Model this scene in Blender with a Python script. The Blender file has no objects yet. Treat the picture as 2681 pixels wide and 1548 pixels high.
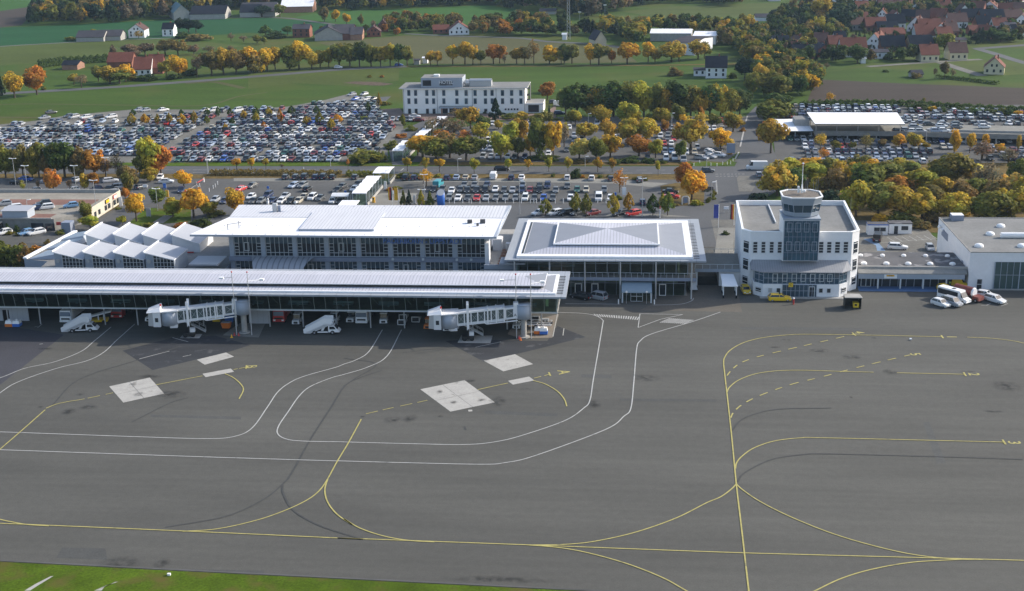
import bpy, math, random
from mathutils import Vector, Matrix
R = math.radians
scene = bpy.context.scene
col = scene.collection
# ---------------------------------------------------------------- camera
PW, PH, FPX, PITCH, YAW, ROLL, CAMZ = 2681.0, 1548.0, 3460.0, R(17.2), R(5.4), R(1.08), 82.0
fwd = Vector((-math.sin(YAW)*math.cos(PITCH), math.cos(YAW)*math.cos(PITCH), -math.sin(PITCH)))
r0 = Vector((math.cos(YAW), math.sin(YAW), 0)); u0 = r0.cross(fwd)
rgt = math.cos(ROLL)*r0 - math.sin(ROLL)*u0
upv = math.sin(ROLL)*r0 + math.cos(ROLL)*u0
cam = bpy.data.objects.new('camera', bpy.data.cameras.new('camera'))
cam.data.sensor_width = 36.0; cam.data.lens = 36.0*FPX/PW
cam.data.clip_start = 1.0; cam.data.clip_end = 20000
cam.matrix_world = Matrix((( rgt.x, upv.x, -fwd.x, 0), (rgt.y, upv.y, -fwd.y, 0), (rgt.z, upv.z, -fwd.z, CAMZ), (0, 0, 0, 1)))
col.objects.link(cam); scene.camera = cam
# ---------------------------------------------------------------- light
SUN_EL, SUN_AZ = R(30), R(24)          # azimuth from +X towards +Y
sunv = Vector((math.cos(SUN_EL)*math.cos(SUN_AZ), math.cos(SUN_EL)*math.sin(SUN_AZ), math.sin(SUN_EL)))
world = bpy.data.worlds.new('World'); scene.world = world; world.use_nodes = True
nt = world.node_tree; bg = nt.nodes['Background']; sky = nt.nodes.new('ShaderNodeTexSky')
sky.sky_type = 'NISHITA'; sky.sun_disc = False; sky.sun_elevation = SUN_EL; sky.sun_rotation = R(90) - SUN_AZ
sky.air_density = 1.0; sky.dust_density = 2.0; sky.ozone_density = 1.0
nt.links.new(sky.outputs[0], bg.inputs[0]); bg.inputs[1].default_value = 0.15
sl = bpy.data.lights.new('sun', 'SUN'); sl.energy = 3.4; sl.angle = R(0.5); sl.color = (1.0, 0.93, 0.82)
sun = bpy.data.objects.new('sun', sl); sun.rotation_euler = (-sunv).to_track_quat('-Z', 'Y').to_euler()
sun.location = (0, 0, 200); col.objects.link(sun)
scene.view_settings.view_transform = 'Standard'; scene.view_settings.look = 'None'
scene.view_settings.exposure = 0.68; scene.view_settings.gamma = 1.0
scene.cycles.max_bounces = 6; scene.cycles.transparent_max_bounces = 8; scene.cycles.volume_bounces = 0
scene.cycles.use_denoising = True
# ---------------------------------------------------------------- photo survey -> ground positions
CR = dict(A1=(0,480,3.467),A2=(600,480,3.1525),A3=(1300,480,3.467),A4=(1900,480,3.229),B1=(0,0,3.603),B2=(650,0,3.603),B3=(1300,0,3.603),B4=(1981,0,3.603),
 C5=(0,220,3.603),C6=(650,170,3.1525),C7=(1380,180,3.764),C8=(1950,220,3.45),D1=(0,830,2.028),D2=(900,780,1.896),D3=(1781,780,1.8956),
 E1=(480,420,4.85),E2=(960,420,4.85),E3=(1440,420,4.85),E4=(0,380,5.044),E5=(1980,260,6.637),E6=(2300,260,6.619),E7=(1260,260,6.637),E8=(1620,260,6.637),
 F=(0,0,0.9407),G1=(680,800,5.732),G2=(0,790,5.732),G3=(1030,180,6.151),G5=(1480,720,5.254),G6=(1900,0,6.305),G7=(2280,0,6.289),J1=(380,770,8.407),J2=(1110,770,6.305),H4=(2240,680,5.719))
def ray(k, x, y):
    o = CR[k]; px, py = o[0]+x/o[2], o[1]+y/o[2]
    return fwd*FPX + rgt*(px-PW/2) - upv*(py-PH/2)
def G(k, x, y, h=0.0):                  # where the sight line through a photo point meets height h
    d = ray(k, x, y); t = (h-CAMZ)/d.z
    return Vector((d.x*t, d.y*t, h))
def GY(k, x, y, Y):                     # ... meets the vertical plane at depth Y
    d = ray(k, x, y); t = Y/d.y
    return Vector((d.x*t, Y, CAMZ+d.z*t))
def PXM(p):                             # photo pixels per metre at a point
    return FPX/((Vector(p)-Vector((0,0,CAMZ))).dot(fwd))
# ---------------------------------------------------------------- builders
OFF = {}
def link(o, parent=None):
    col.objects.link(o)
    if parent is not None: o.parent = parent
    return o
def tag(o, label=None, cat=None, group=None, kind=None):
    if label: o['label'] = label
    if cat: o['category'] = cat
    if group: o['group'] = group
    if kind: o['kind'] = kind
    return o
def thing(name, label, cat, loc=(0,0,0), group=None, rz=0.0):
    o = bpy.data.objects.new(name, None); o.empty_display_size = 0.5
    o.location = loc; o.rotation_euler = (0, 0, rz); link(o)
    OFF[o.name] = tuple(loc)
    return tag(o, label, cat, group)
class MB:
    def __init__(s): s.v, s.f, s.m = [], [], []
    def poly(s, pts, m=0):
        n = len(s.v); s.v += [tuple(p) for p in pts]; s.f.append(tuple(range(n, n+len(pts)))); s.m.append(m); return s
    def hull(s, a, b, m=0, mt=None, mb=None):     # two rings of equal count: bottom a, top b
        n = len(a); o = len(s.v); s.v += [tuple(p) for p in a] + [tuple(p) for p in b]
        for i in range(n):
            j = (i+1) % n; s.f.append((o+i, o+j, o+n+j, o+n+i)); s.m.append(m)
        s.f.append(tuple(o+n+i for i in range(n))); s.m.append(m if mt is None else mt)
        s.f.append(tuple(o+i for i in reversed(range(n)))); s.m.append(m if mb is None else mb); return s
    def box(s, x0, x1, y0, y1, z0, z1, m=0, mt=None):
        r = [(x0,y0),(x1,y0),(x1,y1),(x0,y1)]
        return s.hull([(x,y,z0) for x,y in r], [(x,y,z1) for x,y in r], m, mt)
    def obox(s, c, ux, w, d, z0, z1, m=0, mt=None):   # box centred at c, turned so its width runs along ux
        ux = Vector((ux[0],ux[1],0)).normalized(); uy = Vector((-ux.y,ux.x,0)); c = Vector((c[0],c[1],0))
        r = [c+ux*a*w/2+uy*b*d/2 for a,b in ((-1,-1),(1,-1),(1,1),(-1,1))]
        return s.hull([(p.x,p.y,z0) for p in r], [(p.x,p.y,z1) for p in r], m, mt)
    def prism(s, ring, z0, z1, m=0, mt=None):
        return s.hull([(x,y,z0) for x,y in ring], [(x,y,z1) for x,y in ring], m, mt)
    def tube(s, p, q, ra, rb=None, n=6, m=0):
        p, q = Vector(p), Vector(q); rb = ra if rb is None else rb; d = (q-p).normalized()
        a = d.orthogonal().normalized(); b = d.cross(a)
        ring = lambda c, r: [c+(a*math.cos(2*math.pi*i/n)+b*math.sin(2*math.pi*i/n))*r for i in range(n)]
        return s.hull(ring(p, ra), ring(q, rb), m)
    def ball(s, c, r, n=8, m=0, sz=1.0, half=False):
        c = Vector(c); rows = 4; o = len(s.v)
        for j in range(rows+1):
            t = (math.pi/2 if half else math.pi)*j/rows
            for i in range(n):
                a = 2*math.pi*i/n; s.v.append((c.x+r*math.sin(t)*math.cos(a), c.y+r*math.sin(t)*math.sin(a), c.z+r*sz*math.cos(t)))
        for j in range(rows):
            for i in range(n):
                k = (i+1) % n; s.f.append((o+j*n+i, o+(j+1)*n+i, o+(j+1)*n+k, o+j*n+k)); s.m.append(m)
        return s
    def build(s, name, mats, parent=None, smooth=False, base=None):
        if not isinstance(mats, (list, tuple)): mats = [mats]
        off = base or (OFF.get(parent.name, (0,0,0)) if parent is not None else (0,0,0))
        me = bpy.data.meshes.new(name)
        me.from_pydata([(x-off[0], y-off[1], z-off[2]) for x,y,z in s.v], [], s.f)
        for m in mats: me.materials.append(m)
        if len(mats) > 1: me.polygons.foreach_set('material_index', s.m)
        if smooth: me.polygons.foreach_set('use_smooth', [True]*len(s.f))
        me.update(); o = bpy.data.objects.new(name, me); link(o, parent)
        if base: o.location = base
        if parent is not None: OFF[o.name] = off
        return o
def part(name, parent, mats, fn, smooth=False):
    b = MB(); fn(b); return b.build(name, mats, parent, smooth)
def bx(name, parent, mats, *boxes):
    b = MB()
    for q in boxes: b.box(*q)
    return b.build(name, mats, parent)
# ---------------------------------------------------------------- materials
def lin(h):
    h = h.lstrip('#'); c = [int(h[i:i+2],16)/255 for i in (0,2,4)]
    return tuple(x/12.92 if x <= .04045 else ((x+.055)/1.055)**2.4 for x in c)
def mat(name, c, rough=0.7, spec=0.3, metal=0.0, noise=None, bump=None, stripe=None, obj=False, dirt=None):
    """noise: list of (scale, strength, stretch xyz); stripe: (axis, period, width, colour factor)."""
    m = bpy.data.materials.new(name); m.use_nodes = True; n = m.node_tree.nodes; l = m.node_tree.links
    b = n['Principled BSDF']; b.inputs['Roughness'].default_value = rough; b.inputs['Metallic'].default_value = metal
    b.inputs['Specular IOR Level'].default_value = spec
    if isinstance(c, str): c = lin(c)
    if obj:
        oi = n.new('ShaderNodeObjectInfo'); cur = oi.outputs['Color']
    else:
        rgb = n.new('ShaderNodeRGB'); rgb.outputs[0].default_value = (*c, 1); cur = rgb.outputs[0]
    geo = n.new('ShaderNodeNewGeometry'); pos = geo.outputs['Position']
    def mul(cur, fac):
        mx = n.new('ShaderNodeVectorMath'); mx.operation = 'SCALE'; l.new(cur, mx.inputs[0]); l.new(fac, mx.inputs['Scale']); return mx.outputs[0]
    def rng(v, a, b_, c_, d):
        r = n.new('ShaderNodeMapRange'); l.new(v, r.inputs[0]); r.inputs[1].default_value = a; r.inputs[2].default_value = b_
        r.inputs[3].default_value = c_; r.inputs[4].default_value = d; return r.outputs[0]
    for sc, st, stretch in (noise or []):
        mp = n.new('ShaderNodeMapping'); l.new(pos, mp.inputs[0]); mp.inputs['Scale'].default_value = tuple(sc*k for k in stretch)
        t = n.new('ShaderNodeTexNoise'); t.inputs['Scale'].default_value = 1.0; t.inputs['Detail'].default_value = 5; t.inputs['Roughness'].default_value = .6
        l.new(mp.outputs[0], t.inputs['Vector']); cur = mul(cur, rng(t.outputs[0], .3, .7, 1-st, 1+st))
    if dirt:                       # (scale, colour, low, high): worn patches with a shape of their own
        t = n.new('ShaderNodeTexNoise'); t.inputs['Scale'].default_value = dirt[0]; t.inputs['Detail'].default_value = 6; l.new(pos, t.inputs['Vector'])
        mx = n.new('ShaderNodeMix'); mx.data_type = 'RGBA'; l.new(rng(t.outputs[0], dirt[2], dirt[3], 0, 1), mx.inputs[0]); l.new(cur, mx.inputs[6])
        mx.inputs[7].default_value = (*(lin(dirt[1]) if isinstance(dirt[1], str) else dirt[1]), 1); cur = mx.outputs[2]
    if stripe:
        ax, per, wid, f = stripe; sp = n.new('ShaderNodeSeparateXYZ'); l.new(pos, sp.inputs[0])
        d = n.new('ShaderNodeMath'); d.operation = 'DIVIDE'; l.new(sp.outputs[ax], d.inputs[0]); d.inputs[1].default_value = per
        fr = n.new('ShaderNodeMath'); fr.operation = 'FRACT'; l.new(d.outputs[0], fr.inputs[0])
        gt = n.new('ShaderNodeMath'); gt.operation = 'LESS_THAN'; l.new(fr.outputs[0], gt.inputs[0]); gt.inputs[1].default_value = wid
        cur = mul(cur, rng(gt.outputs[0], 0, 1, 1, f))
    l.new(cur, b.inputs['Base Color'])
    if bump:
        t = n.new('ShaderNodeTexNoise'); t.inputs['Scale'].default_value = bump[0]; t.inputs['Detail'].default_value = 3; l.new(pos, t.inputs['Vector'])
        bp = n.new('ShaderNodeBump'); bp.inputs['Strength'].default_value = bump[1]; bp.inputs['Distance'].default_value = bump[2]
        l.new(t.outputs[0], bp.inputs['Height']); l.new(bp.outputs[0], b.inputs['Normal'])
    return m
def glass(name, tint, through, rough=0.03):
    m = bpy.data.materials.new(name); m.use_nodes = True; n = m.node_tree.nodes; l = m.node_tree.links
    n.remove(n['Principled BSDF']); out = n['Material Output']
    tr = n.new('ShaderNodeBsdfTransparent'); tr.inputs[0].default_value = (*[x*through for x in tint], 1)
    gl = n.new('ShaderNodeBsdfGlossy'); gl.inputs['Roughness'].default_value = rough; gl.inputs[0].default_value = (.95, .97, 1, 1)
    fr = n.new('ShaderNodeFresnel'); fr.inputs[0].default_value = 1.52
    mx = n.new('ShaderNodeMixShader'); l.new(fr.outputs[0], mx.inputs[0]); l.new(tr.outputs[0], mx.inputs[1]); l.new(gl.outputs[0], mx.inputs[2]); l.new(mx.outputs[0], out.inputs[0])
    return m
ST = (1, 1, 1)
M = dict(
 apron=mat('apron_asphalt', (.083,.081,.072), .85, .25, noise=[(.012,.10,(1,3,1)),(.06,.13,(.35,1.6,1)),(.3,.07,(.08,2.2,1)),(.9,.07,ST),(5,.14,ST)]),
 apron_dark=mat('fresh_asphalt', (.036,.038,.042), .85, .25, noise=[(.15,.2,(.5,2,1)),(4,.2,ST)], dirt=(.35,(.075,.077,.08),.60,.68)),
 apron_left=mat('old_asphalt', (.052,.052,.06), .85, .25, noise=[(.08,.12,ST),(4,.2,ST)]),
 road=mat('road_asphalt', (.085,.087,.09), .85, .25, noise=[(.05,.12,ST),(2,.14,ST)]),
 lot=mat('parking_asphalt', (.092,.091,.088), .9, .2, noise=[(.06,.16,ST),(.8,.12,ST)]),
 gravel=mat('gravel', (.15,.145,.13), .95, .15, noise=[(.1,.2,ST),(1.5,.22,ST)]),
 paving=mat('pale_paving', (.2,.195,.175), .9, .2, noise=[(.2,.12,ST),(2.2,.12,ST)]),
 slab=mat('concrete_slab', (.36,.35,.325), .9, .2, noise=[(.5,.1,ST),(3,.1,ST)], dirt=(.55,(.2,.19,.17),.62,.74)),
 brickpave=mat('brick_paving', (.17,.12,.10), .9, .2, noise=[(.3,.15,ST),(3,.2,ST)]),
 yellow=mat('yellow_line', (.37,.33,.12), .8, .2, noise=[(1.1,.16,ST)], dirt=(.5,(.14,.13,.09),.62,.75)),
 white=mat('white_line', (.40,.40,.385), .8, .2, noise=[(1.1,.15,ST)], dirt=(.6,(.16,.16,.16),.63,.76)),
 stain=mat('oil_stain', (.045,.046,.046), .8, .2, noise=[(1,.25,ST)]),
 tyre_mark=mat('tyre_mark', (.06,.061,.059), .85, .2, noise=[(1,.15,ST)]),
 verge=mat('verge_grass', (.060,.098,.006), .95, .1, noise=[(.05,.2,ST),(.25,.22,ST),(3,.3,ST)], dirt=(.22,(.095,.082,.022),.50,.68)),
 grass=mat('field_grass', (.044,.078,.010), .95, .1, noise=[(.006,.12,(1,3,1)),(.03,.16,(.6,2.4,1)),(.6,.14,ST)], dirt=(.018,(.078,.084,.018),.50,.70)),
 grass_blue=mat('winter_crop', (.016,.068,.022), .95, .1, noise=[(.02,.12,(.5,2,1)),(.4,.1,ST)]),
 grass_bright=mat('meadow', (.036,.094,.016), .95, .1, noise=[(.02,.14,(.5,2,1)),(.4,.14,ST)]),
 stubble=mat('stubble_field', (.082,.082,.034), .95, .1, noise=[(.02,.1,(.4,2.5,1)),(.5,.12,ST)]),
 grass_dry=mat('dry_grass', (.064,.084,.018), .95, .1, noise=[(.02,.16,(.6,2,1)),(.4,.14,ST)]),
 plough=mat('ploughed_soil', (.056,.044,.036), .95, .1, noise=[(.012,.12,ST),(.05,.1,(.3,3,1)),(.8,.12,ST)]),
 soil=mat('bare_soil', (.10,.075,.055), .95, .1, noise=[(.5,.3,ST)]),
 leaflit=mat('leaf_litter', (.12,.085,.03), .95, .1, noise=[(.3,.3,ST),(1.5,.3,ST)]),
 roofw=mat('white_roof_sheet', (.80,.80,.82), .55, .3, noise=[(.3,.03,ST),(.6,.06,(2,.25,1))]),
 roofrib=mat('white_ribbed_roof', (.50,.50,.55), .5, .35, stripe=(0,.66,.26,.72), noise=[(.2,.04,ST),(.5,.07,(2.5,.2,1))]),
 roofrib2=mat('white_ribbed_roof_wide', (.60,.60,.63), .5, .35, stripe=(0,.75,.25,.74), noise=[(.2,.03,ST),(.5,.05,(2.5,.2,1))]),
 roofgrey_hipshade=mat('grey_roof_hip_shading', (.245,.26,.295), .6, .3, noise=[(.4,.04,ST)], stripe=(1,.6,.12,.9)),  # grey roof; on hip ends it paints their duller sheen as darker colour
 brim=mat('grey_eave_plate', (.30,.325,.36), .6, .3, stripe=(0,3.3,.02,.45), noise=[(.4,.04,ST)]),
 frame=mat('pale_metal_frame', (.55,.58,.60), .45, .4),
 bluegrey=mat('blue_grey_cladding', (.22,.25,.32), .6, .35, noise=[(.6,.06,ST)]),
 bluegrey2=mat('pale_blue_grey_cladding', (.33,.37,.43), .6, .35, noise=[(.6,.05,ST)]),
 panel=mat('grey_wall_panel', (.42,.43,.46), .7, .3, stripe=(0,1.1,.03,.6)),
 conc=mat('concrete', (.34,.33,.31), .85, .25, noise=[(.8,.12,ST),(4,.08,ST)]),
 conc2=mat('old_concrete', (.24,.235,.22), .9, .2, noise=[(.5,.15,ST),(3,.1,ST)]),
 render=mat('white_render', (.76,.76,.77), .85, .25, noise=[(.4,.04,ST),(2,.03,ST)]),
 hotelw=mat('cream_render', (.87,.85,.82), .85, .25, noise=[(.4,.04,ST)]),
 felt=mat('grey_roof_felt', (.20,.20,.195), .95, .15, noise=[(.15,.14,ST),(1.5,.12,ST)], dirt=(.22,(.36,.35,.34),.66,.74)),
 felt2=mat('dark_roof_felt', (.10,.10,.105), .95, .15, noise=[(.2,.16,ST)], dirt=(.35,(.24,.235,.24),.58,.64)),
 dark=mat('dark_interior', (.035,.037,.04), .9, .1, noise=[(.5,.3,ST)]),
 inner=mat('interior_wall', (.34,.38,.30), .9, .1, noise=[(.35,.5,ST),(1.3,.3,ST)]),
 floor=mat('interior_floor', (.20,.19,.17), .6, .3, noise=[(.4,.2,ST)]),
 wood=mat('weathered_wood', (.30,.17,.12), .8, .2, noise=[(1,.2,ST)]),
 pane=mat('dark_pane', (.028,.034,.042), .06, .6),
 pane2=mat('slate_blue_pane', (.042,.080,.112), .1, .6, noise=[(.5,.4,ST)]),
 gdoor=mat('green_glass_door', (.05,.085,.085), .2, .5, noise=[(.4,.15,ST)]),
 steel=mat('galvanised_steel', (.45,.46,.47), .45, .4, metal=.3),
 whitepaint=mat('white_paint', (.80,.80,.80), .35, .5),
 offwhite=mat('off_white_paint', (.66,.67,.68), .4, .45, noise=[(1,.05,ST)]),
 orange=mat('orange_paint', (.62,.16,.02), .4, .4), redp=mat('red_paint', (.45,.03,.025), .35, .5), bluep=mat('blue_paint', (.035,.14,.48), .4, .4),
 yellowp=mat('yellow_paint', (.75,.50,.02), .35, .5), blackp=mat('black_paint', (.02,.02,.02), .5, .4), greenp=mat('teal_paint', (.03,.2,.22), .4, .4),
 goldp=mat('gold_banner', (.75,.40,.03), .6, .2), bluestrip=mat('blue_painted_floor', (.07,.14,.28), .8, .3, noise=[(.5,.15,ST)]),
 paint=mat('car_paint', (1,1,1), .28, .5, obj=True), tyre=mat('tyre_rubber', (.02,.02,.021), .85, .2), cglass=mat('car_glass', (.02,.026,.034), .06, .7),
 lamp=mat('lamp_lens', (.75,.76,.74), .2, .5), redlens=mat('red_lens', (.35,.015,.015), .2, .5), rim=mat('wheel_rim', (.4,.4,.42), .4, .5, metal=.5),
 bark=mat('bark', (.085,.065,.048), .95, .1, noise=[(2,.3,ST)]),
 redtile=mat('red_roof_tiles', (.145,.052,.036), .85, .2, noise=[(.3,.15,ST),(2,.15,ST)], stripe=(2,.34,.2,.78)),
 browntile=mat('brown_roof_tiles', (.09,.05,.044), .85, .2, noise=[(.3,.15,ST),(2,.15,ST)], stripe=(2,.34,.2,.8)),
 slate=mat('slate_roof', (.022,.026,.036), .95, .0, noise=[(.3,.15,ST)], stripe=(2,.4,.15,.85)),
 fibre=mat('grey_fibre_roof', (.07,.068,.078), .95, .0, noise=[(.2,.2,ST)], stripe=(0,.9,.2,.85)),
 brick=mat('brick_wall', (.20,.085,.06), .9, .2, noise=[(.5,.15,ST)], stripe=(2,.25,.15,1.2)),
 creamw=mat('cream_wall', (.60,.53,.36), .9, .2, noise=[(.5,.05,ST)]), beigew=mat('beige_wall', (.55,.47,.33), .9, .2, noise=[(.5,.06,ST)]),
 deck=mat('parking_deck', (.26,.24,.205), .95, .15, noise=[(.12,.2,ST),(1,.12,ST)]), deckred=mat('red_deck_surface', (.20,.112,.09), .95, .15, noise=[(.2,.14,ST),(1.5,.12,ST)]),
 pool=mat('teal_roof', (.12,.2,.22), .8, .3),
)
G_PIER = glass('green_tinted_glass', (.70,.90,.78), .85)
G_BLUE = glass('blue_tinted_glass', (.52,.66,.80), .42)
def leafmat(name, vcol):
    m = bpy.data.materials.new(name); m.use_nodes = True; n = m.node_tree.nodes; l = m.node_tree.links
    b = n['Principled BSDF']; b.inputs['Roughness'].default_value = .75; b.inputs['Specular IOR Level'].default_value = .15
    if vcol:
        a = n.new('ShaderNodeAttribute'); a.attribute_name = 'Col'; cur = a.outputs['Color']
    else:
        oi = n.new('ShaderNodeObjectInfo'); a = n.new('ShaderNodeAttribute'); a.attribute_name = 'Col'
        mx = n.new('ShaderNodeVectorMath'); mx.operation = 'MULTIPLY'; l.new(oi.outputs['Color'], mx.inputs[0]); l.new(a.outputs['Color'], mx.inputs[1]); cur = mx.outputs[0]
    l.new(cur, b.inputs['Base Color'])
    tr = n.new('ShaderNodeBsdfTranslucent'); l.new(cur, tr.inputs[0])
    ms = n.new('ShaderNodeMixShader'); ms.inputs[0].default_value = .42; l.new(b.outputs[0], ms.inputs[1]); l.new(tr.outputs[0], ms.inputs[2])
    l.new(ms.outputs[0], n['Material Output'].inputs[0])
    return m
LEAF, LEAFV = leafmat('leaves', False), leafmat('woodland_leaves', True)
ORD = 'first second third fourth fifth sixth seventh eighth ninth tenth eleventh twelfth thirteenth fourteenth fifteenth sixteenth seventeenth eighteenth nineteenth twentieth'.split()
TENS = ['', '', 'twenty', 'thirty', 'forty', 'fifty', 'sixty', 'seventy', 'eighty', 'ninety']
def ordw(i):
    if i < 20: return ORD[i]
    t, u = (i+1)//10, (i+1) % 10
    return (TENS[t][:-1]+'ieth') if u == 0 else TENS[t]+'-'+ORD[u-1]
def unique_labels(rows):
    """rows: (object, description, place): a description alone in its place needs no ordinal; else counted from the left."""
    by = {}
    for o, d, p in rows: by.setdefault((d, p), []).append(o)
    for (d, p), os_ in by.items():
        os_.sort(key=lambda o: o.location.x)
        for i, o in enumerate(os_):
            o['label'] = f'{d} {p}' if len(os_) == 1 else f'{d} {p}, {ordw(i)} from the left'
def text(s, name, parent, m, size, matrix, ext=0.03, off_=0.0):
    c = bpy.data.curves.new(name, 'FONT'); c.body = s; c.size = size; c.extrude = ext; c.align_x = 'CENTER'; c.align_y = 'CENTER'; c.offset = off_
    c.materials.append(m); o = bpy.data.objects.new(name, c); link(o, parent)
    dg = bpy.context.evaluated_depsgraph_get(); me = bpy.data.meshes.new_from_object(o.evaluated_get(dg)); bpy.data.objects.remove(o); o = bpy.data.objects.new(name, me); link(o, parent)
    off = Vector(OFF.get(parent.name, (0,0,0))) if parent is not None else Vector()
    mw = matrix.copy(); mw.translation = mw.translation - off; o.matrix_local = mw
    return o
def facing(p, rz=0.0, flat=False):      # a text facing -Y turned by rz, or lying flat
    return Matrix.Translation(p) @ Matrix.Rotation(rz, 4, 'Z') @ (Matrix() if flat else Matrix.Rotation(R(90), 4, 'X'))
# ================================================================ SETTING
NS = [0]
def lift(z):                              # no two sheets share a plane
    NS[0] += 1; return z+NS[0]*.0003
def sheet(name, m, pts, z, kind='structure'):
    z = lift(z); b = MB(); b.poly([(p[0], p[1], z) for p in pts]); o = b.build(name, m); tag(o, kind=kind)
    if o.data.polygons[0].normal.z < 0: o.data.flip_normals()
    return o
def P(k, *xy): return [G(k, x, y) for x, y in xy]
sheet('ground', M['grass'], [(-3000,-800),(3000,-800),(3000,5000),(-3000,5000)], 0.0)
# fields beyond the airport
sheet('meadow', M['grass_bright'], P('B1',(-400,-90),(560,-90),(520,0),(250,70),(0,105),(-300,150)), .02)
sheet('ploughed_field', M['plough'], P('B1',(-300,150),(0,105),(250,70),(520,0),(560,-60),(1500,-60),(1250,10),(1000,40),(400,150),(260,180),(200,240),(0,262),(-300,290)), .02)
sheet('winter_crop_field', M['grass_blue'], P('B1',(-300,300),(0,262),(700,235),(1200,205),(1600,190),(2522,170)) + P('B2',(260,175),(560,200),(1140,285),(600,330),(0,310)) + P('B1',(1500,370),(760,395),(0,436),(-300,455)), .02)
sheet('dry_meadow', M['grass_dry'], P('B1',(-300,460),(0,445),(760,402),(1500,380),(2000,400),(2300,440),(1900,470),(1000,540),(300,600),(-300,640)), .03)
sheet('pasture', M['grass_bright'], P('B2',(750,110),(1500,85),(2250,50),(2700,110),(2700,240),(2200,232),(1300,195),(1170,270),(900,235),(430,165)), .02)
sheet('stubble_field', M['stubble'], P('B2',(1480,335),(2522,362)) + P('B3',(300,380),(760,400),(1150,430),(1330,590),(0,602)) + P('B2',(1560,605),(1540,480),(900,470),(640,400),(1000,380)), .02)
sheet('dry_pasture', M['grass_dry'], P('C6',(0,60),(1250,30),(1240,130),(900,180),(400,150),(0,200)), .03)
sheet('ploughed_strip', M['plough'], P('B4',(560,750),(1400,790),(2522,832),(3200,850)) + P('C8',(3200,260),(2522,228),(1500,182),(820,160),(560,168)), .03)
sheet('building_plot', M['grass_dry'], P('B4',(560,690),(1000,625),(1540,585),(2000,570),(2522,555),(2522,700),(2200,720),(1700,600),(1000,640)), .025)
sheet('hill_pasture', M['grass_dry'], P('B3',(1180,110),(1700,60),(2522,30))+P('B4',(800,40),(700,95),(180,170),(0,190))+P('B3',(2300,160),(1900,200),(1500,160)), .02)
sheet('bare_patch', M['soil'], P('C6',(780,150),(880,138),(1050,142),(1200,158),(1120,172),(1030,172),(880,160)), .05)
def smooth(pts, n=8):
    out = []; q = [2*pts[0]-pts[1]] + list(pts) + [2*pts[-1]-pts[-2]]
    for i in range(1, len(q)-2):
        a, b, c, d = q[i-1:i+3]
        for j in range(n):
            t = j/n; out.append(.5*((2*b)+(c-a)*t+(2*a-5*b+4*c-d)*t*t+(3*b-a-3*c+d)*t**3))
    return out + [pts[-1]]
def ribbon(name, pts, w, z, m, dash=None, curve=True, kind='structure'):
    z = lift(z); pts = [Vector((p[0], p[1], 0)) for p in pts]
    if curve and len(pts) > 2: pts = smooth(pts)
    b = MB()
    if dash:
        res = [pts[0]]; L = 0
        seg = []; acc = 0.0
        for p, q in zip(pts, pts[1:]):
            n = max(1, int((q-p).length/.25))
            for i in range(n):
                s = p+(q-p)*(i/n); e = p+(q-p)*((i+1)/n)
                if acc % sum(dash) < dash[0]:
                    d = (e-s).normalized(); nn = Vector((-d.y, d.x, 0))*w/2
                    b.poly([(v.x, v.y, z) for v in (s-nn, e-nn, e+nn, s+nn)])
                acc += (e-s).length
    else:
        prev = None
        for i, p in enumerate(pts):
            d = (pts[min(i+1, len(pts)-1)]-pts[max(i-1, 0)]).normalized(); nn = Vector((-d.y, d.x, 0))*w/2
            cur = (p-nn, p+nn)
            if prev: b.poly([(v.x, v.y, z) for v in (prev[0], cur[0], cur[1], prev[1])])
            prev = cur
    if not b.f: return None
    return tag(b.build(name, m), kind=kind)
# country roads
ribbon('country_road', P('F',(-300,258),(0,232),(250,217),(500,199),(700,183),(850,171),(1000,164)), 7, .06, M['road'])
ribbon('farm_track', P('F',(1000,164),(1400,163),(1700,160),(1870,157)), 3, .055, M['leaflit'])
ribbon('farm_path', P('B1',(-300,462),(0,440),(480,412),(800,395),(1250,375),(1650,360)), 3.2, .06, M['gravel'])
ribbon('farm_path', P('B2',(-900,175),(0,165),(260,168),(430,180),(760,225),(1180,278)), 4, .06, M['road'])
ribbon('country_road', P('B2',(1480,320),(1900,340),(2522,360)) + P('B3',(500,395),(900,415),(1200,455)), 4.5, .06, M['road'])
ribbon('village_road', P('B4',(2800,405),(2522,428),(2200,452),(2060,462)), 6, .06, M['road'])
ribbon('village_road', P('B4',(2080,462),(2250,510),(2440,570),(2700,640)), 5, .065, M['road'])
ribbon('village_road', P('B4',(1050,630),(1540,595),(1850,575),(2120,562)), 4.5, .06, M['gravel'])
ribbon('village_road', P('B4',(1740,592),(1900,645),(2130,718)), 5, .065, M['gravel'])
ribbon('field_path', P('C5',(-200,300),(0,315),(700,320),(1250,300)), 2.2, .05, M['stubble'])
ribbon('field_path', P('C5',(0,385),(330,360)), 2.2, .05, M['stubble'])
ribbon('field_path', P('C5',(-100,200),(300,190),(1100,200),(1900,205),(2250,120),(2522,80)), 1.6, .05, M['stubble'])
ribbon('field_path', P('B1',(1750,790),(2000,775),(2150,800),(2300,835)), 3.5, .05, M['stubble'])
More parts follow.
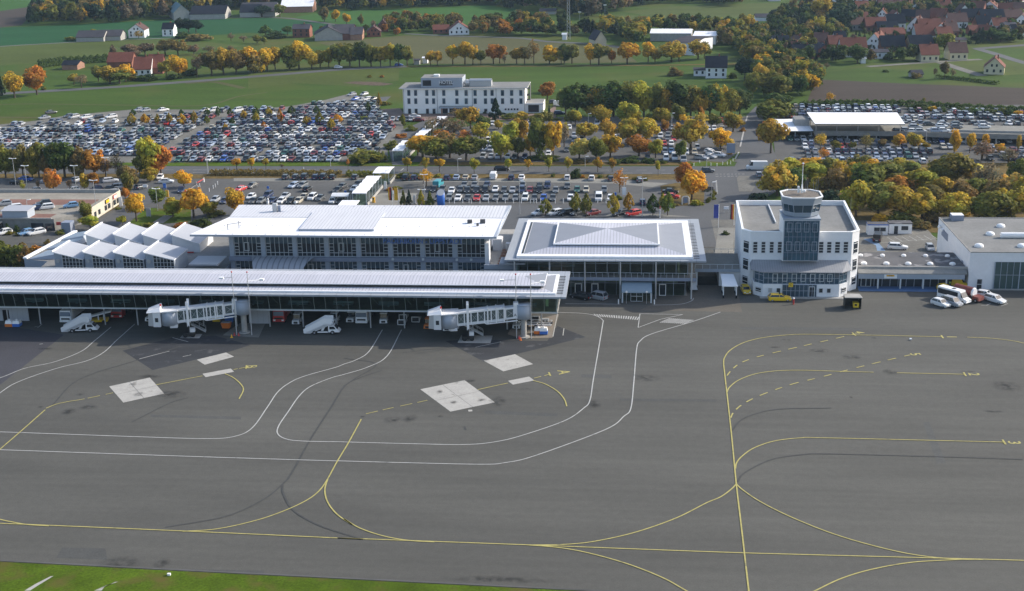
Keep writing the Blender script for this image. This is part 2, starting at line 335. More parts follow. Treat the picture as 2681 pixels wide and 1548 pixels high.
# airside asphalt: from the grass strip at the bottom up to behind the buildings
sheet('apron', M['apron'], [(-420,143.6),(-81,146.0),(-59,145.0),(-15,143.2),(40,141),(420,126),(420,300),(50,300),(50,315),(-420,315)], .012)
sheet('apron_patch', M['apron_left'], P('D1',(-700,60),(-20,40),(340,95),(0,362),(-700,700)), .02)
sheet('apron_patch', M['apron_dark'], P('D1',(650,180),(930,108),(1140,100),(1330,150),(1230,182),(810,283)), .02)
sheet('apron_patch', M['apron_dark'], P('D2',(505,215),(560,212),(740,210),(1010,215),(1060,140),(1200,195),(940,260),(695,318)), .02)
sheet('forecourt_paving', mat('forecourt_paving', (.125,.112,.094), .9, .2, noise=[(.2,.12,ST),(2.5,.14,ST)]), P('A3',(560,1070),(1140,1090),(1420,1093),(1300,1155),(2228,1170),(2200,1030),(2080,800),(1760,800),(1700,1000),(640,1010)), .02)
sheet('pier_paving', M['paving'], P('J1',(1705,912),(1880,780),(2100,640),(2650,640),(2500,960)), .02)
sheet('pier_paving', mat('pier_paving', (.20,.175,.145), .9, .2, noise=[(.3,.12,ST),(2.5,.14,ST)]), P('J2',(1380,665),(1420,590),(1560,500),(2230,330),(2120,722),(1600,735)), .02)
sheet('jetway_pad', M['slab'], P('J1',(765,972),(850,880),(1262,885),(1190,977)), .026)
sheet('jetway_pad', M['slab'], P('J2',(555,808),(615,685),(1137,690),(1095,817)), .026)
for q in (((580,370),(795,323),(872,408),(655,456)), ((1045,228),(1200,190),(1243,212),(1087,255)), ((1075,303),(1225,275),(1243,292),(1092,321))):
    sheet('concrete_slab', M['slab'], P('D1', *q), .026)
for q in (((380,455),(600,410),(750,520),(530,566)), ((695,313),(850,281),(940,330),(792,366)), ((815,413),(920,392),(946,411),(840,432)), ((617,557),(637,556),(639,564),(620,566))):
    sheet('concrete_slab', M['slab'], P('D2', *q), .026)
for k, q in (('D2', ((455,511),(675,465))), ('D2', ((490,432),(640,543))), ('D1', ((617,413),(833,366))), ('D1', ((688,347),(764,432)))):
    ribbon('slab_joint', P(k, *q), .14, .032, M['conc2'])
PT = [mat('asphalt_repair', (.0735,.0745,.071), .9, .2, noise=[(.5,.1,ST),(4,.15,ST)]), mat('asphalt_repair_pale', (.082,.083,.079), .9, .2, noise=[(.5,.1,ST),(4,.15,ST)])]
for k, i, q in (('D1',0,((720,1335),(1400,1348),(1400,1400),(760,1350))), ('D3',1,((1205,620),(1235,615),(1320,820),(1275,825))), ('D1',0,((330,1225),(560,1230),(570,1290),(300,1280))), ('D2',1,((1180,380),(1330,384),(1330,400),(1180,396))), ('D3',1,((300,145),(900,150),(900,163),(300,157))), ('D2',0,((700,560),(1060,575),(1060,590),(700,575))), ('D1',1,((800,520),(1280,530),(1280,545),(800,532))), ('D3',0,((-300,500),(180,505),(180,516),(-300,510)))):
    sheet('apron_patch', PT[i], P(k, *q), .014)
# stains and rubber marks with soft edges
def softmat(name, c, dens):
    m = bpy.data.materials.new(name); m.use_nodes = True; n = m.node_tree.nodes; l = m.node_tree.links
    b = n['Principled BSDF']; b.inputs['Base Color'].default_value = (*c, 1); b.inputs['Roughness'].default_value = .9; b.inputs['Specular IOR Level'].default_value = .15
    tc = n.new('ShaderNodeTexCoord'); sb = n.new('ShaderNodeVectorMath'); sb.operation = 'SUBTRACT'; sb.inputs[1].default_value = (.5,.5,0); l.new(tc.outputs['Generated'], sb.inputs[0])
    sc = n.new('ShaderNodeVectorMath'); sc.operation = 'MULTIPLY'; sc.inputs[1].default_value = (1,1,0); l.new(sb.outputs[0], sc.inputs[0])
    ln = n.new('ShaderNodeVectorMath'); ln.operation = 'LENGTH'; l.new(sc.outputs[0], ln.inputs[0])
    mr = n.new('ShaderNodeMapRange'); l.new(ln.outputs['Value'], mr.inputs[0]); mr.inputs[1].default_value = .08; mr.inputs[2].default_value = .48; mr.inputs[3].default_value = dens; mr.inputs[4].default_value = 0
    geo = n.new('ShaderNodeNewGeometry'); t = n.new('ShaderNodeTexNoise'); t.inputs['Scale'].default_value = .8; t.inputs['Detail'].default_value = 5; l.new(geo.outputs['Position'], t.inputs['Vector'])
    m2 = n.new('ShaderNodeMapRange'); l.new(t.outputs[0], m2.inputs[0]); m2.inputs[1].default_value = .35; m2.inputs[2].default_value = .62
    mm = n.new('ShaderNodeMath'); mm.operation = 'MULTIPLY'; l.new(mr.outputs[0], mm.inputs[0]); l.new(m2.outputs[0], mm.inputs[1])
    l.new(mm.outputs[0], b.inputs['Alpha']); return m
SOFT = softmat('oil_stain_soft', (.034,.034,.035), .55)
def stain(k, x, y, w, h):
    c = G(k, x, y); s = PXM(c)*CR[k][2]; W = w/s; Hh = h/(s*.36)
    o = sheet('oil_stain', SOFT, [(c.x+math.cos(a*math.pi/8)*W/2, c.y+math.sin(a*math.pi/8)*Hh/2) for a in range(16)], .034+random.random()*.004)
random.seed(5)
for q in (('D1',910,412,190,50),('D1',365,503,90,40),('D1',800,315,160,26),('D1',470,480,120,30),('D1',740,412,70,30),('D1',700,365,50,50),('D1',215,480,40,16),('D1',430,412,60,18),
          ('D2',565,425,50,20),('D2',683,509,66,22),('D2',476,467,40,26),('D2',545,519,46,20),('D2',770,515,90,60),('D2',245,608,110,36),('D2',330,600,80,46),('D2',480,590,40,14),('D2',92,590,36,12),('D2',630,412,60,22),('D2',900,455,60,16),('D2',1240,530,90,50),
          ('D3',470,247,70,12),('D3',528,210,50,14),('D3',1040,370,90,34),('D3',850,295,120,26),('D3',690,262,110,24),('D3',1555,565,120,14),('D3',848,494,24,16),('D3',1520,715,40,14),('D3',1430,366,90,10),('D3',1620,440,160,60),('D3',960,200,40,8),
          ('D1',640,1310,260,60),('D1',860,1310,100,50),('D1',240,170,90,16),('D2',1500,400,160,40),('D2',760,1400,600,30)):
    stain(*q)
for k, q in (('D1', ((2028,285),(1910,325),(1830,370),(1760,480),(1650,650),(1550,830),(1500,890),(1400,970),(1200,1060),(880,1118))), ('D1', ((1500,890),(1505,940),(1560,1030),(1700,1110),(1900,1175))),
             ('D1', ((280,470),(380,360),(500,300),(700,240),(950,160))), ('D3', ((258,660),(300,610),(380,575),(500,553),(750,548))), ('D3', ((285,915),(320,870),(450,805),(600,780),(740,776),(1300,790),(1700,803))),
             ('D2', ((0,300),(160,330),(60,400),(0,440))), ('D2', ((600,640),(606,657))), ('D1', ((700,560),(900,460),(1000,430)))):
    ribbon('tyre_mark', P(k, *q), .3, .030, M['tyre_mark'])
# painted lines
WL = [
 [('D1', (590,55),(500,130),(430,185),(290,240),(130,275),(0,325),(-300,420))],
 [('D1', (715,40),(620,125),(550,190),(460,235),(300,275),(100,345),(0,405),(-150,520))],
 [('D2', (192,160),(125,268),(60,310),(0,331)), ('D1', (1780,270),(1620,315),(1540,350),(1475,400),(1420,480),(1340,590),(1250,635),(1100,648),(700,637),(0,612),(-300,604))],
 [('D2', (287,160),(215,290),(120,345),(0,382)), ('D1', (1760,325),(1650,370),(1590,420),(1530,505),(1480,580),(1475,622),(1520,650),(1610,661)), ('D2', (0,717),(300,725),(600,730),(760,715),(900,680),(1100,610),(1190,550),(1222,510),(1240,400),(1284,140),(1285,112),(1250,90),(1180,78),(1060,74))],
 [('D1', (-300,697),(0,707),(1000,742),(1700,764)), ('D2', (0,812),(300,820),(680,828),(800,820),(950,785),(1300,655),(1390,590),(1425,550),(1440,420),(1454,255),(1472,215),(1530,180),(1730,120),(1870,72))],
 [('A3', (1790,1045),(1770,1070),(1700,1095),(1600,1105),(1420,1108))], [('G5', (0,400),(400,402),(760,408))],
]
for w in WL:
    pts = []
    for k, *q in w: pts += P(k, *q)
    ribbon('road_marking', pts, .19, .034, M['white'])
for k, *q in (('A3',(1302,1187),(1285,1313)), ('A3',(1285,1313),(1490,1237),(1690,1195)), ('A3',(1690,1195),(1302,1187)), ('A3',(553,1190),(512,1395)), ('A3',(612,1320),(603,1385)), ('H4',(1880,690),(1960,690),(2020,660)), ('H4',(2180,700),(2280,662)),
              ('G2',(560,400),(635,340)), ('G2',(510,385),(570,375)), ('J1',(600,965),(950,1060)), ('J2',(850,885),(1270,795)), ('D1',(740,225),(900,183)), ('D1',(970,213),(1015,203)), ('D1',(210,147),(228,144))):
    ribbon('road_marking', P(k, *q), .16, .036, M['white'], curve=False)
def zebra(k, a, b, c, d, n):            # slanted bars between the edges a-b (top) and c-d (bottom)
    a, b, c, d = [Vector(G(k, *q)) for q in (a, b, c, d)]; m = MB()
    for i in range(n):
        t0, t1 = i/n, (i+.52)/n
        m.poly([(v.x, v.y, .034) for v in (c+(d-c)*t0, c+(d-c)*t1, a+(b-a)*t1, a+(b-a)*t0)])
    tag(m.build('road_marking', M['white']), kind='structure')
zebra('A3', (880,1188), (1310,1215), (905,1210), (1290,1243), 19)
zebra('A3', (1570,1226), (1800,1243), (1480,1266), (1715,1278), 13)
YL = [
 [('D1',(-300,1088),(0,1098),(1000,1140),(1900,1181)), ('D2',(0,1195),(900,1228),(1800,1262)), ('D3',(600,1276),(1706,1305),(2200,1320))],
 [('D1',(-200,1030),(0,1077),(60,1090),(150,1105),(260,1112))],
 [('D1',(970,1141),(1150,1128),(1350,1085),(1500,1035),(1620,980),(1690,930),(1735,870),(1790,770),(1850,670),(1918,545))],
 [('D1',(1742,858),(1725,920),(1740,985),(1790,1050),(1870,1105)), ('D2',(0,1098),(80,1145),(200,1185),(330,1207),(450,1214))],
 [('D2',(940,1229),(1100,1226),(1250,1210),(1450,1165),(1650,1095),(1800,1020)), ('D3',(200,990),(255,950),(278,925))],
 [('D2',(900,1228),(1050,1240),(1200,1265),(1400,1320),(1580,1390),(1700,1456),(1800,1510))],
 [('D3',(215,330),(250,640),(278,925),(300,1110),(340,1456),(348,1520))],
 [('D3',(215,332),(219,300),(250,260),(320,222),(420,198),(560,184),(700,183),(1000,188),(1300,195))],
 [('D3',(1425,197),(1550,203),(1650,215),(1706,227),(1800,250))],
 [('D3',(232,470),(245,445),(290,410),(370,380),(470,365),(600,361),(800,367),(960,371))], [('D3',(1075,374),(1410,381))],
 [('D3',(274,850),(280,820),(310,785),(370,745),(470,712),(600,697),(720,697),(1605,718))],
 [('D3',(278,925),(310,955),(400,1015),(550,1090),(750,1170),(950,1230),(1150,1275),(1350,1298),(1500,1301))],
 [('D3',(600,1490),(670,1456),(800,1395),(950,1350),(1150,1315),(1400,1300))],
 [('D1',(-60,760),(0,705),(110,610),(240,495))], [('D1',(830,362),(940,341),(1075,315))], [('D1',(1240,282),(1262,277))], [('D1',(1270,276),(1310,268))],
 [('D1',(1195,303),(1240,325),(1280,360),(1292,390),(1270,437))], [('D2',(940,412),(1000,430),(1060,465),(1095,505),(1107,540))],
 [('D2',(665,458),(740,441),(815,425))], [('D2',(945,401),(980,392))], [('D2',(995,389),(1022,381))],
 [('D1',(245,487),(300,465),(365,451))],
]
for w in YL:
    pts = []
    for k, *q in w: pts += P(k, *q)
    ribbon('taxi_line', pts, .205, .038, M['yellow'])
ribbon('taxi_line', P('D1',(365,451),(450,437),(600,405)), .18, .038, M['yellow'], dash=(2.2,.8))
ribbon('taxi_line', P('D2',(110,578),(240,548),(340,527),(440,505)), .18, .038, M['yellow'], dash=(2.0,1.0))
ribbon('taxi_line', P('D3',(232,388),(255,360),(300,325),(380,296),(500,266),(620,238),(800,197),(860,183)), .24, .040, M['yellow'], dash=(1.9,1.9))
ribbon('taxi_line', P('D3',(250,598),(265,570),(310,530),(400,485),(550,432),(700,395),(850,355),(1000,318),(1140,285)), .24, .040, M['yellow'], dash=(1.9,1.9))
for k, x, y, ang in (('D3',1300,195,0),('D3',1412,381,0),('D3',1607,718,0),('D1',1308,268,13),('D2',1022,381,13),('D3',862,182,13)):
    c = G(k, x, y); d = Vector((math.cos(R(ang+90)), math.sin(R(ang+90)), 0)); ribbon('taxi_line', [c-d*.9, c+d*.9], .3, .042, M['yellow'], curve=False)
for k, x, y, s, ang, size in (('D3',1345,195,'1',0,2.6),('D3',1455,380,'2',0,2.6),('D3',1655,719,'3',0,2.6),('D3',885,173,'4',13,2.6),('D3',1165,281,'5',13,2.6),('D1',1334,265,'B',13,2.6),('D2',1090,370,'A',13,3.0)):
    c = G(k, x, y); c.z = .04; o = text(s, 'stand_number', None, M['yellow'], size, facing(c, R(ang-90), True), .001, .03); tag(o, kind='structure')
# grass strip with pale markings at the bottom
sheet('verge', M['verge'], [(-420,60),(420,40),(420,126),(40,141),(-15,143.2),(-59,145.0),(-81,146.0),(-420,143.6)], .008)
for q in (((160,1456),(200,1430),(285,1378),(268,1380),(190,1420),(130,1456)), ((500,1456),(560,1430),(628,1409),(612,1410),(555,1436),(540,1456))):
    sheet('strip_marking', M['slab'], P('D1', *q), .03)
ribbon('apron_edge', [(-420,143.9),(-81,146.3),(-59,145.3),(-15,143.5),(40,141.3),(420,126.3)], .35, .03, M['lot'], curve=False)
# landside ground
sheet('car_park', M['lot'], [(-150,303),(26,303),(26,384),(-150,384)], .018)
sheet('forecourt', M['road'], [(-110,318),(50,300),(50,315),(30,345),(-60,345),(-110,345)], .026)
sheet('street', M['road'], P('F',(1640,560),(1680,470),(1690,430),(1800,425),(1815,400),(1832,330),(1834,290),(1862,262),(1887,256),(1880,300),(1895,330),(1905,370),(1930,430),(1915,470),(1870,500),(1830,560)), .03)
sheet('street', M['road'], [(-330,385.5),(48,385.5),(48,397),(-330,397)], .022)
sheet('street', M['road'], P('E4',(1300,1010),(1700,770),(1780,640),(1650,610),(1750,540),(2522,480),(2522,560),(2200,700),(1900,800),(1620,1100)), .03)
sheet('car_park', M['road'], P('E4',(-600,620),(-600,430),(1560,420),(2200,500),(1600,620)), .026)
sheet('verge', M['leaflit'], [(-330,379.5),(18,378.0),(18,385.2),(-330,385.2)], .03)
sheet('verge', M['verge'], [(-330,397.3),(-66,397.3),(-66,402.6),(-330,402.6)], .026)
sheet('verge', M['leaflit'], [(-66,398.3),(20,398.3),(20,403.5),(-66,403.5)], .026)
sheet('verge', M['verge'], P('E8',(1200,1130),(1500,1080),(1850,1100),(2100,900),(2110,960),(1980,1120),(1850,1160),(1300,1170)), .036)
sheet('verge', M['leaflit'], P('E3',(1400,330),(1600,290),(1900,300),(1960,420),(1950,580),(1560,580),(1420,470)), .036)
sheet('traffic_island', M['gravel'], P('E3',(2370,235),(2400,200),(2700,205),(2560,400),(2400,400)), .06)
sheet('verge', M['verge'], P('E4',(1620,1100),(1800,950),(1940,830),(2200,850),(2522,700),(2522,1010),(2200,1040)), .034)
sheet('verge', M['leaflit'], P('E4',(1300,960),(1560,820),(1700,760),(1720,740),(1500,800),(1290,930)), .036)
sheet('footpath', M['paving'], P('E4',(2010,1030),(2170,930),(2290,940),(2150,1040)), .04)
sheet('parking_bays', M['paving'], P('E1',(640,228),(2400,228),(2330,262),(1500,272),(640,268)), .03)
sheet('parking_bays', M['paving'], P('E2',(330,232),(2522,232),(2522,275),(1300,280),(300,275)), .03)
sheet('parking_bays', M['paving'], P('E3',(0,232),(760,240),(1100,270),(1500,295),(1300,345),(800,300),(0,285)), .034)
sheet('footpath', M['paving'], P('C6',(900,1160),(1100,1060),(1400,1060),(1330,1160)), .03)
sheet('footpath', M['paving'], P('E3',(700,715),(750,680),(1400,690),(1800,720)), .04)
sheet('footpath', M['paving'], P('A4',(100,380),(60,520),(90,700),(-110,690),(-60,380)), .04)
sheet('parking_lot', M['gravel'], P('C5',(-900,340),(-200,380),(0,385),(330,350),(620,300),(1280,240),(2000,245),(2500,232)) + P('C6',(330,345),(640,290),(830,240),(1050,280),(1180,262),(1060,370),(1280,450),(1280,540),(1150,690),(1150,800),(800,800),(0,800)) + P('C5',(1600,745),(1000,760),(-900,800)), .02)
sheet('parking_lot', M['lot'], [(-69,403.5),(33,403.5),(42,487),(-33,487),(-69,460)], .018)
sheet('parking_lot', M['lot'], [(43.5,402),(240,402),(240,510),(56,512),(49,470)], .018)
sheet('footpath', M['brickpave'], P('C6',(880,380),(1250,360),(1290,405),(2450,405),(2540,330),(2540,440),(2300,470),(1640,430),(1420,470),(900,470)), .03)
sheet('street', M['road'], P('C6',(1180,262),(1080,268),(760,480),(880,470),(1000,400)), .04)
sheet('street', M['road'], P('C6',(1190,830),(1160,700),(1270,540),(1430,470),(1650,430),(1640,470),(1420,610),(1300,830)), .036)
sheet('verge', M['leaflit'], [(22,318),(240,318),(240,401.5),(60,401.5),(45,385),(40,350),(24,335)], .02)
sheet('airside_yard', M['gravel'], [(47.5,285),(72,285),(72,330),(20,330),(20,303),(47.5,299)], .03)
for i in range(8): ribbon('bay_line', P('A4',(1365+62*i,460-3*i),(1430+62*i,498-3*i)), .12, .042, M['white'], curve=False)
ribbon('bay_line', P('A4',(1130,520),(1400,500),(1800,470)), .12, .041, M['white'], curve=False)
sheet('painted_path', mat('blue_paint_path', (.17,.25,.36), .8, .2, noise=[(.6,.1,ST)]), P('A4',(1165,475),(1225,470),(1300,515),(1350,575),(1280,575),(1270,530)), .04)
for i in range(30):      # lane markings on the street
    for yy, w in ((391.2, .14),): ribbon('road_marking', [(-150+i*5.6, yy), (-147+i*5.6, yy)], w, .034, M['white'], curve=False)
for q in (((120,125),(215,124)), ((335,126),(480,124)), ((120,160),(270,163)), ((130,187),(250,187))): ribbon('road_marking', P('E1', *q), .16, .036, M['white'], curve=False)
for q in (((900,166),(1050,166)), ((1165,167),(1300,168)), ((1410,170),(1540,172))): ribbon('road_marking', P('E3', *q), .2, .036, M['white'], curve=False)
ribbon('road_marking', P('E3',(2100,180),(2470,178)), .3, .036, M['white'], dash=(.6,.5), curve=False)
ribbon('road_marking', P('E3',(2105,208),(2400,205)), .3, .036, M['white'], dash=(.6,.5), curve=False)
ribbon('road_marking', P('E3',(2110,260),(2123,430)), .4, .036, M['white'], dash=(.8,.8), curve=False)
for q in (((2180,520),(2110,830)), ((2090,920),(2020,1045)), ((2235,300),(2205,400))): ribbon('kerb', P('E8', *q), .5, .05, M['conc'], curve=False)
for q in (((420,20),(510,18)), ((470,105),(430,140))): ribbon('road_marking', P('E2', *q), .25, .036, M['white'], curve=False)
ribbon('kerb', P('E1',(0,432),(160,318)), .3, .05, M['conc'], curve=False)
# ================================================================ BUILDINGS
def grid(b, x0, x1, y, z0, z1, nx, nz, w=.09, d=.10, m=0, xs=None):     # window frame in the plane y (towards -Y)
    for i in range(nx+1):
        x = x0+(x1-x0)*i/nx; b.box(x-w/2, x+w/2, y-d, y+.02, z0, z1, m)
    for j in range(nz+1):
        z = z0+(z1-z0)*j/nz; b.box(x0-w/2+.001, x1+w/2-.001, y-d*.8, y+.018, z-w/2, z+w/2, m)
M['greensteel'] = mat('grey_green_steel', (.27,.32,.31), .5, .4)
# ---- pier with the two boarding bridges
pier = thing('pier_building', 'long glass fronted pier on columns with a white ribbed roof', 'building', (-80, 245, 0))
XR, XL = -14.2, -175.0
bx('eave', pier, M['brim'], (XL,-12.2,236.6,254,7.85,8.2))
part('lower_roof', pier, [M['roofrib'], M['roofw'], M['roofgrey_hipshade']], lambda b: (b.box(XL,XR,238.0,250.8,8.2,8.52,1),
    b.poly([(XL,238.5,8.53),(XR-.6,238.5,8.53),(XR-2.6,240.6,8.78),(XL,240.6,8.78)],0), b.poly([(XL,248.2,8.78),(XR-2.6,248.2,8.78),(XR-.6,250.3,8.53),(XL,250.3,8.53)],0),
    b.poly([(XR-.6,238.5,8.53),(XR-.6,250.3,8.53),(XR-2.6,248.2,8.78),(XR-2.6,240.6,8.78)],2)))  # hip end coloured greyer than the slopes to imitate its weaker sheen
part('gap', pier, M['blackp'], lambda b: b.box(XL,XR-2.9,240.25,248.5,8.6,9.26))  # black core paints in the shadow beneath the raised roof
part('upper_roof', pier, [M['roofrib'], M['roofw'], M['roofgrey_hipshade']], lambda b: (b.box(XL,-16.4,240.1,248.7,9.26,9.4,1),
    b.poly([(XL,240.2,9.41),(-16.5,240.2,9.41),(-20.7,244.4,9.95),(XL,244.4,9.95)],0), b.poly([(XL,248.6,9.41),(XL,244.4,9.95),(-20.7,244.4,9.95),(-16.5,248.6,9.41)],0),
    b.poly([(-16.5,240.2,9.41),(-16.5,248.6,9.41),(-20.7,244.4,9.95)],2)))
for i in range(12): bx('rafter', pier, M['blackp'], (-14.1,-12.9,238.6+i*1.05,238.72+i*1.05,8.21,8.30))
bx('floor_slab', pier, [M['frame'], M['floor']], (XL,-14.0,240.3,252,3.75,4.05,0,1))
bx('ceiling', pier, M['inner'], (XL,-14.4,242.6,252,7.6,7.84))
bx('back_wall', pier, M['inner'], (XL,-14.5,250.6,251.2,4.05,7.6))
part('glass_front', pier, G_PIER, lambda b: (b.poly([(XL,240.45,4.05),(-14.3,240.45,4.05),(-14.0,239.7,7.84),(XL,239.7,7.84)]), b.poly([(-14.3,240.5,4.05),(-14.3,250.6,4.05),(-14.0,250.6,7.84),(-14.0,239.75,7.84)])))
def mull(b):
    x = -14.3
    while x > XL: b.hull([(x-.035,240.35,4.05),(x+.035,240.35,4.05),(x+.035,240.45,4.05),(x-.035,240.45,4.05)], [(x-.035,239.6,7.84),(x+.035,239.6,7.84),(x+.035,239.7,7.84),(x-.035,239.7,7.84)]); x -= 2.24
    for i in range(5): y = 240.4+i*2.5; b.hull([(-14.3,y,4.05),(-14.16,y,4.05),(-14.16,y+.1,4.05),(-14.3,y+.1,4.05)], [(-14.0,y-.7,7.84),(-13.86,y-.7,7.84),(-13.86,y-.6,7.84),(-14.0,y-.6,7.84)])
part('window_frame', pier, M['greensteel'], lambda b: (mull(b), b.box(XL,-14.2,240.28,240.46,4.0,4.1), b.box(XL,-13.9,239.52,239.71,7.76,7.835)))
def braces(b):
    x = -16.0
    while x > XL: b.tube((x,244,4.1),(x-3,244,7.6),.09); b.tube((x,246.5,4.1),(x,246.5,7.6),.16); x -= 6.7
part('inner_brace', pier, M['conc2'], lambda b: (braces(b), b.box(XL,-15,243.9,244.1,7.45,7.59), b.box(XL,-15,246.4,246.6,7.45,7.59), b.box(-15.2,-15,244,246.5,7.45,7.58)))
for i in range(24):
    x = -17.2-6.7*i
    part('column', pier, M['steel'], lambda b: b.tube((x,241.6,0),(x,241.6,3.75),.14,n=8))
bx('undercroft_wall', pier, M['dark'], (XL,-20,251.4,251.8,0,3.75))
bx('soffit_pipe', pier, M['conc2'], (XL,-20,243,243.4,3.2,3.6))
xa, xb = GY('A1',2255,1150,243.5).x, GY('A2',325,1100,243.5).x
bx('wall_panel', pier, M['panel'], (xa,xb,243.4,243.6,0,3.74))
xa, xb = GY('G2',0,200,243.5).x, GY('G2',430,200,243.5).x
bx('wall_panel', pier, M['panel'], (xa-14,xa+.6,243.4,243.6,0,3.74), (xa+2.0,xb,243.4,243.6,0,3.74), (xa+.6,xa+2.0,243.45,243.55,2.3,3.74))
for i in range(12): bx('seat_bench', pier, M['bluegrey'], (XR-8-i*9, XR-4-i*9, 242.5, 243.1, 4.35, 4.5), (XR-8-i*9, XR-4-i*9, 243.1, 243.2, 4.35, 4.95), (XR-6.2-i*9, XR-5.8-i*9, 242.6, 243.0, 4.05, 4.35))
bx('notice_board', pier, mat('pale_green_board', (.5,.6,.38), .6), (GY('A3',445,1100,240.2).x, GY('A3',470,1100,240.2).x, 240.6, 240.66, 5.1, 6.5))
# ---- main terminal
term = thing('terminal_building', 'main terminal hall with a white sheet roof and blue grey window bays', 'building', (-59, 281, 0))
bx('wall', term, M['bluegrey'], (-87.2,-31.2,272.3,291,0,11.3))
def mroof(b):
    fl, ml, bl = (-94.7,268,11.75), (-89.9,281.2,12.35), (-91.2,293.4,12.3); fr, mr, br = (-28.3,267.3,11.75), (-27.7,281.2,12.35), (-27.5,293.4,12.3)
    dn = lambda p: (p[0], p[1], p[2]-.45)
    b.poly([fl,fr,mr,ml],0); b.poly([ml,mr,br,bl],1)
    for p, q in ((fl,fr),(fr,mr),(mr,br),(br,bl),(bl,ml),(ml,fl)): b.poly([dn(p),dn(q),q,p],2)
    b.poly([dn(p) for p in (ml,mr,fr,fl)],2); b.poly([dn(p) for p in (bl,br,mr,ml)],2)
part('roof', term, [M['roofw'], M['roofrib2'], M['bluegrey2']], mroof)
part('roof_edge', term, M['bluegrey2'], lambda b: (b.hull([(-28.9,267.3,11.76),(-28.3,267.3,11.76),(-27.7,281.2,12.36),(-27.5,293.4,12.31),(-28.2,293.4,12.31),(-28.4,281.2,12.36)], [(-28.9,267.3,11.8),(-28.3,267.3,11.8),(-27.7,281.2,12.4),(-27.5,293.4,12.35),(-28.2,293.4,12.35),(-28.4,281.2,12.4)])))
bx('roof_seam', term, M['steel'], (-89.8,-27.8,281.1,281.3,12.34,12.42), *[(x-.05,x+.05,267.6,293.2,12.0,12.02) for x in ()])
def rpanel(b):
    A = [(-71.4,270.9),(-55.1,270.9),(-55.4,286.2),(-71.7,286.2)]
    b.hull([(x,y,11.9) for x,y in A], [(x,y,12.72 if y > 280 else 12.35) for x,y in A], 1, 0)
part('raised_roof_panel', term, [M['roofrib2'], M['bluegrey2']], rpanel)
c = GY('A2',385,270,287); part('roof_chimney', term, [M['steel'], M['bluegrey']], lambda b: (b.box(c.x-.5,c.x+.5,286.4,287.4,12.2,14.2), b.box(c.x+.7,c.x+1.3,286.6,287.3,12.2,13.7,1)))
c = GY('A2',555,240,288); part('roof_antenna', term, M['steel'], lambda b: (b.tube((c.x,288,12.3),(c.x,288,14.0),.06), b.ball((c.x,287.9,14.1),.45,8,half=True)))
c = GY('A2',1985,345,277); bx('roof_vent', term, M['felt2'], (c.x-.5,c.x+.5,277,277.8,12.1,12.9))
c = GY('A2',2090,345,277); bx('roof_vent', term, M['felt2'], (c.x-.5,c.x+.6,277,277.8,12.1,13.0))
c = GY('A2',2050,370,275); bx('roof_vent', term, M['felt2'], (c.x-.25,c.x+.25,275,275.4,12.0,12.7))
c = GY('A1',2160,380,272); part('roof_rail', term, M['felt2'], lambda b: (b.tube((c.x-2.2,271.6,11.9),(c.x-2.2,271.6,13.2),.07), b.tube((c.x,272.6,11.9),(c.x,272.6,13.6),.07), b.tube((c.x-2.2,271.6,13.1),(c.x+.6,272.6,13.3),.06)))
for i in range(17):
    for y, z in ((268.2,11.78),(274.5,12.05),(292,12.32)): bx('roof_bolt', term, M['steel'], (-89+3.6*i,-88.85+3.6*i,y,y+.15,z,z+.16))
PIL = [-87.2+7.0*i for i in range(9)]
for i, x in enumerate(PIL): bx('pilaster', term, M['bluegrey2'], (x-.1,x+.9,271.5,272.3,0,11.2))
bx('balcony_band', term, M['bluegrey'], (-87.4,-31,271.0,272.3,5.05,5.95))
bx('soffit', term, M['bluegrey'], (-87.2,-31.2,269.2,272.3,10.9,11.25))
for i in range(8):
    x0, x1 = PIL[i]+.95, PIL[i+1]-.15
    for z0, z1 in ((6.0,10.8), (1.2,5.0)):
        w = bx('window_bay', term, M['pane2'], (x0,x1,271.95,272.29,z1-(z1-z0)*.42,z1), )
        b = MB(); grid(b, x0, x1, 271.9, z0, z1, 6, 1)
        b.box(x0,x1,271.8,271.93,z0+.75,z0+.85)
        for s in (x0, x1-.95):
            for q in range(3): b.box(s+.05,s+.9,271.8,271.93,z0+1.3+q*.75,z0+1.4+q*.75)
        b.build('window_frame', M['frame'], w)
        bx('window_pane', w, M['pane'], (x0,x1,271.97,272.28,z0,z1-(z1-z0)*.42-.001))
        if (i*7+int(z0)) % 3 == 0: b = MB(); grid(b, x0+2.2, x0+3.2, 271.86, z0+1.2, z0+3.0, 1, 1, .12, .1); b.build('opening_light', M['frame'], w)
for x in (-51.5,-44.9,-37.6,-34.5): bx('floodlight', term, M['frame'], (x,x+.5,270.7,270.98,5.5,6.0))
part('name_beam', term, M['bluegrey'], lambda b: b.box(-53.4,-35.2,269.45,269.55,9.62,9.7))
text('PADERBORN - LIPPSTADT', 'name_letters', term, M['bluep'], 1.5, facing(Vector((-44.3,269.4,10.12))), .06)
def tcan(b):
    x0, x1 = -82.4, -68.3
    for i in range(6):
        a0, a1 = math.pi*.5*i/6, math.pi*.5*(i+1)/6
        y0, y1, z0, z1 = 271-5*math.sin(a0), 271-5*math.sin(a1), 4.2+1.9*math.cos(a0), 4.2+1.9*math.cos(a1)
        e0, e1 = 1.6*math.sin(a0), 1.6*math.sin(a1)
        b.poly([(x0+e0,y0,z0),(x0+e1,y1,z1),(x1-e1,y1,z1),(x1-e0,y0,z0)])
part('entrance_canopy', term, mat('ribbed_grey_canopy', (.36,.38,.42), .6, .3, stripe=(0,1.2,.25,.6)), tcan)
bx('link_wall', term, M['render'], (-31.1,-30.2,269.5,272,0,9.8))
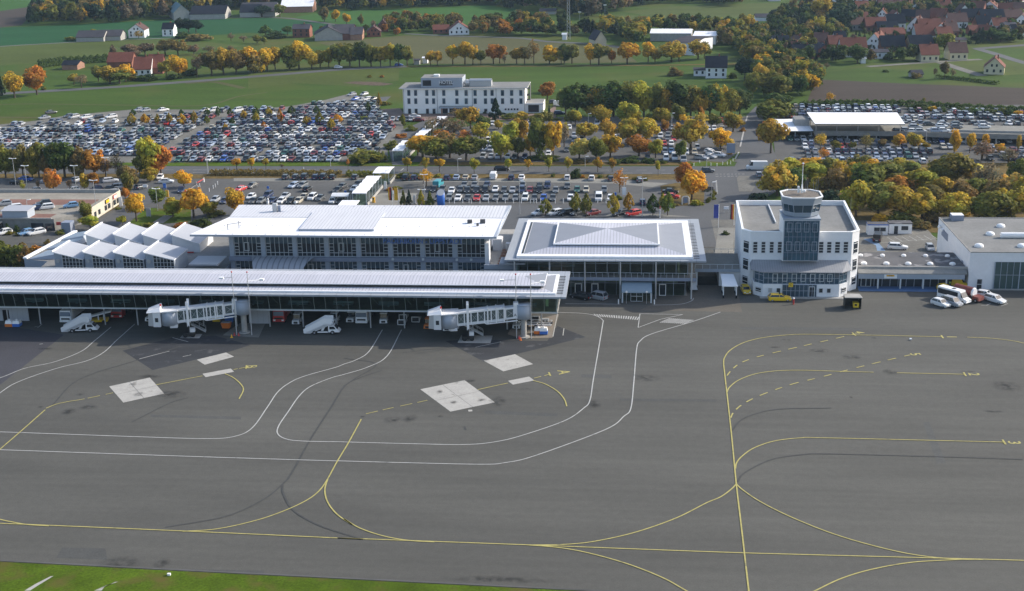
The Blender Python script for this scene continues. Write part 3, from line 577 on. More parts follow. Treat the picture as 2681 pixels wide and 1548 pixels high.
# ---- saw-tooth arrivals hall
hall = thing('arrivals_hall', 'low hall with two rows of white saw tooth roofs beside the terminal', 'building', (-110, 280, 0))
part('wall', hall, [M['bluegrey2'], M['felt']], lambda b: b.prism([(-129.0,264.5),(-88,264.5),(-88,300),(-134.6,300),(-136.4,276),(-130,274)], 0, 3.8, 0, 1))
part('parapet', hall, M['roofw'], lambda b: (b.hull([(-136.6,275.9,3.8),(-135.7,275.9,3.8),(-134.1,300.4,3.8),(-135.0,300.4,3.8)], [(-136.6,275.9,4.15),(-135.7,275.9,4.15),(-134.1,300.4,4.15),(-135.0,300.4,4.15)])))
def shed(row, i):
    x0 = (-123.6 if row == 0 else -124.2)+6.72*i; y0, y1 = ((263.9,272.6) if row == 0 else (282.5,292.6)); hz, lz = (8.9,7.3) if row == 0 else (8.0,5.9); w = 6.72
    r = part('shed_roof', hall, [M['roofgrey_hipshade2'], M['roofw']], lambda b: (b.hull([(x0-.2,y0-.5,hz-.12),(x0+w-.3,y0-.5,lz-.12),(x0+w-.3,y1,lz-.12),(x0-.2,y1,hz-.12)], [(x0-.2,y0-.5,hz+.05),(x0+w-.3,y0-.5,lz+.05),(x0+w-.3,y1,lz+.05),(x0-.2,y1,hz+.05)], 1, 0),
        b.hull([(x0-.3,y0-.55,hz+.06),(x0+.02,y0-.55,hz+.06),(x0+.02,y1+.1,hz+.06),(x0-.3,y1+.1,hz+.06)], [(x0-.3,y0-.55,hz+.25),(x0+.02,y0-.55,hz+.25),(x0+.02,y1+.1,hz+.25),(x0-.3,y1+.1,hz+.25)], 1)))
    part('shed_wall', hall, M['bluegrey2'] if row == 0 else M['offwhite'], lambda b: b.hull([(x0,y0,3.8),(x0+w-.4,y0,3.8),(x0+w-.4,y1-.3,3.8),(x0,y1-.3,3.8)], [(x0,y0,hz-.2),(x0+w-.4,y0,lz-.2),(x0+w-.4,y1-.3,lz-.2),(x0,y1-.3,hz-.2)]))
    if row == 0:
        a, e = x0+1.75, x0+w-.5; zl = lambda x: hz-.2+(lz-hz)*(x-x0)/(w-.4)
        g = part('hall_window', hall, M['pane'], lambda b: b.poly([(a,y0-.06,3.2),(e,y0-.06,3.2),(e,y0-.06,zl(e)),(a,y0-.06,zl(a))]))
        def fr(b):
            for q in range(7):
                x = a+(e-a)*q/6; b.box(x-.05,x+.05,y0-.14,y0-.04,3.2,zl(x))
            for q in range(6):
                z = 3.2+.85*q; xx = e if z < zl(e) else a+(e-a)*(zl(a)-z)/(zl(a)-zl(e)); b.box(a,max(a+.1,xx),y0-.13,y0-.05,z-.04,z+.04)
        part('window_frame', g, M['frame'], fr)
        part('wall_fan', hall, M['steel'], lambda b: b.tube((x0+.75,y0+.1,6.9),(x0+.75,y0-.35,6.9),.45,n=12))
        part('wall_lamp', hall, M['lamp'], lambda b: b.ball((x0+.9,y0-.2,4.3),.2))
M['roofgrey_hipshade2'] = mat('pale_grey_roof_sheet', (.37,.385,.42), .55, .3, noise=[(.4,.03,ST)], stripe=(1,.8,.1,.93))
for row in (0,1):
    for i in range(4): shed(row, i)
for i, y in enumerate((275.5,284.0,292.0)):
    part('side_rooflight', hall, [mat('blue_grey_rooflight', (.20,.25,.32), .35, .4, stripe=(1,.9,.12,1.5)), M['bluegrey2']], lambda b: b.hull([(-135,y,3.85),(-128.8,y,3.85),(-127.8,y+7,3.85),(-134,y+7,3.85)], [(-134.6,y+.4,4.1),(-129.2,y+.4,4.9),(-128.2,y+6.6,4.9),(-133.6,y+6.6,4.1)], 1, 0))
for i in range(4): part('roof_unit', hall, M['whitepaint'], lambda b: (b.box(-128+i*1.55,-126.7+i*1.55,279.6,281,3.8,5.1), b.tube((-127.3+i*1.55,280.2,5.1),(-127.3+i*1.55,280.2,5.3),.45,n=8)))
bx('roof_duct', hall, M['redp'], (-119,-114.5,279.5,279.7,3.85,4.0), (-110,-106,279.5,279.7,3.85,4.0), (-121,-99,281.6,281.9,3.85,4.1))
bx('link_roof', hall, M['roofgrey_hipshade2'], (-94.6,-88.2,265.2,272,5.6,5.9))
bx('link_window', hall, M['pane'], (-94.2,-88.6,264.4,264.49,2.5,3.7))
# ---- roof terrace between terminal and pavilion
link_b = thing('link_building', 'low flat roofed link with a furnished roof terrace between the two halls', 'building', (-22, 280, 0))
bx('wall', link_b, [M['bluegrey'], M['conc']], (-31.0,-24.2,266.5,300,0,5.0,0,1), (-24.2,-12,270,300,0,5.0,0,1))
bx('window_strip', link_b, M['pane'], (-29,-14,266.35,266.5,1.5,4.0))
bx('roof_canopy', link_b, M['brim'], (-27.4,-22,262.8,267.5,7.0,7.3))
part('parapet', link_b, M['bluegrey2'], lambda b: b.box(-31,-24.3,266.3,266.6,5.0,5.9))
part('stair_house', link_b, [M['offwhite'], M['roofw']], lambda b: (b.box(-30.6,-28.6,281,284,5,7.6,0,1), b.box(-27.6,-25.8,279.5,281,5,7.0,0,1)))
for i in range(6):
    y = 269+2.2*i
    for x0, g in ((-28.4,'a'),(-25.4,'b')):
        o = bx('terrace_bench', None, [M['wood']], (x0,x0+1.5,y,y+.5,5.35,5.45), (x0+.1,x0+.2,y,y+.4,5.0,5.35), (x0+1.3,x0+1.4,y,y+.4,5.0,5.35), (x0,x0+1.5,y-.7,y-.35,5.35,5.42), (x0+.3,x0+1.2,y-.6,y+.2,5.6,5.66), (x0+.7,x0+.8,y-.3,y-.1,5.0,5.6))
        tag(o, f'brown wooden terrace bench, {ordw(i)} from the front in the row beside the {"terminal roof" if g == "a" else "pavilion roof"}', 'bench', 'wooden benches on the roof terrace')
# ---- pavilion
pav = thing('departure_pavilion', 'square glass pavilion with a white hipped roof and raised centre', 'building', (-6, 278, 0))
bx('eave', pav, M['brim'], (-26.2,15.2,262.0,297.7,7.95,8.25))
def proof(b):
    o = [(-23.8,263.3),(12.6,263.3),(12.6,294.3),(-23.8,294.3)]; f = [(-22.4,264.9),(11.2,264.9),(11.2,292.2),(-22.4,292.2)]; r = [(-16.2,268.0),(5.6,268.0),(5.6,286.0),(-16.2,286.0)]
    b.prism(o, 8.25, 8.75, 1); z = lambda ring, h: [(x,y,h) for x,y in ring]
    F, Rr = z(f,8.76), z(r,9.75)
    for i in range(4): j = (i+1) % 4; b.poly([F[i],F[j],Rr[j],Rr[i]], 0 if i % 2 == 0 else 2)  # side hips take the grey that paints in their duller sheen
part('lower_roof', pav, [M['roofrib'], M['roofw'], M['roofgrey_hipshade']], proof)
part('gap', pav, M['blackp'], lambda b: b.box(-16.0,5.4,268.2,285.8,9.3,9.95))  # black filling, shade under the raised centre put into its colour
def ptop(b):
    r = [(-16.4,267.8),(5.8,267.8),(5.8,286.2),(-16.4,286.2)]; b.prism(r, 9.95, 10.25, 1); T = [(x,y,10.26) for x,y in [(-16.1,268.1),(5.5,268.1),(5.5,285.9),(-16.1,285.9)]]; a = (-5.3,277.0,11.2)
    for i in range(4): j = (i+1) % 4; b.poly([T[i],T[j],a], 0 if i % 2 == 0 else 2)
part('upper_roof', pav, [M['roofrib'], M['roofw'], M['roofgrey_hipshade']], ptop)
part('gutter', pav, M['blackp'], lambda b: b.box(-22.9,-22.5,265.2,292,8.76,8.82))
for i in range(24): bx('rafter', pav, M['blackp'], (12.7,13.9,264.0+i*1.25,264.14+i*1.25,8.26,8.34))
bx('back_wall', pav, M['bluegrey'], (-24,11.6,293,294,0,7.9), (-24,-23.6,265,293,0,7.9))
bx('inner_wall', pav, M['inner'], (-23.5,10,274,274.4,0,7.9))
bx('floor_slab', pav, [M['bluegrey'], M['floor']], (-24,13.3,262.3,274,3.85,4.55,0,1))
bx('ground_floor', pav, M['floor'], (-24,11.6,264.6,274,.0,.06))
part('glass_wall', pav, G_PIER, lambda b: (b.poly([(-24,264.5,4.55),(11.6,264.5,4.55),(11.6,264.5,7.95),(-24,264.5,7.95)]), b.poly([(-13.5,264.8,.06),(11.2,264.8,.06),(11.2,264.8,3.85),(-13.5,264.8,3.85)]),
     b.poly([(11.6,264.5,4.55),(11.6,293,4.55),(11.6,293,7.95),(11.6,264.5,7.95)]), b.poly([(11.2,264.8,.06),(11.2,293,.06),(11.2,293,3.85),(11.2,264.8,3.85)])))
def pm(b):
    for i in range(16): x = 11.55-2.37*i; b.box(x-.04,x+.04,264.38,264.49,4.55,7.95)
    for i in range(11): x = 11.1-2.37*i; b.box(x-.04,x+.04,264.68,264.79,.06,3.85)
    b.box(-24,11.6,264.39,264.48,6.9,6.98); b.box(-13.5,11.2,264.69,264.78,2.6,2.68)
    for i in range(12): y = 266+2.4*i; b.box(11.61,11.72,y-.04,y+.04,4.55,7.95)
part('window_frame', pav, M['bluegrey2'], pm)
part('balcony_rail', pav, M['frame'], lambda b: (b.box(-24,13.2,262.36,262.42,5.5,5.56), [b.box(-24+1.2*i,-23.95+1.2*i,262.36,262.41,4.55,5.5) for i in range(31)]))
for i in range(6): x = 12.3-7.3*i; part('column', pav, M['steel'], lambda b: b.tube((x,262.25,0),(x,262.25,7.95),.16,n=8))
for k in (742,893,1507):
    x = GY('A3',k,960,264.6).x; d = bx('door', pav, M['pane'], (x-.6,x+.6,264.6,264.68,.06,2.4)); b = MB(); grid(b, x-.65, x+.65, 264.6, .06, 2.45, 1, 1, .14, .1); b.build('door_frame', M['whitepaint'], d)
def hood(b): b.poly([(-2,263.8,3.55),(-2,259.2,2.5),(4.2,259.2,2.5),(4.2,263.8,3.55)]); b.box(-2,4.2,259.1,259.2,2.2,2.5)
ent = part('entrance_hood', pav, mat('pale_blue_hood', (.28,.36,.42), .5, .4, stripe=(1,.5,.1,.8)), hood)
part('hood_post', pav, M['frame'], lambda b: b.box(-1.95,-1.65,259.25,259.5,0,2.25)); part('hood_post', pav, M['frame'], lambda b: b.box(3.9,4.2,259.25,259.5,0,2.25))
b = MB(); grid(b, -.1, 2.3, 260.4, .06, 2.2, 2, 2, .1, .1); b.build('porch_frame', M['frame'], pav)
part('porch_glass', pav, G_PIER, lambda b: b.poly([(-1.7,260.5,.06),(4.0,260.5,.06),(4.0,260.5,2.2),(-1.7,260.5,2.2)]))
for x, w in ((-1.0,'beside the silver van'), (3.1,'beside the open door frame')):
    t = thing('globe_lamp', f'white globe lamp on a thin post in the pavilion entrance, {w}', 'lamp', (x,258.9,0), 'globe lamps at the pavilion entrance')
    part('post', t, M['steel'], lambda b: b.tube((x,258.9,0),(x,258.9,2.3),.04)); part('globe', t, M['lamp'], lambda b: b.ball((x,258.9,2.5),.26,10), True)
for x, w in ((-2.6,'on the side of the parked silver van'), (4.7,'on the side of the canopy trailer')):
    t = thing('bollard', f'short white bollard by the pavilion entrance, {w}', 'bollard', (x,258.6,0), 'white bollards at the pavilion entrance')
    part('post', t, M['whitepaint'], lambda b: b.tube((x,258.6,0),(x,258.6,.9),.13,n=10)); part('cap', t, M['whitepaint'], lambda b: b.ball((x,258.6,.9),.13,8,half=True))
# ---- bridge with underpass between pavilion and control building
brg = thing('link_bridge', 'low grey bridge with railing over a yellow walled underpass', 'bridge', (18, 276, 0))
bx('deck', brg, [M['bluegrey2'], M['paving']], (13.4,24.3,271.5,284,3.2,3.9,0,1)); bx('wall', brg, M['render'], (18.5,23.2,272,284,0,3.2), (13.5,14.0,272,284,0,3.2))
bx('underpass_wall', brg, mat('ochre_wall', (.42,.22,.02), .8), (14,18.5,279,279.3,1.2,3.2)); bx('underpass_floor', brg, M['dark'], (14.1,18.4,272.4,278.9,.02,.08))
part('railing', brg, M['frame'], lambda b: (b.box(13.4,24.3,271.5,271.56,4.85,4.92), b.box(13.4,24.3,283.9,283.96,4.85,4.92), [b.box(13.4+1.55*i,13.46+1.55*i,y,y+.05,3.9,4.85) for i in range(8) for y in (271.51,283.91)]))
# ---- control building with tower
ctl = thing('control_tower', 'white airport control building with a glazed central tower and cab', 'tower', (35, 275, 0))
ring = [(24.6,269),(45.3,269),(47.0,270.8),(47.9,297.4),(23.6,297.4),(22.9,271.2)]
inn = lambda r, d: [(x+(d if x < 35 else -d), y+(d if y < 280 else -d)) for x, y in r]
part('wall', ctl, [M['render'], M['felt']], lambda b: b.prism(ring, 0, 11.7, 0, 1))
def para(b):
    A, B = ring, inn(ring, .4)
    for i in range(6):
        j = (i+1) % 6; b.hull([(*A[i],11.7),(*A[j],11.7),(*B[j],11.7),(*B[i],11.7)], [(*A[i],12.6),(*A[j],12.6),(*B[j],12.6),(*B[i],12.6)], 0)
part('parapet', ctl, M['render'], para)
part('coping', ctl, M['whitepaint'], lambda b: [b.hull([(*A[i],12.6),(*A[(i+1)%6],12.6),(*B[(i+1)%6],12.6),(*B[i],12.6)], [(*A[i],12.75),(*A[(i+1)%6],12.75),(*B[(i+1)%6],12.75),(*B[i],12.75)]) for A, B in ((inn(ring,-.06), inn(ring,.42)),) for i in range(6)])
bx('roof_kerb', ctl, M['offwhite'], (30.7,30.9,280,296.8,11.7,12.1))
def slot(px0, px1, top=495, bot=590):
    a, b_ = GY('A4',px0,top,268.9), GY('A4',px1,bot,268.9)
    w = bx('window', ctl, M['pane'], (a.x,b_.x,268.93,269.0,b_.z,a.z)); f = MB(); grid(f, a.x+.03, b_.x-.03, 268.93, b_.z, a.z, 1, 4, .1, .06); f.build('window_frame', M['offwhite'], w)
    bx('window_sill', w, M['offwhite'], (a.x-.05,b_.x+.05,268.8,268.95,b_.z-.1,b_.z))
for q in ((232,268),(302,335),(372,405),(440,475),(788,825),(857,893),(925,965),(997,1033)): slot(*q)
def cwin(p, q, z0, z1):
    p, q = Vector(p), Vector(q); d = (q-p).normalized(); n = Vector((d.y,-d.x)); a, b_ = p+(q-p)*.28+n*.02, p+(q-p)*.82+n*.02
    w = part('window', ctl, M['pane'], lambda b: b.hull([(a.x,a.y,z0),(b_.x,b_.y,z0),(b_.x+n.x*.04,b_.y+n.y*.04,z0),(a.x+n.x*.04,a.y+n.y*.04,z0)][::-1], [(a.x,a.y,z1),(b_.x,b_.y,z1),(b_.x+n.x*.04,b_.y+n.y*.04,z1),(a.x+n.x*.04,a.y+n.y*.04,z1)][::-1]))
    def fr(b):
        for z in (z0, z0+(z1-z0)*.35, z1-(z1-z0)*.15, z1): b.hull([(a.x,a.y,z-.05),(b_.x,b_.y,z-.05),(b_.x+n.x*.1,b_.y+n.y*.1,z-.05),(a.x+n.x*.1,a.y+n.y*.1,z-.05)], [(a.x,a.y,z+.05),(b_.x,b_.y,z+.05),(b_.x+n.x*.1,b_.y+n.y*.1,z+.05),(a.x+n.x*.1,a.y+n.y*.1,z+.05)])
    part('window_frame', w, M['offwhite'], fr)
for z0, z1 in ((8.0,10.5),(4.3,6.7),(1.2,2.9)): cwin((22.9,271.2),(24.6,269),z0,z1); cwin((45.3,269),(47.0,270.8),z0,z1)
# tower shaft
shaft = bx('tower_shaft', ctl, [M['render'], M['roofgrey_hipshade']], (31.0,38.4,267.3,275,6.9,15.7,0,1))
bx('shaft_cornice', shaft, M['bluegrey2'], (30.9,38.5,267.1,275.1,15.7,16.0))
gl = bx('curtain_wall', ctl, mat('tower_curtain_glass', (.026,.075,.11), .12, .6, noise=[(.6,.35,ST)]), (31.2,38.2,267.05,267.3,7.1,15.5))
b = MB(); grid(b, 31.2, 38.2, 267.05, 7.1, 15.5, 8, 5, .07, .06); b.build('window_frame', M['bluegrey'], gl)
for z in (9.2, 13.2):
    for i in range(4): f = MB(); x = 31.75+1.72*i; grid(f, x, x+.95, 266.98, z, z+1.9, 1, 1, .1, .06); w = f.build('opening_light', M['bluegrey2'], gl); bx('pane', w, M['pane'], (x+.06,x+.89,267.0,267.04,z+.06,z+1.84)) if False else None
# cab
M['cabgrey'] = mat('cab_cladding', (.27,.31,.36), .6, .3)
def octo(w, f, z, cx=34.8, cy=271.3):
    h, e = w/2, f/2; return [(cx-e,cy-h,z),(cx+e,cy-h,z),(cx+h,cy-e,z),(cx+h,cy+e,z),(cx+e,cy+h,z),(cx-e,cy+h,z),(cx-h,cy+e,z),(cx-h,cy-e,z)]
part('cab_base', ctl, M['cabgrey'], lambda b: (b.hull(octo(6.6,3.0,16.0), octo(7.0,3.3,16.25)), b.hull(octo(7.0,3.3,16.25), octo(7.1,3.4,17.0))))
cabg = part('cab_glass', ctl, mat('cab_glazing', (.03,.06,.085), .05, .7), lambda b: b.hull(octo(6.95,3.3,17.0), octo(7.5,3.9,18.7)))
def cabf(b):
    A, B = octo(7.05,3.4,17.0), octo(7.62,4.0,18.7)
    for i in range(8):
        b.tube(A[i], B[i], .09, n=4); j = (i+1) % 8; b.tube(A[i], A[j], .07, n=4); b.tube(B[i], B[j], .07, n=4)
        b.tube([(u+v)/2 for u, v in zip(A[i],A[j])], [(u+v)/2 for u, v in zip(B[i],B[j])], .05, n=4)
part('cab_frame', cabg, M['bluegrey2'], cabf)
part('cab_wall', ctl, M['cabgrey'], lambda b: b.hull(octo(7.65,4.0,18.7), octo(8.2,4.7,20.1)))
def rimf(b):
    A, B, Cc, D = octo(8.3,4.8,20.1), octo(7.7,4.4,20.1), octo(8.3,4.8,20.3), octo(7.7,4.4,20.3)
    for i in range(8): j = (i+1) % 8; b.hull([A[i],A[j],B[j],B[i]], [Cc[i],Cc[j],D[j],D[i]])
part('cab_rim', ctl, M['whitepaint'], rimf)
part('cab_roof', ctl, mat('roof_gravel', (.17,.15,.13), .95, .1, noise=[(1.5,.3,ST)]), lambda b: b.hull(octo(7.7,4.4,20.02), octo(7.7,4.4,20.11)))
mast = part('mast', ctl, M['whitepaint'], lambda b: (b.tube((34.9,271.3,20.5),(34.9,271.3,26.6),.10,.05), b.ball((34.9,271.3,26.6),.22)))
part('mast_arm', mast, M['redp'], lambda b: b.tube((34.5,271.3,26.4),(35.3,271.3,26.4),.08))
part('mast_base', mast, M['whitepaint'], lambda b: (b.tube((34.9,271.3,20.5),(34.9,271.3,22.3),.3,.12), b.ball((35.4,271.0,20.9),.35), b.box(34.0,34.4,271.2,271.6,20.5,21.8)))
for x, y, h in ((31.9,272,2.8),(35.9,273,2.6),(36.3,273.4,2.2),(37.4,272.8,2.4),(38.2,271.8,3.2),(37.9,272.6,2.6)): part('antenna', ctl, M['steel'], lambda b: b.tube((x,y,20.1),(x,y,20.4+h),.035,.02,4))
part('antenna', ctl, M['steel'], lambda b: b.tube((46.6,281,12.7),(46.6,281,17.3),.04,.02,4))
# entrance block
er = [(27.0,264.4),(42.5,264.4),(44.4,266.2),(44.4,269),(25.2,269),(25.2,266.2)]
part('entrance_block', ctl, M['render'], lambda b: b.prism(er, 0, 2.75))
ug = part('upper_glazing', ctl, M['pane2'], lambda b: b.prism([(27.1,264.55),(42.4,264.55),(44.2,266.3),(44.2,268.99),(25.4,268.99),(25.4,266.3)], 2.75, 5.3))
def ugf(b):
    grid(b, 27.1, 42.4, 264.55, 2.8, 5.25, 16, 2, .08, .09)
    for p, q in (((25.4,266.3),(27.1,264.55)), ((42.4,264.55),(44.2,266.3))):
        for i in range(3): t = i/2; x, y = p[0]+(q[0]-p[0])*t, p[1]+(q[1]-p[1])*t; b.tube((x,y-.05,2.75),(x,y-.05,5.3),.07,n=4)
        for z in (3.4,4.6): b.tube((p[0],p[1]-.06,z),(q[0],q[1]-.06,z),.05,n=4)
part('window_frame', ug, M['bluegrey2'], ugf)
for x in (29.4,31.4,33.3,35.1,37.0,38.8,40.5): f = MB(); grid(f, x-.45, x+.45, 264.45, 3.4, 4.95, 1, 1, .1, .06); f.build('opening_light', M['frame'], ug)
part('canopy_roof', ctl, mat('ribbed_grey_roof', (.27,.275,.29), .7, .3, stripe=(0,.5,.15,.75), noise=[(.5,.08,ST)]), lambda b: b.hull([(26.7,264.0,5.3),(42.8,264.0,5.3),(45.0,266.0,5.3),(45.0,268.99,5.9),(24.6,268.99,5.9),(24.6,266.0,5.3)], [(26.7,264.0,5.45),(42.8,264.0,5.45),(45.0,266.0,5.5),(44.6,268.99,6.7),(25.0,268.99,6.7),(24.6,266.0,5.5)]))
dg = bx('entrance_glazing', ctl, M['pane2'], (31.0,37.9,264.3,264.42,.05,2.7)); b = MB(); grid(b, 31.0, 37.9, 264.3, .1, 2.7, 8, 2, .07, .08); b.build('window_frame', M['bluegrey2'], dg)
dd = bx('door', ctl, M['pane'], (36.4,37.5,264.24,264.29,.1,2.3)); b = MB(); grid(b, 36.4, 37.5, 264.24, .1, 2.3, 1, 1, .13, .06); b.build('door_frame', M['frame'], dd)
for x in (28.5,30.2,38.8,40.4):
    w = bx('window', ctl, M['pane'] if x != 28.5 else M['steel'], (x-.4,x+.4,264.33,264.41,1.0,1.95)); f = MB(); grid(f, x-.4, x+.4, 264.33, 1.0, 1.95, 1, 1, .09, .05); f.build('window_frame', M['offwhite'], w)
cwin((25.2,266.2),(27.0,264.4),.9,1.9); cwin((42.5,264.4),(44.4,266.2),.9,1.9)
bx('plinth', ctl, M['conc'], (26.4,43.6,263.2,264.38,.02,.14))
sg = bx('letter_sign', ctl, M['yellowp'], (32.2,33.1,264.1,264.22,2.25,3.15)); text('C', 'letter', sg, M['blackp'], .8, facing(Vector((32.65,264.08,2.7))), .01)
# ---- low terminal annex between tower and hangar
anx = thing('flat_roofed_annex', 'low flat roofed annex with white domes and a blue floor strip beside the tower', 'building', (58, 276, 0))
bx('wall', anx, [M['bluegrey2'], M['felt2']], (47.3,69.6,272.6,284.4,0,4.3,0,1)); bx('roof_edge', anx, M['conc'], (47.3,69.7,272.2,272.6,4.1,4.5))
part('sloping_canopy', anx, M['conc2'], lambda b: b.hull([(47.3,270.6,3.3),(69.4,270.6,3.3),(69.6,272.2,3.75),(47.3,272.2,3.75)], [(47.3,270.6,3.42),(69.4,270.6,3.42),(69.6,272.2,4.1),(47.3,272.2,4.1)]))
bx('fascia', anx, M['bluegrey2'], (47.3,69.0,270.7,271.0,2.2,3.3)); bx('glazing', anx, M['pane'], (47.4,69.2,272.4,272.58,.05,2.4))
def af(b):
    for i in range(14): x = 47.6+1.65*i; b.box(x-.05,x+.05,272.3,272.39,.05,2.4)
part('window_frame', anx, M['bluegrey2'], af)
for k in (1285,1475,1668,1862): x = GY('A4',k,850,271).x; bx('column', anx, M['frame'], (x-.14,x+.14,270.72,270.98,0,2.2))
bx('floor_strip', anx, M['bluestrip'], (47.4,66.5,268.9,272.4,.02,.09))
f = MB(); x = GY('A4',1185,845,272.2).x; grid(f, x-1.0, x+1.0, 272.25, .1, 2.2, 2, 1, .12, .08); f.build('door_frame', M['frame'], anx)
x = GY('A4',1395,780,270.6).x; sb = bx('sign_board', anx, M['whitepaint'], (x-1.3,x+1.3,270.6,270.68,2.35,3.2)); bx('sign_panel', sb, M['goldp'], (x-.85,x+.75,270.55,270.59,2.78,3.12))
text('ADAC', 'letters', sb, M['blackp'], .34, facing(Vector((x-.05,270.54,2.95))), .01)
for xx, yy, r in [(GY('A4',k,650,274.6).x,274.6,.62) for k in (1170,1360,1545,1730,1920)] + [(GY('A4',k,600,281).x,281,.5) for k in (1140,1325,1505,1690,1875)]:
    part('roof_dome', anx, M['whitepaint'], lambda b: (b.tube((xx,yy,4.3),(xx,yy,4.55),r*1.05,n=12), b.ball((xx,yy,4.55),r,12,sz=.5,half=True)), False)
# ---- hangar
hg = thing('hangar', 'white hangar with a flat grey roof and a tall green glass door', 'hangar', (90, 285, 0))
bx('wall', hg, [M['render'], M['felt']], (69.8,135,270.9,300.8,0,8.0,0,1))
bx('roof_edge', hg, M['conc2'], (69.7,135,270.8,271.1,8.0,8.15), (69.7,70.0,271.1,300.8,8.0,8.15), (70.0,135,300.5,300.8,8.0,8.15))
hd = bx('hangar_door', hg, M['gdoor'], (74.9,100,270.75,270.89,.25,6.0)); 
def hdf(b):
    for i in range(12): x = 74.9+1.27*i; w = .1 if i % 4 == 0 else .04; b.box(x-w,x+w,270.68,270.74,.25,6.0)
    b.box(74.9,100,270.69,270.735,3.2,3.28)
part('door_frame', hd, M['bluegrey2'], hdf); bx('door_track', hg, M['conc'], (74.5,100,270.4,270.7,.02,.2))
x = GY('A4',2145,850,270.8).x; w = bx('door', hg, M['pane'], (x-.55,x+.5,270.8,270.89,.05,2.3)); f = MB(); grid(f, x-.55, x+.5, 270.8, .05, 2.3, 1, 2, .1, .05); f.build('door_frame', M['offwhite'], w)
part('roof_pipe', hg, M['whitepaint'], lambda b: (b.tube((78.9,283,8.55),(110,283,8.55),.65,n=12), b.box(86.4,87.6,282.2,283.8,8.0,9.3)))
for k, y in (((2325,360),292.5),((2235,440),285.5),((2140,545),275.5),((2500,550),275.5)):
    xx = GY('A4',k[0],k[1],y).x; part('roof_dome', hg, M['whitepaint'], lambda b: (b.tube((xx,y,8.0),(xx,y,8.3),.95,n=12), b.ball((xx,y,8.3),.9,12,sz=.5,half=True)))
bx('roof_hatch', hg, [M['bluegrey'], M['whitepaint']], (72.0,74.6,297.8,300.2,8.0,9.3,0,1))
for y in (296,299): part('wall_lamp', hg, M['whitepaint'], lambda b: b.ball((69.4,y-1,6.6),.42))
bx('side_window', hg, M['bluegrey'], (69.7,69.79,291,297,5.0,6.6)); bx('side_door', hg, M['bluegrey'], (69.7,69.79,276,277.4,2.6,4.6))
# ---- two site cabins
for x0, x1, y, nm, wn in ((56.7,61.4,315.3,'white site cabin with a blue roof edge and wide window',1), (61.9,67.3,316.6,'white site cabin with a dark roof edge, a door and a small window',2)):
    t = thing('site_cabin', nm, 'cabin', ((x0+x1)/2,y,0)); bx('wall', t, M['whitepaint'], (x0,x1,y,y+2.6,.05,2.5)); bx('roof', t, [M['bluep'] if wn == 1 else M['felt2'], M['felt2']], (x0-.1,x1+.1,y-.1,y+2.7,2.5,2.75,0,1))
    if wn == 1: w = bx('window', t, M['pane'], (x0+1.4,x1-.5,y-.06,y-.001,1.0,2.0)); f = MB(); grid(f, x0+1.4, x1-.5, y-.06, 1.0, 2.0, 2, 1, .07, .05); f.build('window_frame', M['offwhite'], w)
    else: bx('door', t, M['pane'], (x0+1.2,x0+2.1,y-.06,y-.001,.1,2.0)); bx('window', t, M['pane'], (x0+2.9,x1-.9,y-.06,y-.001,1.0,2.0))
# ---- hotel
ho = thing('hotel', 'long white three storey hotel with a grey roof block', 'hotel', (-64, 501, 0))
hx0, hx1, hy = GY('G3',160,600,496).x, GY('G3',2120,600,496).x, 496.0
zt = GY('G3',1000,320,hy).z
bx('wall', ho, M['hotelw'], (hx0,hx1,hy,hy+14,0,zt)); bx('roof', ho, [M['offwhite'], M['felt']], (hx0-1.3,hx1+1.1,hy-.8,hy+15,zt,zt+.3,0,1))
def hw(px, py0, py1, px1, nm='window', m='pane2'):
    a, b_ = GY('G3',px,py0,hy), GY('G3',px1,py1,hy); w = bx(nm, ho, M[m], (a.x,b_.x,hy-.07,hy-.005,b_.z,a.z)); f = MB(); grid(f, a.x, b_.x, hy-.07, b_.z, a.z, 1, 1, .1, .05); f.build('window_frame', M['steel'], w)
for xx in (222,332,512,620,785,995,1145,1290,1455,1563,1730,1878,2026):
    hw(xx,345,437,xx+52); hw(xx+3,478,568,xx+54)
for xx in (236,342,524,630,1296,1462): hw(xx,645,725 if xx < 1400 else 690,xx+50,'window','pane')
for i in range(5): hw(1793+48*i,640,668,1822+48*i,'window','pane')
a, b_ = GY('G3',440,150,hy+1), GY('G3',1112,310,hy+1)
pt = bx('roof_block', ho, [M['bluegrey2'], M['felt']], (a.x,b_.x,hy+1,hy+11,zt+.3,a.z,0,1)); bx('vent_grille', pt, M['dark'], (a.x+.7,a.x+3.9,hy+.93,hy+.999,zt+.9,zt+3.0))
text('HOTEL', 'hotel_letters', pt, M['whitepaint'], 1.75, facing(Vector((GY('G3',840,220,hy).x,hy+.9,GY('G3',840,222,hy+.9).z))), .05); bx('letter_board', pt, M['felt2'], (GY('G3',735,220,hy).x,GY('G3',945,220,hy).x,hy+.94,hy+.995,zt+1.0,zt+2.6))
bx('roof_skylight', pt, M['whitepaint'], (a.x+4.5,a.x+6.5,hy+4,hy+6,a.z,a.z+.8)); a2 = GY('G3',1225,190,hy+3)
part('roof_duct', ho, M['steel'], lambda b: (b.box(a2.x,a2.x+8.3,hy+3,hy+7,zt+.3,zt+2.2), b.tube((a2.x-.3,hy+3.5,zt+2.4),(a2.x+8.2,hy+3.5,zt+2.4),.45,n=8), b.tube((a2.x-.3,hy+6.5,zt+2.4),(a2.x+8.2,hy+6.5,zt+2.4),.45,n=8), b.ball((a2.x-1,hy+4,zt+1.6),1.4,10)))
a, b_ = GY('G3',730,600,hy-3), GY('G3',1260,640,hy-3)
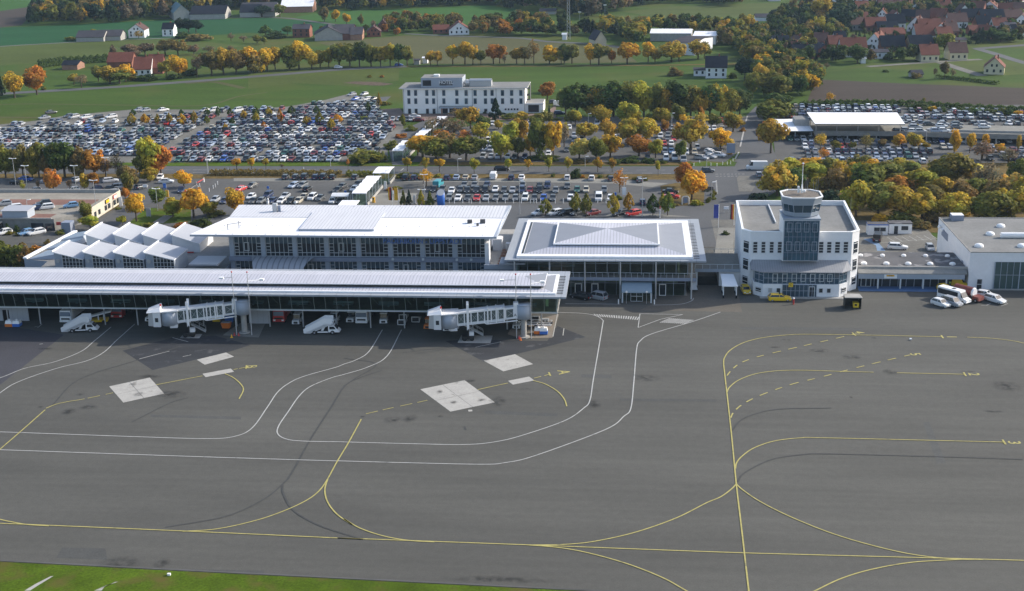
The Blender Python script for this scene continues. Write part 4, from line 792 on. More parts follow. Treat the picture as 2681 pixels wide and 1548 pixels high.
pc = bx('porch_canopy', ho, [M['bluegrey2'], M['gdoor']], (a.x,b_.x,hy-3,hy,b_.z,b_.z+.55,0,1)); bx('porch_glazing', pc, M['pane'], (a.x+1,b_.x-1,hy-.12,hy-.01,.1,b_.z)); 
for i in range(5): x = a.x+1+(b_.x-a.x-2)*i/4; bx('porch_post', pc, M['hotelw'] if i % 2 else M['wood'], (x-.25,x+.25,hy-2.6,hy-2.2,.0,b_.z))
for k in (165,705,1272,1655,2110): x = GY('G3',k,450,hy).x; part('downpipe', ho, M['felt2'], lambda b: b.tube((x,hy-.08,.1),(x,hy-.08,zt),.06,n=5))
sx0, sx1 = GY('G3',2160,650,497).x, GY('G3',2345,650,497).x
sh = bx('side_wing', ho, [M['hotelw'], M['felt']], (hx1,sx1+1.6,hy+.6,hy+12,0,3.6,0,1)); bx('side_glazing', sh, M['pane'], (sx0+.3,sx1,hy+.5,hy+.59,.3,3.0)); bx('wing_roof', sh, M['offwhite'], (hx1+.05,sx1+1.9,hy+.2,hy+.6,3.2,3.7))
part('fire_stair', ho, M['felt2'], lambda b: (b.box(hx1+1.2,hx1+1.3,hy+9,hy+13,0,zt), [b.box(hx1,hx1+1.2,hy+9,hy+13,2.6*i,2.6*i+.15) for i in range(1,4)]))
# ================================================================ OTHER STRUCTURES
# ---- left parking deck building with shop front
dk = thing('parking_deck', 'low building with a red and grey parking deck on its roof', 'building', (-160, 330, 0))
dring = [(-215,315.6),(-147.0,316.2),(-141.0,325.0),(-141.3,346.8),(-215,346.4)]
part('wall', dk, [M['conc2'], M['deck']], lambda b: b.prism(dring, 0, 3.05, 0, 1))
part('deck_strip', dk, M['deckred'], lambda b: [b.poly([(x0,y0,3.06),(x1,y0,3.06),(x1,y1,3.06),(x0,y1,3.06)]) for x0,x1,y0,y1 in ((-214,-148.5,317.2,321.5),(-214,-143.5,331.5,338.0))])
part('parapet', dk, M['conc'], lambda b: (b.box(-215,-141.3,346.4,346.9,3.05,3.95), b.box(-215,-147.4,315.7,316.1,3.05,3.35)))
part('shop_front', dk, mat('shop_render', (.50,.46,.385), .9, .2, noise=[(.5,.08,ST)]), lambda b: b.hull([(-140.99,325.0,.05),(-140.85,325.0,.05),(-141.15,346.8,.05),(-141.29,346.8,.05)], [(-140.99,325.0,3.7),(-140.85,325.0,3.7),(-141.15,346.8,3.7),(-141.29,346.8,3.7)]))
for i, y in enumerate((327.2,330.0,334.6,337,341,343.6)): bx('shop_window', dk, M['pane'], (-141.0,-140.8,y,y+1.3,.8,2.1))
for y, m in ((335.2,'yellowp'),(340.8,'whitepaint')): s = bx('shop_sign', dk, M['blackp'] if m == 'yellowp' else M['redp'], (-140.95,-140.78,y,y+2.6,2.45,3.5)); bx('sign_face', s, M[m], (-140.77,-140.72,y+.25,y+2.35,2.6,3.35))
bx('roof_house', dk, [M['bluegrey2'], M['roofgrey_hipshade']], (-160.6,-153.9,316.4,320.6,3.05,5.0,0,0)); part('house_roof', dk, M['roofgrey_hipshade2'], lambda b: b.hull([(-160.9,316,5.0),(-153.6,316,5.0),(-153.6,321,5.0),(-160.9,321,5.0)], [(-160.9,316,5.12),(-153.6,316,5.12),(-153.6,321,5.5),(-160.9,321,5.5)]))
for px0, px1, z0, z1, m in ((410,570,.4,2.1,'pane'),(-60,40,.4,2.1,'pane'),(745,880,1.6,2.4,'redp'),(600,720,.1,2.0,'pane')):
    a, e = GY('E4',px0,1050,315.5).x, GY('E4',px1,1050,315.5).x; bx('window_band', dk, M[m], (a,e,315.45,315.55,z0,z1))
bx('porch', dk, M['conc'], (-164,-160.4,312.6,315.5,2.3,2.6), (-163.8,-163.5,312.8,313.1,0,2.3), (-160.9,-160.6,312.8,313.1,0,2.3)); bx('porch_duct', dk, M['steel'], (-163.6,-161.6,314,315.2,2.6,3.4))
a = GY('E4',880,1040,314).x; bx('storage_box', dk, M['bluegrey'], (a-1,a+1.4,312.8,315.5,.02,2.9))
# ---- right parking deck with white canopies
rd = thing('car_park_deck', 'two level car park deck with a long white canopy roof', 'car park', (90, 445, 0))
rring = [(59.5,438),(87,436.6),(102,433.6),(190,421),(190,440),(130,451),(92,456),(59.5,463)]
part('deck_slab', rd, M['conc'], lambda b: b.prism(rring, 2.3, 2.6, 0)); part('deck_surface', rd, M['paving'], lambda b: b.poly([(x,y,2.605) for x,y in rring]))
part('parapet', rd, M['conc2'], lambda b: [b.hull([(p[0],p[1]-.12,1.9),(q[0],q[1]-.12,1.9),(q[0],q[1]+.1,1.9),(p[0],p[1]+.1,1.9)], [(p[0],p[1]-.12,3.5),(q[0],q[1]-.12,3.5),(q[0],q[1]+.1,3.5),(p[0],p[1]+.1,3.5)]) for p, q in zip(rring[:3], rring[1:4])])
part('ramp_wall', rd, M['conc'], lambda b: b.hull([(96,441.5,2.6),(170,431,2.6),(170,431.4,2.6),(96,441.9,2.6)], [(96,441.5,3.3),(170,431,3.3),(170,431.4,3.3),(96,441.9,3.3)]))
part('under_wall', rd, M['dark'], lambda b: b.prism([(62,450),(185,432),(185,433),(62,451)], 0, 2.3))
for i in range(12): x = 61+9.2*i; y = 438.2-(x-59)*.055 if x < 102 else 433.8-(x-102)*.142; part('column', rd, M['conc'], lambda b: b.box(x-.2,x+.2,y,y+.4,0,2.3))
part('canopy_roof', rd, [M['roofw'], M['gdoor']], lambda b: b.hull([(59.2,435.6,5.9),(87.8,434.6,5.9),(89.0,455.0,6.2),(59.0,456.0,6.2)], [(59.2,435.6,6.2),(87.8,434.6,6.2),(89.0,455.0,6.6),(59.0,456.0,6.6)], 1, 0))
for i in range(5):
    for y in (438.4-.05*i*6.8, 453): x = 60+6.7*i; part('canopy_post', rd, M['steel'], lambda b: b.tube((x,y,2.6),(x,y,5.95),.12,n=6))
st = thing('rental_station', 'low white roofed open station beside the car park deck', 'building', (53, 448, 0))
part('roof', st, [M['roofw'], M['gdoor']], lambda b: b.hull([(47.6,438.6,3.0),(59.2,438.4,3.0),(59.2,460,3.3),(46.4,459,3.3)], [(47.6,438.6,3.3),(59.2,438.4,3.3),(59.2,460,3.7),(46.4,459,3.7)], 1, 0))
part('back_wall', st, M['dark'], lambda b: b.box(48,59,446,446.4,0,3.0)); bx('stair_house', st, [M['conc'], M['felt']], (54.2,59,447.5,455,3.4,5.6,0,1))
for x in (47.9,53.4,58.8): part('post', st, M['bluegrey2'], lambda b: b.tube((x,439.2,0),(x,439.2,3.0),.13))
# ---- covered walkways with wavy roofs
def walkway(label, xa, xb, y0, y1, z=3.1, waves=6, tilt=0.0, side=True, name='covered_walkway'):
    t = thing(name, label, 'walkway', ((xa+xb)/2+tilt*.5, y0, 0), 'covered walkways from the terminal to the hotel')
    n = waves*6
    def rf(b):
        for i in range(n):
            s0, s1 = i/n, (i+1)/n; f = lambda s: (y0+(y1-y0)*s, z+.35+.28*abs(math.sin(math.pi*waves*s)), tilt*s)
            a, c = f(s0), f(s1)
            b.hull([(xa+a[2],a[0],a[1]-.12),(xb+a[2],a[0],a[1]-.12),(xb+c[2],c[0],c[1]-.12),(xa+c[2],c[0],c[1]-.12)], [(xa+a[2],a[0],a[1]),(xb+a[2],a[0],a[1]),(xb+c[2],c[0],c[1]),(xa+c[2],c[0],c[1])])
    part('roof', t, M['roofw'], rf)
    for i in range(waves+1):
        s = i/waves; y = y0+.2+(y1-y0-.4)*s
        for x in (xa+.15, xb-.15): part('post', t, M['frame'], lambda b: b.tube((x+tilt*s,y,0),(x+tilt*s,y,z+.3),.08,n=5))
    if side: part('side_glazing', t, G_PIER, lambda b: (b.poly([(xb-.15,y0+.2,.2),(xb-.15+tilt,y1-.2,.2),(xb-.15+tilt,y1-.2,z),(xb-.15,y0+.2,z)]), b.poly([(xa+.15,y0+.2,.2),(xb-.15,y0+.2,.2),(xb-.15,y0+.2,z),(xa+.15,y0+.2,z)])))
    part('side_rail', t, M['conc'], lambda b: b.hull([(xb,y0,.0),(xb+.3,y0,.0),(xb+.3+tilt,y1,0),(xb+tilt,y1,0)], [(xb,y0,.7),(xb+.3,y0,.7),(xb+.3+tilt,y1,.7),(xb+tilt,y1,.7)]))
walkway('white wavy walkway roof starting behind the terminal', -75.6, -71.6, 344.5, 367, waves=5)
walkway('long white wavy walkway roof ending at the hotel forecourt', -72.2, -69.0, 431, 469, waves=8, tilt=2.6, side=False)
walkway('short white wavy walkway roof beside the orange trees of the hotel car park', -75.2, -71.7, 404.8, 422, waves=4, tilt=.6)
walkway('small arched white shelter roof at the near kerb of the road', -75.0, -70.2, 371.2, 380.5, waves=1, z=3.0)
t = thing('flat_shelter', 'small flat white shelter roof just behind the terminal roof', 'shelter', (-74,333,0)); bx('roof', t, M['roofw'], (-76.5,-71.8,329,336.5,3.2,3.4))
for x in (-76.2,-72.1):
    for y in (329.4,336): part('post', t, M['frame'], lambda b: b.tube((x,y,0),(x,y,3.2),.08,n=5))
t = thing('glass_shelter', 'pale arched trolley shelter beside the walkway in the front car park', 'shelter', (-80,349,0)); part('roof', t, M['offwhite'], lambda b: [b.hull([(-82,347+.5*i,1.9+.5*math.sin(math.pi*i/8)),(-77.2,347+.5*i,1.9+.5*math.sin(math.pi*i/8)),(-77.2,347.5+.5*i,1.9+.5*math.sin(math.pi*(i+1)/8)),(-82,347.5+.5*i,1.9+.5*math.sin(math.pi*(i+1)/8))], [(-82,347+.5*i,2.0+.5*math.sin(math.pi*i/8)),(-77.2,347+.5*i,2.0+.5*math.sin(math.pi*i/8)),(-77.2,347.5+.5*i,2.0+.5*math.sin(math.pi*(i+1)/8)),(-82,347.5+.5*i,2.0+.5*math.sin(math.pi*(i+1)/8))]) for i in range(8)])
for x in (-81.8,-77.4): part('post', t, M['frame'], lambda b: (b.tube((x,347.2,0),(x,347.2,1.95),.06,n=5), b.tube((x,350.8,0),(x,350.8,1.95),.06,n=5)))
# ---- boarding bridges
M['tunnelglass'] = mat('tunnel_glass', (.085,.115,.115), .15, .5, noise=[(.9,.3,ST)])
def jetbridge(label, rot, drv, letter):
    t = thing('boarding_bridge', label, 'boarding bridge', (rot.x, rot.y, 0), 'boarding bridges on the pier')
    u = (drv-rot); u.z = 0; L1 = u.length; u.normalize(); n = Vector((-u.y, u.x, 0)); n = n if n.y < 0 else -n      # n: towards the viewer
    Pt = lambda s, w, z: tuple(rot+u*s+n*w+Vector((0,0,z)))
    zf = lambda s: 4.15-.085*s
    part('rotunda_column', t, M['conc'], lambda b: (b.tube(Pt(0,0,0),Pt(0,0,.25),1.1,1.1,10), b.tube(Pt(0,0,.25),Pt(0,0,4.0),.55,n=14)))
    part('rotunda', t, M['bluegrey2'], lambda b: (b.tube(Pt(0,0,3.95),Pt(0,0,6.6),1.45,n=18), b.tube(Pt(0,0,6.6),Pt(0,0,6.75),1.5,n=18)), True)
    part('rotunda_link', t, M['bluegrey2'], lambda b: b.hull([Pt(-1,-1.3,4.0),Pt(1,-1.3,4.0),Pt(1,-4.3,4.0),Pt(-1,-4.3,4.0)], [Pt(-1,-1.3,6.4),Pt(1,-1.3,6.4),Pt(1,-4.3,6.4),Pt(-1,-4.3,6.4)]))
    part('roof_box', t, M['whitepaint'], lambda b: b.hull([Pt(1.0,.8,6.3),Pt(1.9,.8,6.3),Pt(1.9,-.6,6.3),Pt(1.0,-.6,6.3)], [Pt(1.0,.8,7.1),Pt(1.9,.8,7.1),Pt(1.9,-.6,7.1),Pt(1.0,-.6,7.1)]))
    def seg(nm, s0, s1, hw, h0, h1, m): return part(nm, t, m, lambda b: b.hull([Pt(s0,hw,zf(s0)+h0),Pt(s1,hw,zf(s1)+h0),Pt(s1,-hw,zf(s1)+h0),Pt(s0,-hw,zf(s0)+h0)], [Pt(s0,hw,zf(s0)+h1),Pt(s1,hw,zf(s1)+h1),Pt(s1,-hw,zf(s1)+h1),Pt(s0,-hw,zf(s0)+h1)]))
    e = L1+2.0
    seg('outer_tunnel_floor', 3.6, e, .95, -.15, .12, M['offwhite']); seg('outer_tunnel_roof', 3.6, e, .98, 2.2, 2.55, M['whitepaint'])
    seg('inner_tunnel_floor', 1.2, 6.8, .78, .02, .25, M['offwhite']); seg('inner_tunnel_roof', 1.2, 6.8, .8, 2.0, 2.3, M['whitepaint'])
    seg('inner_tunnel_glass', 1.3, 6.8, .70, .25, 2.0, M['tunnelglass']); seg('outer_tunnel_glass', 3.6, e-.1, .86, .12, 2.2, M['tunnelglass'])
    for nm, a, c_, k, hw, h in (('tunnel_frame', 3.6, e, 8, .96, 2.3), ('inner_tunnel_frame', 1.3, 3.4, 2, .78, 2.1)):
        def fr(b):
            for i in range(k):
                s = a+(c_-a)*i/(k-1)
                for w in (hw, -hw): b.hull([Pt(s-.1,w,zf(s)),Pt(s+.1,w,zf(s)),Pt(s+.1,w*.93,zf(s)),Pt(s-.1,w*.93,zf(s))], [Pt(s-.1,w,zf(s)+h),Pt(s+.1,w,zf(s)+h),Pt(s+.1,w*.93,zf(s)+h),Pt(s-.1,w*.93,zf(s)+h)])
                if i < k-1: s2 = s+(c_-a)/(k-1); b.tube(Pt(s,hw*.94,zf(s)+.35),Pt(s2,hw*.94,zf(s2)+2.0),.025,n=4,m=1); b.tube(Pt(s,hw*.94,zf(s)+2.0),Pt(s2,hw*.94,zf(s2)+.35),.025,n=4,m=1); b.hull([Pt(s,hw*.95,zf(s)+.1),Pt(s2,hw*.95,zf(s2)+.1),Pt(s2,hw*.9,zf(s2)+.1),Pt(s,hw*.9,zf(s)+.1)],[Pt(s,hw*.95,zf(s)+.38),Pt(s2,hw*.95,zf(s2)+.38),Pt(s2,hw*.9,zf(s2)+.38),Pt(s,hw*.9,zf(s)+.38)],2)
        part(nm, t, [M['whitepaint'], M['steel'], M['offwhite']], fr)
    for s in (6.8, 5.2, 3.7): part('tunnel_rib', t, M['whitepaint'], lambda b: (b.hull([Pt(s-.12,1.1,zf(s)-.2),Pt(s+.12,1.1,zf(s)-.2),Pt(s+.12,.97,zf(s)-.2),Pt(s-.12,.97,zf(s)-.2)], [Pt(s-.12,1.1,zf(s)+2.7),Pt(s+.12,1.1,zf(s)+2.7),Pt(s+.12,.97,zf(s)+2.7),Pt(s-.12,.97,zf(s)+2.7)]), b.hull([Pt(s-.12,1.1,zf(s)+2.56),Pt(s+.12,1.1,zf(s)+2.56),Pt(s+.12,-1.1,zf(s)+2.56),Pt(s-.12,-1.1,zf(s)+2.56)], [Pt(s-.12,1.1,zf(s)+2.7),Pt(s+.12,1.1,zf(s)+2.7),Pt(s+.12,-1.1,zf(s)+2.7),Pt(s-.12,-1.1,zf(s)+2.7)])))
    part('cable_tray', t, M['whitepaint'], lambda b: (b.tube(Pt(1.2,.9,zf(1.2)-.35),Pt(7.0,.9,zf(7)-.35),.12,n=5), b.tube(Pt(7.0,.9,zf(7)-.35),Pt(7.6,.9,zf(7.6)+.05),.12,n=5)))
    w = part('end_panel', t, M['whitepaint'], lambda b: b.hull([Pt(1.2,.82,4.1),Pt(2.0,.82,4.1),Pt(2.0,.75,4.1),Pt(1.2,.75,4.1)], [Pt(1.2,.82,6.2),Pt(2.0,.82,6.2),Pt(2.0,.75,6.2),Pt(1.2,.75,6.2)]))
    mtx = facing(Vector(Pt(1.62,.85,4.75)), math.atan2(-u.y,-u.x)); text(letter, 'bridge_letter', w, M['blackp'], .8, mtx, .01)
    # drive column with stair
    part('drive_column', t, M['whitepaint'], lambda b: (b.hull([Pt(L1-.15,1.15,2.2),Pt(L1+.3,1.15,2.2),Pt(L1+.3,1.0,2.2),Pt(L1-.15,1.0,2.2)], [Pt(L1-.15,1.15,7.2),Pt(L1+.3,1.15,7.2),Pt(L1+.3,1.0,7.2),Pt(L1-.15,1.0,7.2)]), b.hull([Pt(L1-.15,-1.0,2.2),Pt(L1+.3,-1.0,2.2),Pt(L1+.3,-1.15,2.2),Pt(L1-.15,-1.15,2.2)], [Pt(L1-.15,-1.0,7.2),Pt(L1+.3,-1.0,7.2),Pt(L1+.3,-1.15,7.2),Pt(L1-.15,-1.15,7.2)])))
    part('drive_leg', t, M['blackp'], lambda b: (b.tube(Pt(L1+.05,1.05,.9),Pt(L1+.05,1.05,2.4),.14,n=8), b.tube(Pt(L1+.05,-1.05,.9),Pt(L1+.05,-1.05,2.4),.14,n=8)))
    wc = part('wheel_carriage', t, M['blackp'], lambda b: b.hull([Pt(L1-1.0,1.3,.35),Pt(L1+1.3,1.3,.35),Pt(L1+1.3,-1.2,.35),Pt(L1-1.0,-1.2,.35)], [Pt(L1-1.0,1.3,.9),Pt(L1+1.3,1.3,.9),Pt(L1+1.3,-1.2,.9),Pt(L1-1.0,-1.2,.9)]))
    for s in (-.6,.8):
        for wd in (1.05,-1.05): part('wheel', wc, M['tyre'], lambda b: b.tube(Pt(L1+s,wd-.2,.45),Pt(L1+s,wd+.2,.45),.43,n=12))
    part('motor_box', t, M['whitepaint'], lambda b: b.hull([Pt(L1-1.0,.7,.9),Pt(L1+.1,.7,.9),Pt(L1+.1,-.3,.9),Pt(L1-1.0,-.3,.9)], [Pt(L1-1.0,.7,1.6),Pt(L1+.1,.7,1.6),Pt(L1+.1,-.3,1.6),Pt(L1-1.0,-.3,1.6)]))
    def stair(b):
        a0, a1 = L1+1.8, L1-2.8; z0, z1 = zf(a0)+.1, .15
        for w in (-1.15,-1.95):
            b.hull([Pt(a0,w,z0-.3),Pt(a1,w,z1-.05),Pt(a1,w+.08,z1-.05),Pt(a0,w+.08,z0-.3)], [Pt(a0,w,z0),Pt(a1,w,z1+.3),Pt(a1,w+.08,z1+.3),Pt(a0,w+.08,z0)])
            b.tube(Pt(a0,w,z0+1.0),Pt(a1,w,z1+1.1),.04,n=4)
            for i in range(5): s = a0+(a1-a0)*i/4; z = z0+(z1-z0)*i/4; b.tube(Pt(s,w,z),Pt(s,w,z+1.0),.035,n=4)
        for i in range(14): s = a0+(a1-a0)*i/14; z = z0+(z1-z0)*i/14; b.hull([Pt(s,-1.15,z-.05),Pt(s-.3,-1.15,z-.05),Pt(s-.3,-1.95,z-.05),Pt(s,-1.95,z-.05)], [Pt(s,-1.15,z),Pt(s-.3,-1.15,z),Pt(s-.3,-1.95,z),Pt(s,-1.95,z)])
    part('service_stair', t, M['steel'], stair)
    # cab
    ce = e+1.6
    part('cab_rotunda', t, M['bluegrey2'], lambda b: b.tube(Pt(ce,0,zf(ce)-.3),Pt(ce,0,zf(ce)+2.5),1.75,n=18), True)
    part('cab_roof', t, M['whitepaint'], lambda b: b.hull([Pt(ce-1.8,1.7,zf(ce)+2.5),Pt(ce+1.6,1.85,zf(ce)+2.5),Pt(ce+1.6,-1.85,zf(ce)+2.5),Pt(ce-1.8,-1.7,zf(ce)+2.5)], [Pt(ce-1.8,1.7,zf(ce)+2.75),Pt(ce+1.6,1.85,zf(ce)+2.65),Pt(ce+1.6,-1.85,zf(ce)+2.65),Pt(ce-1.8,-1.7,zf(ce)+2.75)]))
    cb = part('cab', t, [M['offwhite'], M['whitepaint']], lambda b: b.hull([Pt(ce+1.5,1.9,zf(ce)-.3),Pt(ce+2.9,1.7,zf(ce)-.3),Pt(ce+2.9,-1.7,zf(ce)-.3),Pt(ce+1.5,-1.9,zf(ce)-.3)], [Pt(ce+1.5,1.9,zf(ce)+2.7),Pt(ce+2.9,1.7,zf(ce)+2.7),Pt(ce+2.9,-1.7,zf(ce)+2.7),Pt(ce+1.5,-1.9,zf(ce)+2.7)], 0, 1))
    part('cab_bellows', cb, M['steel'], lambda b: b.hull([Pt(ce+2.9,1.6,zf(ce)-.2),Pt(ce+3.9,1.4,zf(ce)-.1),Pt(ce+3.9,-1.4,zf(ce)-.1),Pt(ce+2.9,-1.6,zf(ce)-.2)], [Pt(ce+2.9,1.6,zf(ce)+2.6),Pt(ce+3.7,1.4,zf(ce)+2.5),Pt(ce+3.7,-1.4,zf(ce)+2.5),Pt(ce+2.9,-1.6,zf(ce)+2.6)]))
    part('cab_hood', cb, M['whitepaint'], lambda b: b.hull([Pt(ce+1.4,2.0,zf(ce)+2.7),Pt(ce+4.1,1.6,zf(ce)+2.5),Pt(ce+4.1,-1.6,zf(ce)+2.5),Pt(ce+1.4,-2.0,zf(ce)+2.7)], [Pt(ce+1.5,1.2,zf(ce)+3.35),Pt(ce+3.9,1.3,zf(ce)+2.75),Pt(ce+3.9,-1.3,zf(ce)+2.75),Pt(ce+1.5,-1.2,zf(ce)+3.6)]))
    part('cab_window', cb, M['pane'], lambda b: b.hull([Pt(ce+1.9,1.93,zf(ce)+.7),Pt(ce+2.5,1.84,zf(ce)+.7),Pt(ce+2.5,1.7,zf(ce)+.7),Pt(ce+1.9,1.8,zf(ce)+.7)], [Pt(ce+1.9,1.93,zf(ce)+1.5),Pt(ce+2.5,1.84,zf(ce)+1.5),Pt(ce+2.5,1.7,zf(ce)+1.5),Pt(ce+1.9,1.8,zf(ce)+1.5)]))
    part('beacon', cb, M['redp'], lambda b: b.tube(Pt(ce+1.5,.2,zf(ce)+3.4),Pt(ce+1.5,.2,zf(ce)+3.75),.16,n=8))
    part('bumper_step', cb, M['offwhite'], lambda b: b.hull([Pt(ce-1.5,1.4,zf(ce)-.8),Pt(ce-.1,1.4,zf(ce)-.8),Pt(ce-.1,.4,zf(ce)-.8),Pt(ce-1.5,.4,zf(ce)-.8)], [Pt(ce-1.5,1.4,zf(ce)-.25),Pt(ce-.1,1.4,zf(ce)-.25),Pt(ce-.1,.4,zf(ce)-.25),Pt(ce-1.5,.4,zf(ce)-.25)]))
jetbridge('white boarding bridge marked B beside the grey wall panels of the pier', G('J1',2195,850), G('J1',1000,915), 'B')
jetbridge('white boarding bridge marked A at the free end of the pier', G('J2',1650,715), G('J2',740,745), 'A')
# ---- tall obstruction-light masts at the pier
for i, (x, w) in enumerate(((-76.0,'beside bridge B, in front of its rotunda'),(-73.0,'beside bridge B, on the wall panel side'),(-21.6,'beside bridge A, in front of its rotunda'),(-18.8,'beside bridge A, at the pier end'))):
    t = thing('light_mast', f'tall thin mast with a red tip {w}', 'mast', (x,236.35,0), 'tall masts along the pier')
    part('pole', t, M['steel'], lambda b: b.tube((x,236.35,0),(x,236.35,12.6),.11,.07,6)); part('red_tip', t, M['redp'], lambda b: b.ball((x,236.35,12.7),.17,6))
    if i % 2 == 0: part('arm', t, M['steel'], lambda b: b.tube((x,236.35,11.6),(x-2.6,238.4,10.9),.06,n=4)); part('floodlight', t, M['whitepaint'], lambda b: b.box(x-3.2,x-2.4,238.2,238.9,10.7,11.0))
    else: part('floodlight', t, M['whitepaint'], lambda b: (b.tube((x,236.35,10.9),(x+1.9,238.4,10.6),.06,n=4), b.box(x+1.6,x+2.5,238.3,239,10.4,10.75)))
# ---- street lamps
def lamp(k, x, y, h, label, arms=2):
    p = G(k, x, y); t = thing('street_lamp', label, 'street lamp', p, 'street lamps of the landside car parks and roads')
    part('pole', t, M['steel'], lambda b: b.tube(p,p+Vector((0,0,h)),.09,.06,6))
    for s in ((-1,1) if arms == 2 else (1,)): part('lamp_head', t, M['whitepaint'], lambda b: b.hull([p+Vector((s*.1,-.15,h)),p+Vector((s*1.1,-.2,h+.1)),p+Vector((s*1.1,.2,h+.1)),p+Vector((s*.1,.15,h))], [p+Vector((s*.1,-.15,h+.14)),p+Vector((s*1.1,-.2,h+.26)),p+Vector((s*1.1,.2,h+.26)),p+Vector((s*.1,.15,h+.14))]))
for q in (('E4',210,535,8,'double headed street lamp beside the black and the blue car'),('E4',1410,430,6,'double headed street lamp beside the white estate car'),('E4',370,640,8,'street lamp rising beside the blue car on the deck side'),('E4',1015,640,8,'street lamp at the back parapet of the parking deck'),('E4',1285,960,10,'tall double headed street lamp in front of the shop front'),('E4',380,970,5,'street lamp at the front edge of the parking deck',1),
          ('E4',2085,870,6,'double headed street lamp on the lawn before the saw tooth roofs'),('E2',735,430,5.5,'double headed street lamp in the golden tree island'),('E2',705,585,4.5,'double headed street lamp between the small conifers'),('E2',1945,690,9,'tall street lamp with a blue sign by the white van',1),('E3',940,430,4.5,'double headed street lamp in the brown tree island'),('E3',1170,720,10,'tall double headed street lamp beside the egg shaped trees'),
          ('E1',765,570,5,'double headed street lamp beside the golden tree at the terminal roof'),('E1',318,160,6,'street lamp at the near road edge by the hedge',1),('E2',245,300,4,'street lamp with a green box beside the walkway',1),('E2',1160,150,4,'street lamp with a round white head at the road crossing',1),('E7',1805,1170,3,'low round headed lamp on the road verge',1),('E7',1860,500,5,'street lamp among the hotel car park trees',1),('E8',1745,860,5,'street lamp in front of the round golden tree by the van street',1),
          ('E8',920,520,5.5,'street lamp at the middle of the hotel car park',1),('E8',2050,250,4,'street lamp at the far end of the side street',1),('E8',1525,1200,4,'street lamp beside the dark car turning at the junction',1),('E3',2050,510,5,'dark sign post lamp by the junction shrubs',1),('E6',820,780,5,'street lamp beside the car park deck',1),('A4',2380,290,3.5,'double headed lamp behind the hangar roof'),('C5',1960,850,6,'street lamp between road and big parking lot',1),('C6',680,840,3,'street lamp at the road near the big parking lot',1)):
    lamp(*q[:5], **({'arms': q[5]} if len(q) > 5 else {}))
# ---- flags, signs and small street furniture
def pole_flag(k, x, y, h, name, label, cols, w=1.2, fh=3.0):
    p = G(k, x, y); t = thing(name, label, 'flag', p); part('pole', t, M['whitepaint'], lambda b: b.tube(p,p+Vector((0,0,h)),.06,n=6))
    n = len(cols)
    for i, c in enumerate(cols):
        part('flag_stripe' if n > 1 else 'cloth', t, c, lambda b: [b.hull([p+Vector((-.07-w*(i+1)/n,.12*math.sin(j*1.1+i),h-.1-fh*(j+1)/6)),p+Vector((-.07-w*i/n,.12*math.sin(j*1.1+i-1),h-.1-fh*(j+1)/6)),p+Vector((-.07-w*i/n,.14+.12*math.sin(j*1.1+i-1),h-.1-fh*(j+1)/6)),p+Vector((-.07-w*(i+1)/n,.14+.12*math.sin(j*1.1+i),h-.1-fh*(j+1)/6))],
             [p+Vector((-.07-w*(i+1)/n,.12*math.sin(j*1.1+i-1.1),h-.1-fh*j/6)),p+Vector((-.07-w*i/n,.12*math.sin(j*1.1+i-2.1),h-.1-fh*j/6)),p+Vector((-.07-w*i/n,.14+.12*math.sin(j*1.1+i-2.1),h-.1-fh*j/6)),p+Vector((-.07-w*(i+1)/n,.14+.12*math.sin(j*1.1+i-1.1),h-.1-fh*j/6))]) for j in range(6)])
EUB = mat('flag_blue', (.06,.08,.32), .8)
pole_flag('A3',2013,405,6,'blue_flag','plain blue flag on a white pole beside the control building',[EUB],1.15,3.4)
pole_flag('A3',2155,385,5.5,'striped_flag','black red and gold flag at the corner of the control building',[M['blackp'],M['redp'],M['goldp']][::-1],.9,3.8)
for x, c, l in ((330,[M['blackp'],M['redp'],M['goldp']],'small black red and gold flag behind the terminal roof'),(405,[M['goldp']],'plain golden banner flag behind the terminal roof')): pole_flag('E2',x,585,5.2,'banner_flag',l,c,1.0,3.4)
p = G('E2',945,590); t = thing('info_column', 'tall blue cylindrical column with a slanted top behind the terminal', 'column', p)
part('shaft', t, M['bluep'], lambda b: b.hull([p+Vector((1.05*math.cos(a),1.05*math.sin(a),0)) for a in [i*math.pi/9 for i in range(18)]], [p+Vector((1.05*math.cos(a),1.05*math.sin(a),3.9+.7*math.sin(a))) for a in [i*math.pi/9 for i in range(18)]]), True)
part('top', t, M['steel'], lambda b: b.poly([p+Vector((1.0*math.cos(a),1.0*math.sin(a),3.93+.7*math.sin(a))) for a in [i*math.pi/9 for i in range(18)]]))
def board(k, x, y, w, z0, z1, m, label, name='sign_board', post=True, rz=0):
    p = G(k, x, y); t = thing(name, label, 'sign', p); bx('panel', t, M[m], (p.x-w/2,p.x+w/2,p.y-.08,p.y+.08,z0,z1)); bx('panel_frame', t, M['steel'], (p.x-w/2-.06,p.x+w/2+.06,p.y+.081,p.y+.14,z0-.06,z1+.06))
    for s in (-1,1): part('post', t, M['steel'], lambda b: b.tube((p.x+s*w*.4,p.y+.2,0),(p.x+s*w*.4,p.y+.2,z1),.05,n=5))
board('E8',1945,1000,2.6,1.2,4.2,'bluegrey','tall grey blue direction board by the round golden tree')
board('E3',2020,480,2.2,2.2,3.2,'felt2','dark direction board above the junction shrubs')
board('E3',940,540,1.0,2.2,4.2,'whitepaint','white round topped pylon sign at the car park exit','pylon_sign')
board('E3',822,500,.9,.8,2.0,'bluep','small blue and white sign beside the egg shaped yellow tree','small_sign')
board('E2',325,450,.9,.5,1.4,'whitepaint','small white sign with a blue mark on the walkway path','small_sign')
board('E4',1600,830,.9,.6,3.0,'whitepaint','white advertising pillar at the corner of the shop front','advert_pillar')
board('E4',2190,720,.8,3.3,4.6,'bluep','blue parking sign on a post at the car park entrance','small_sign')
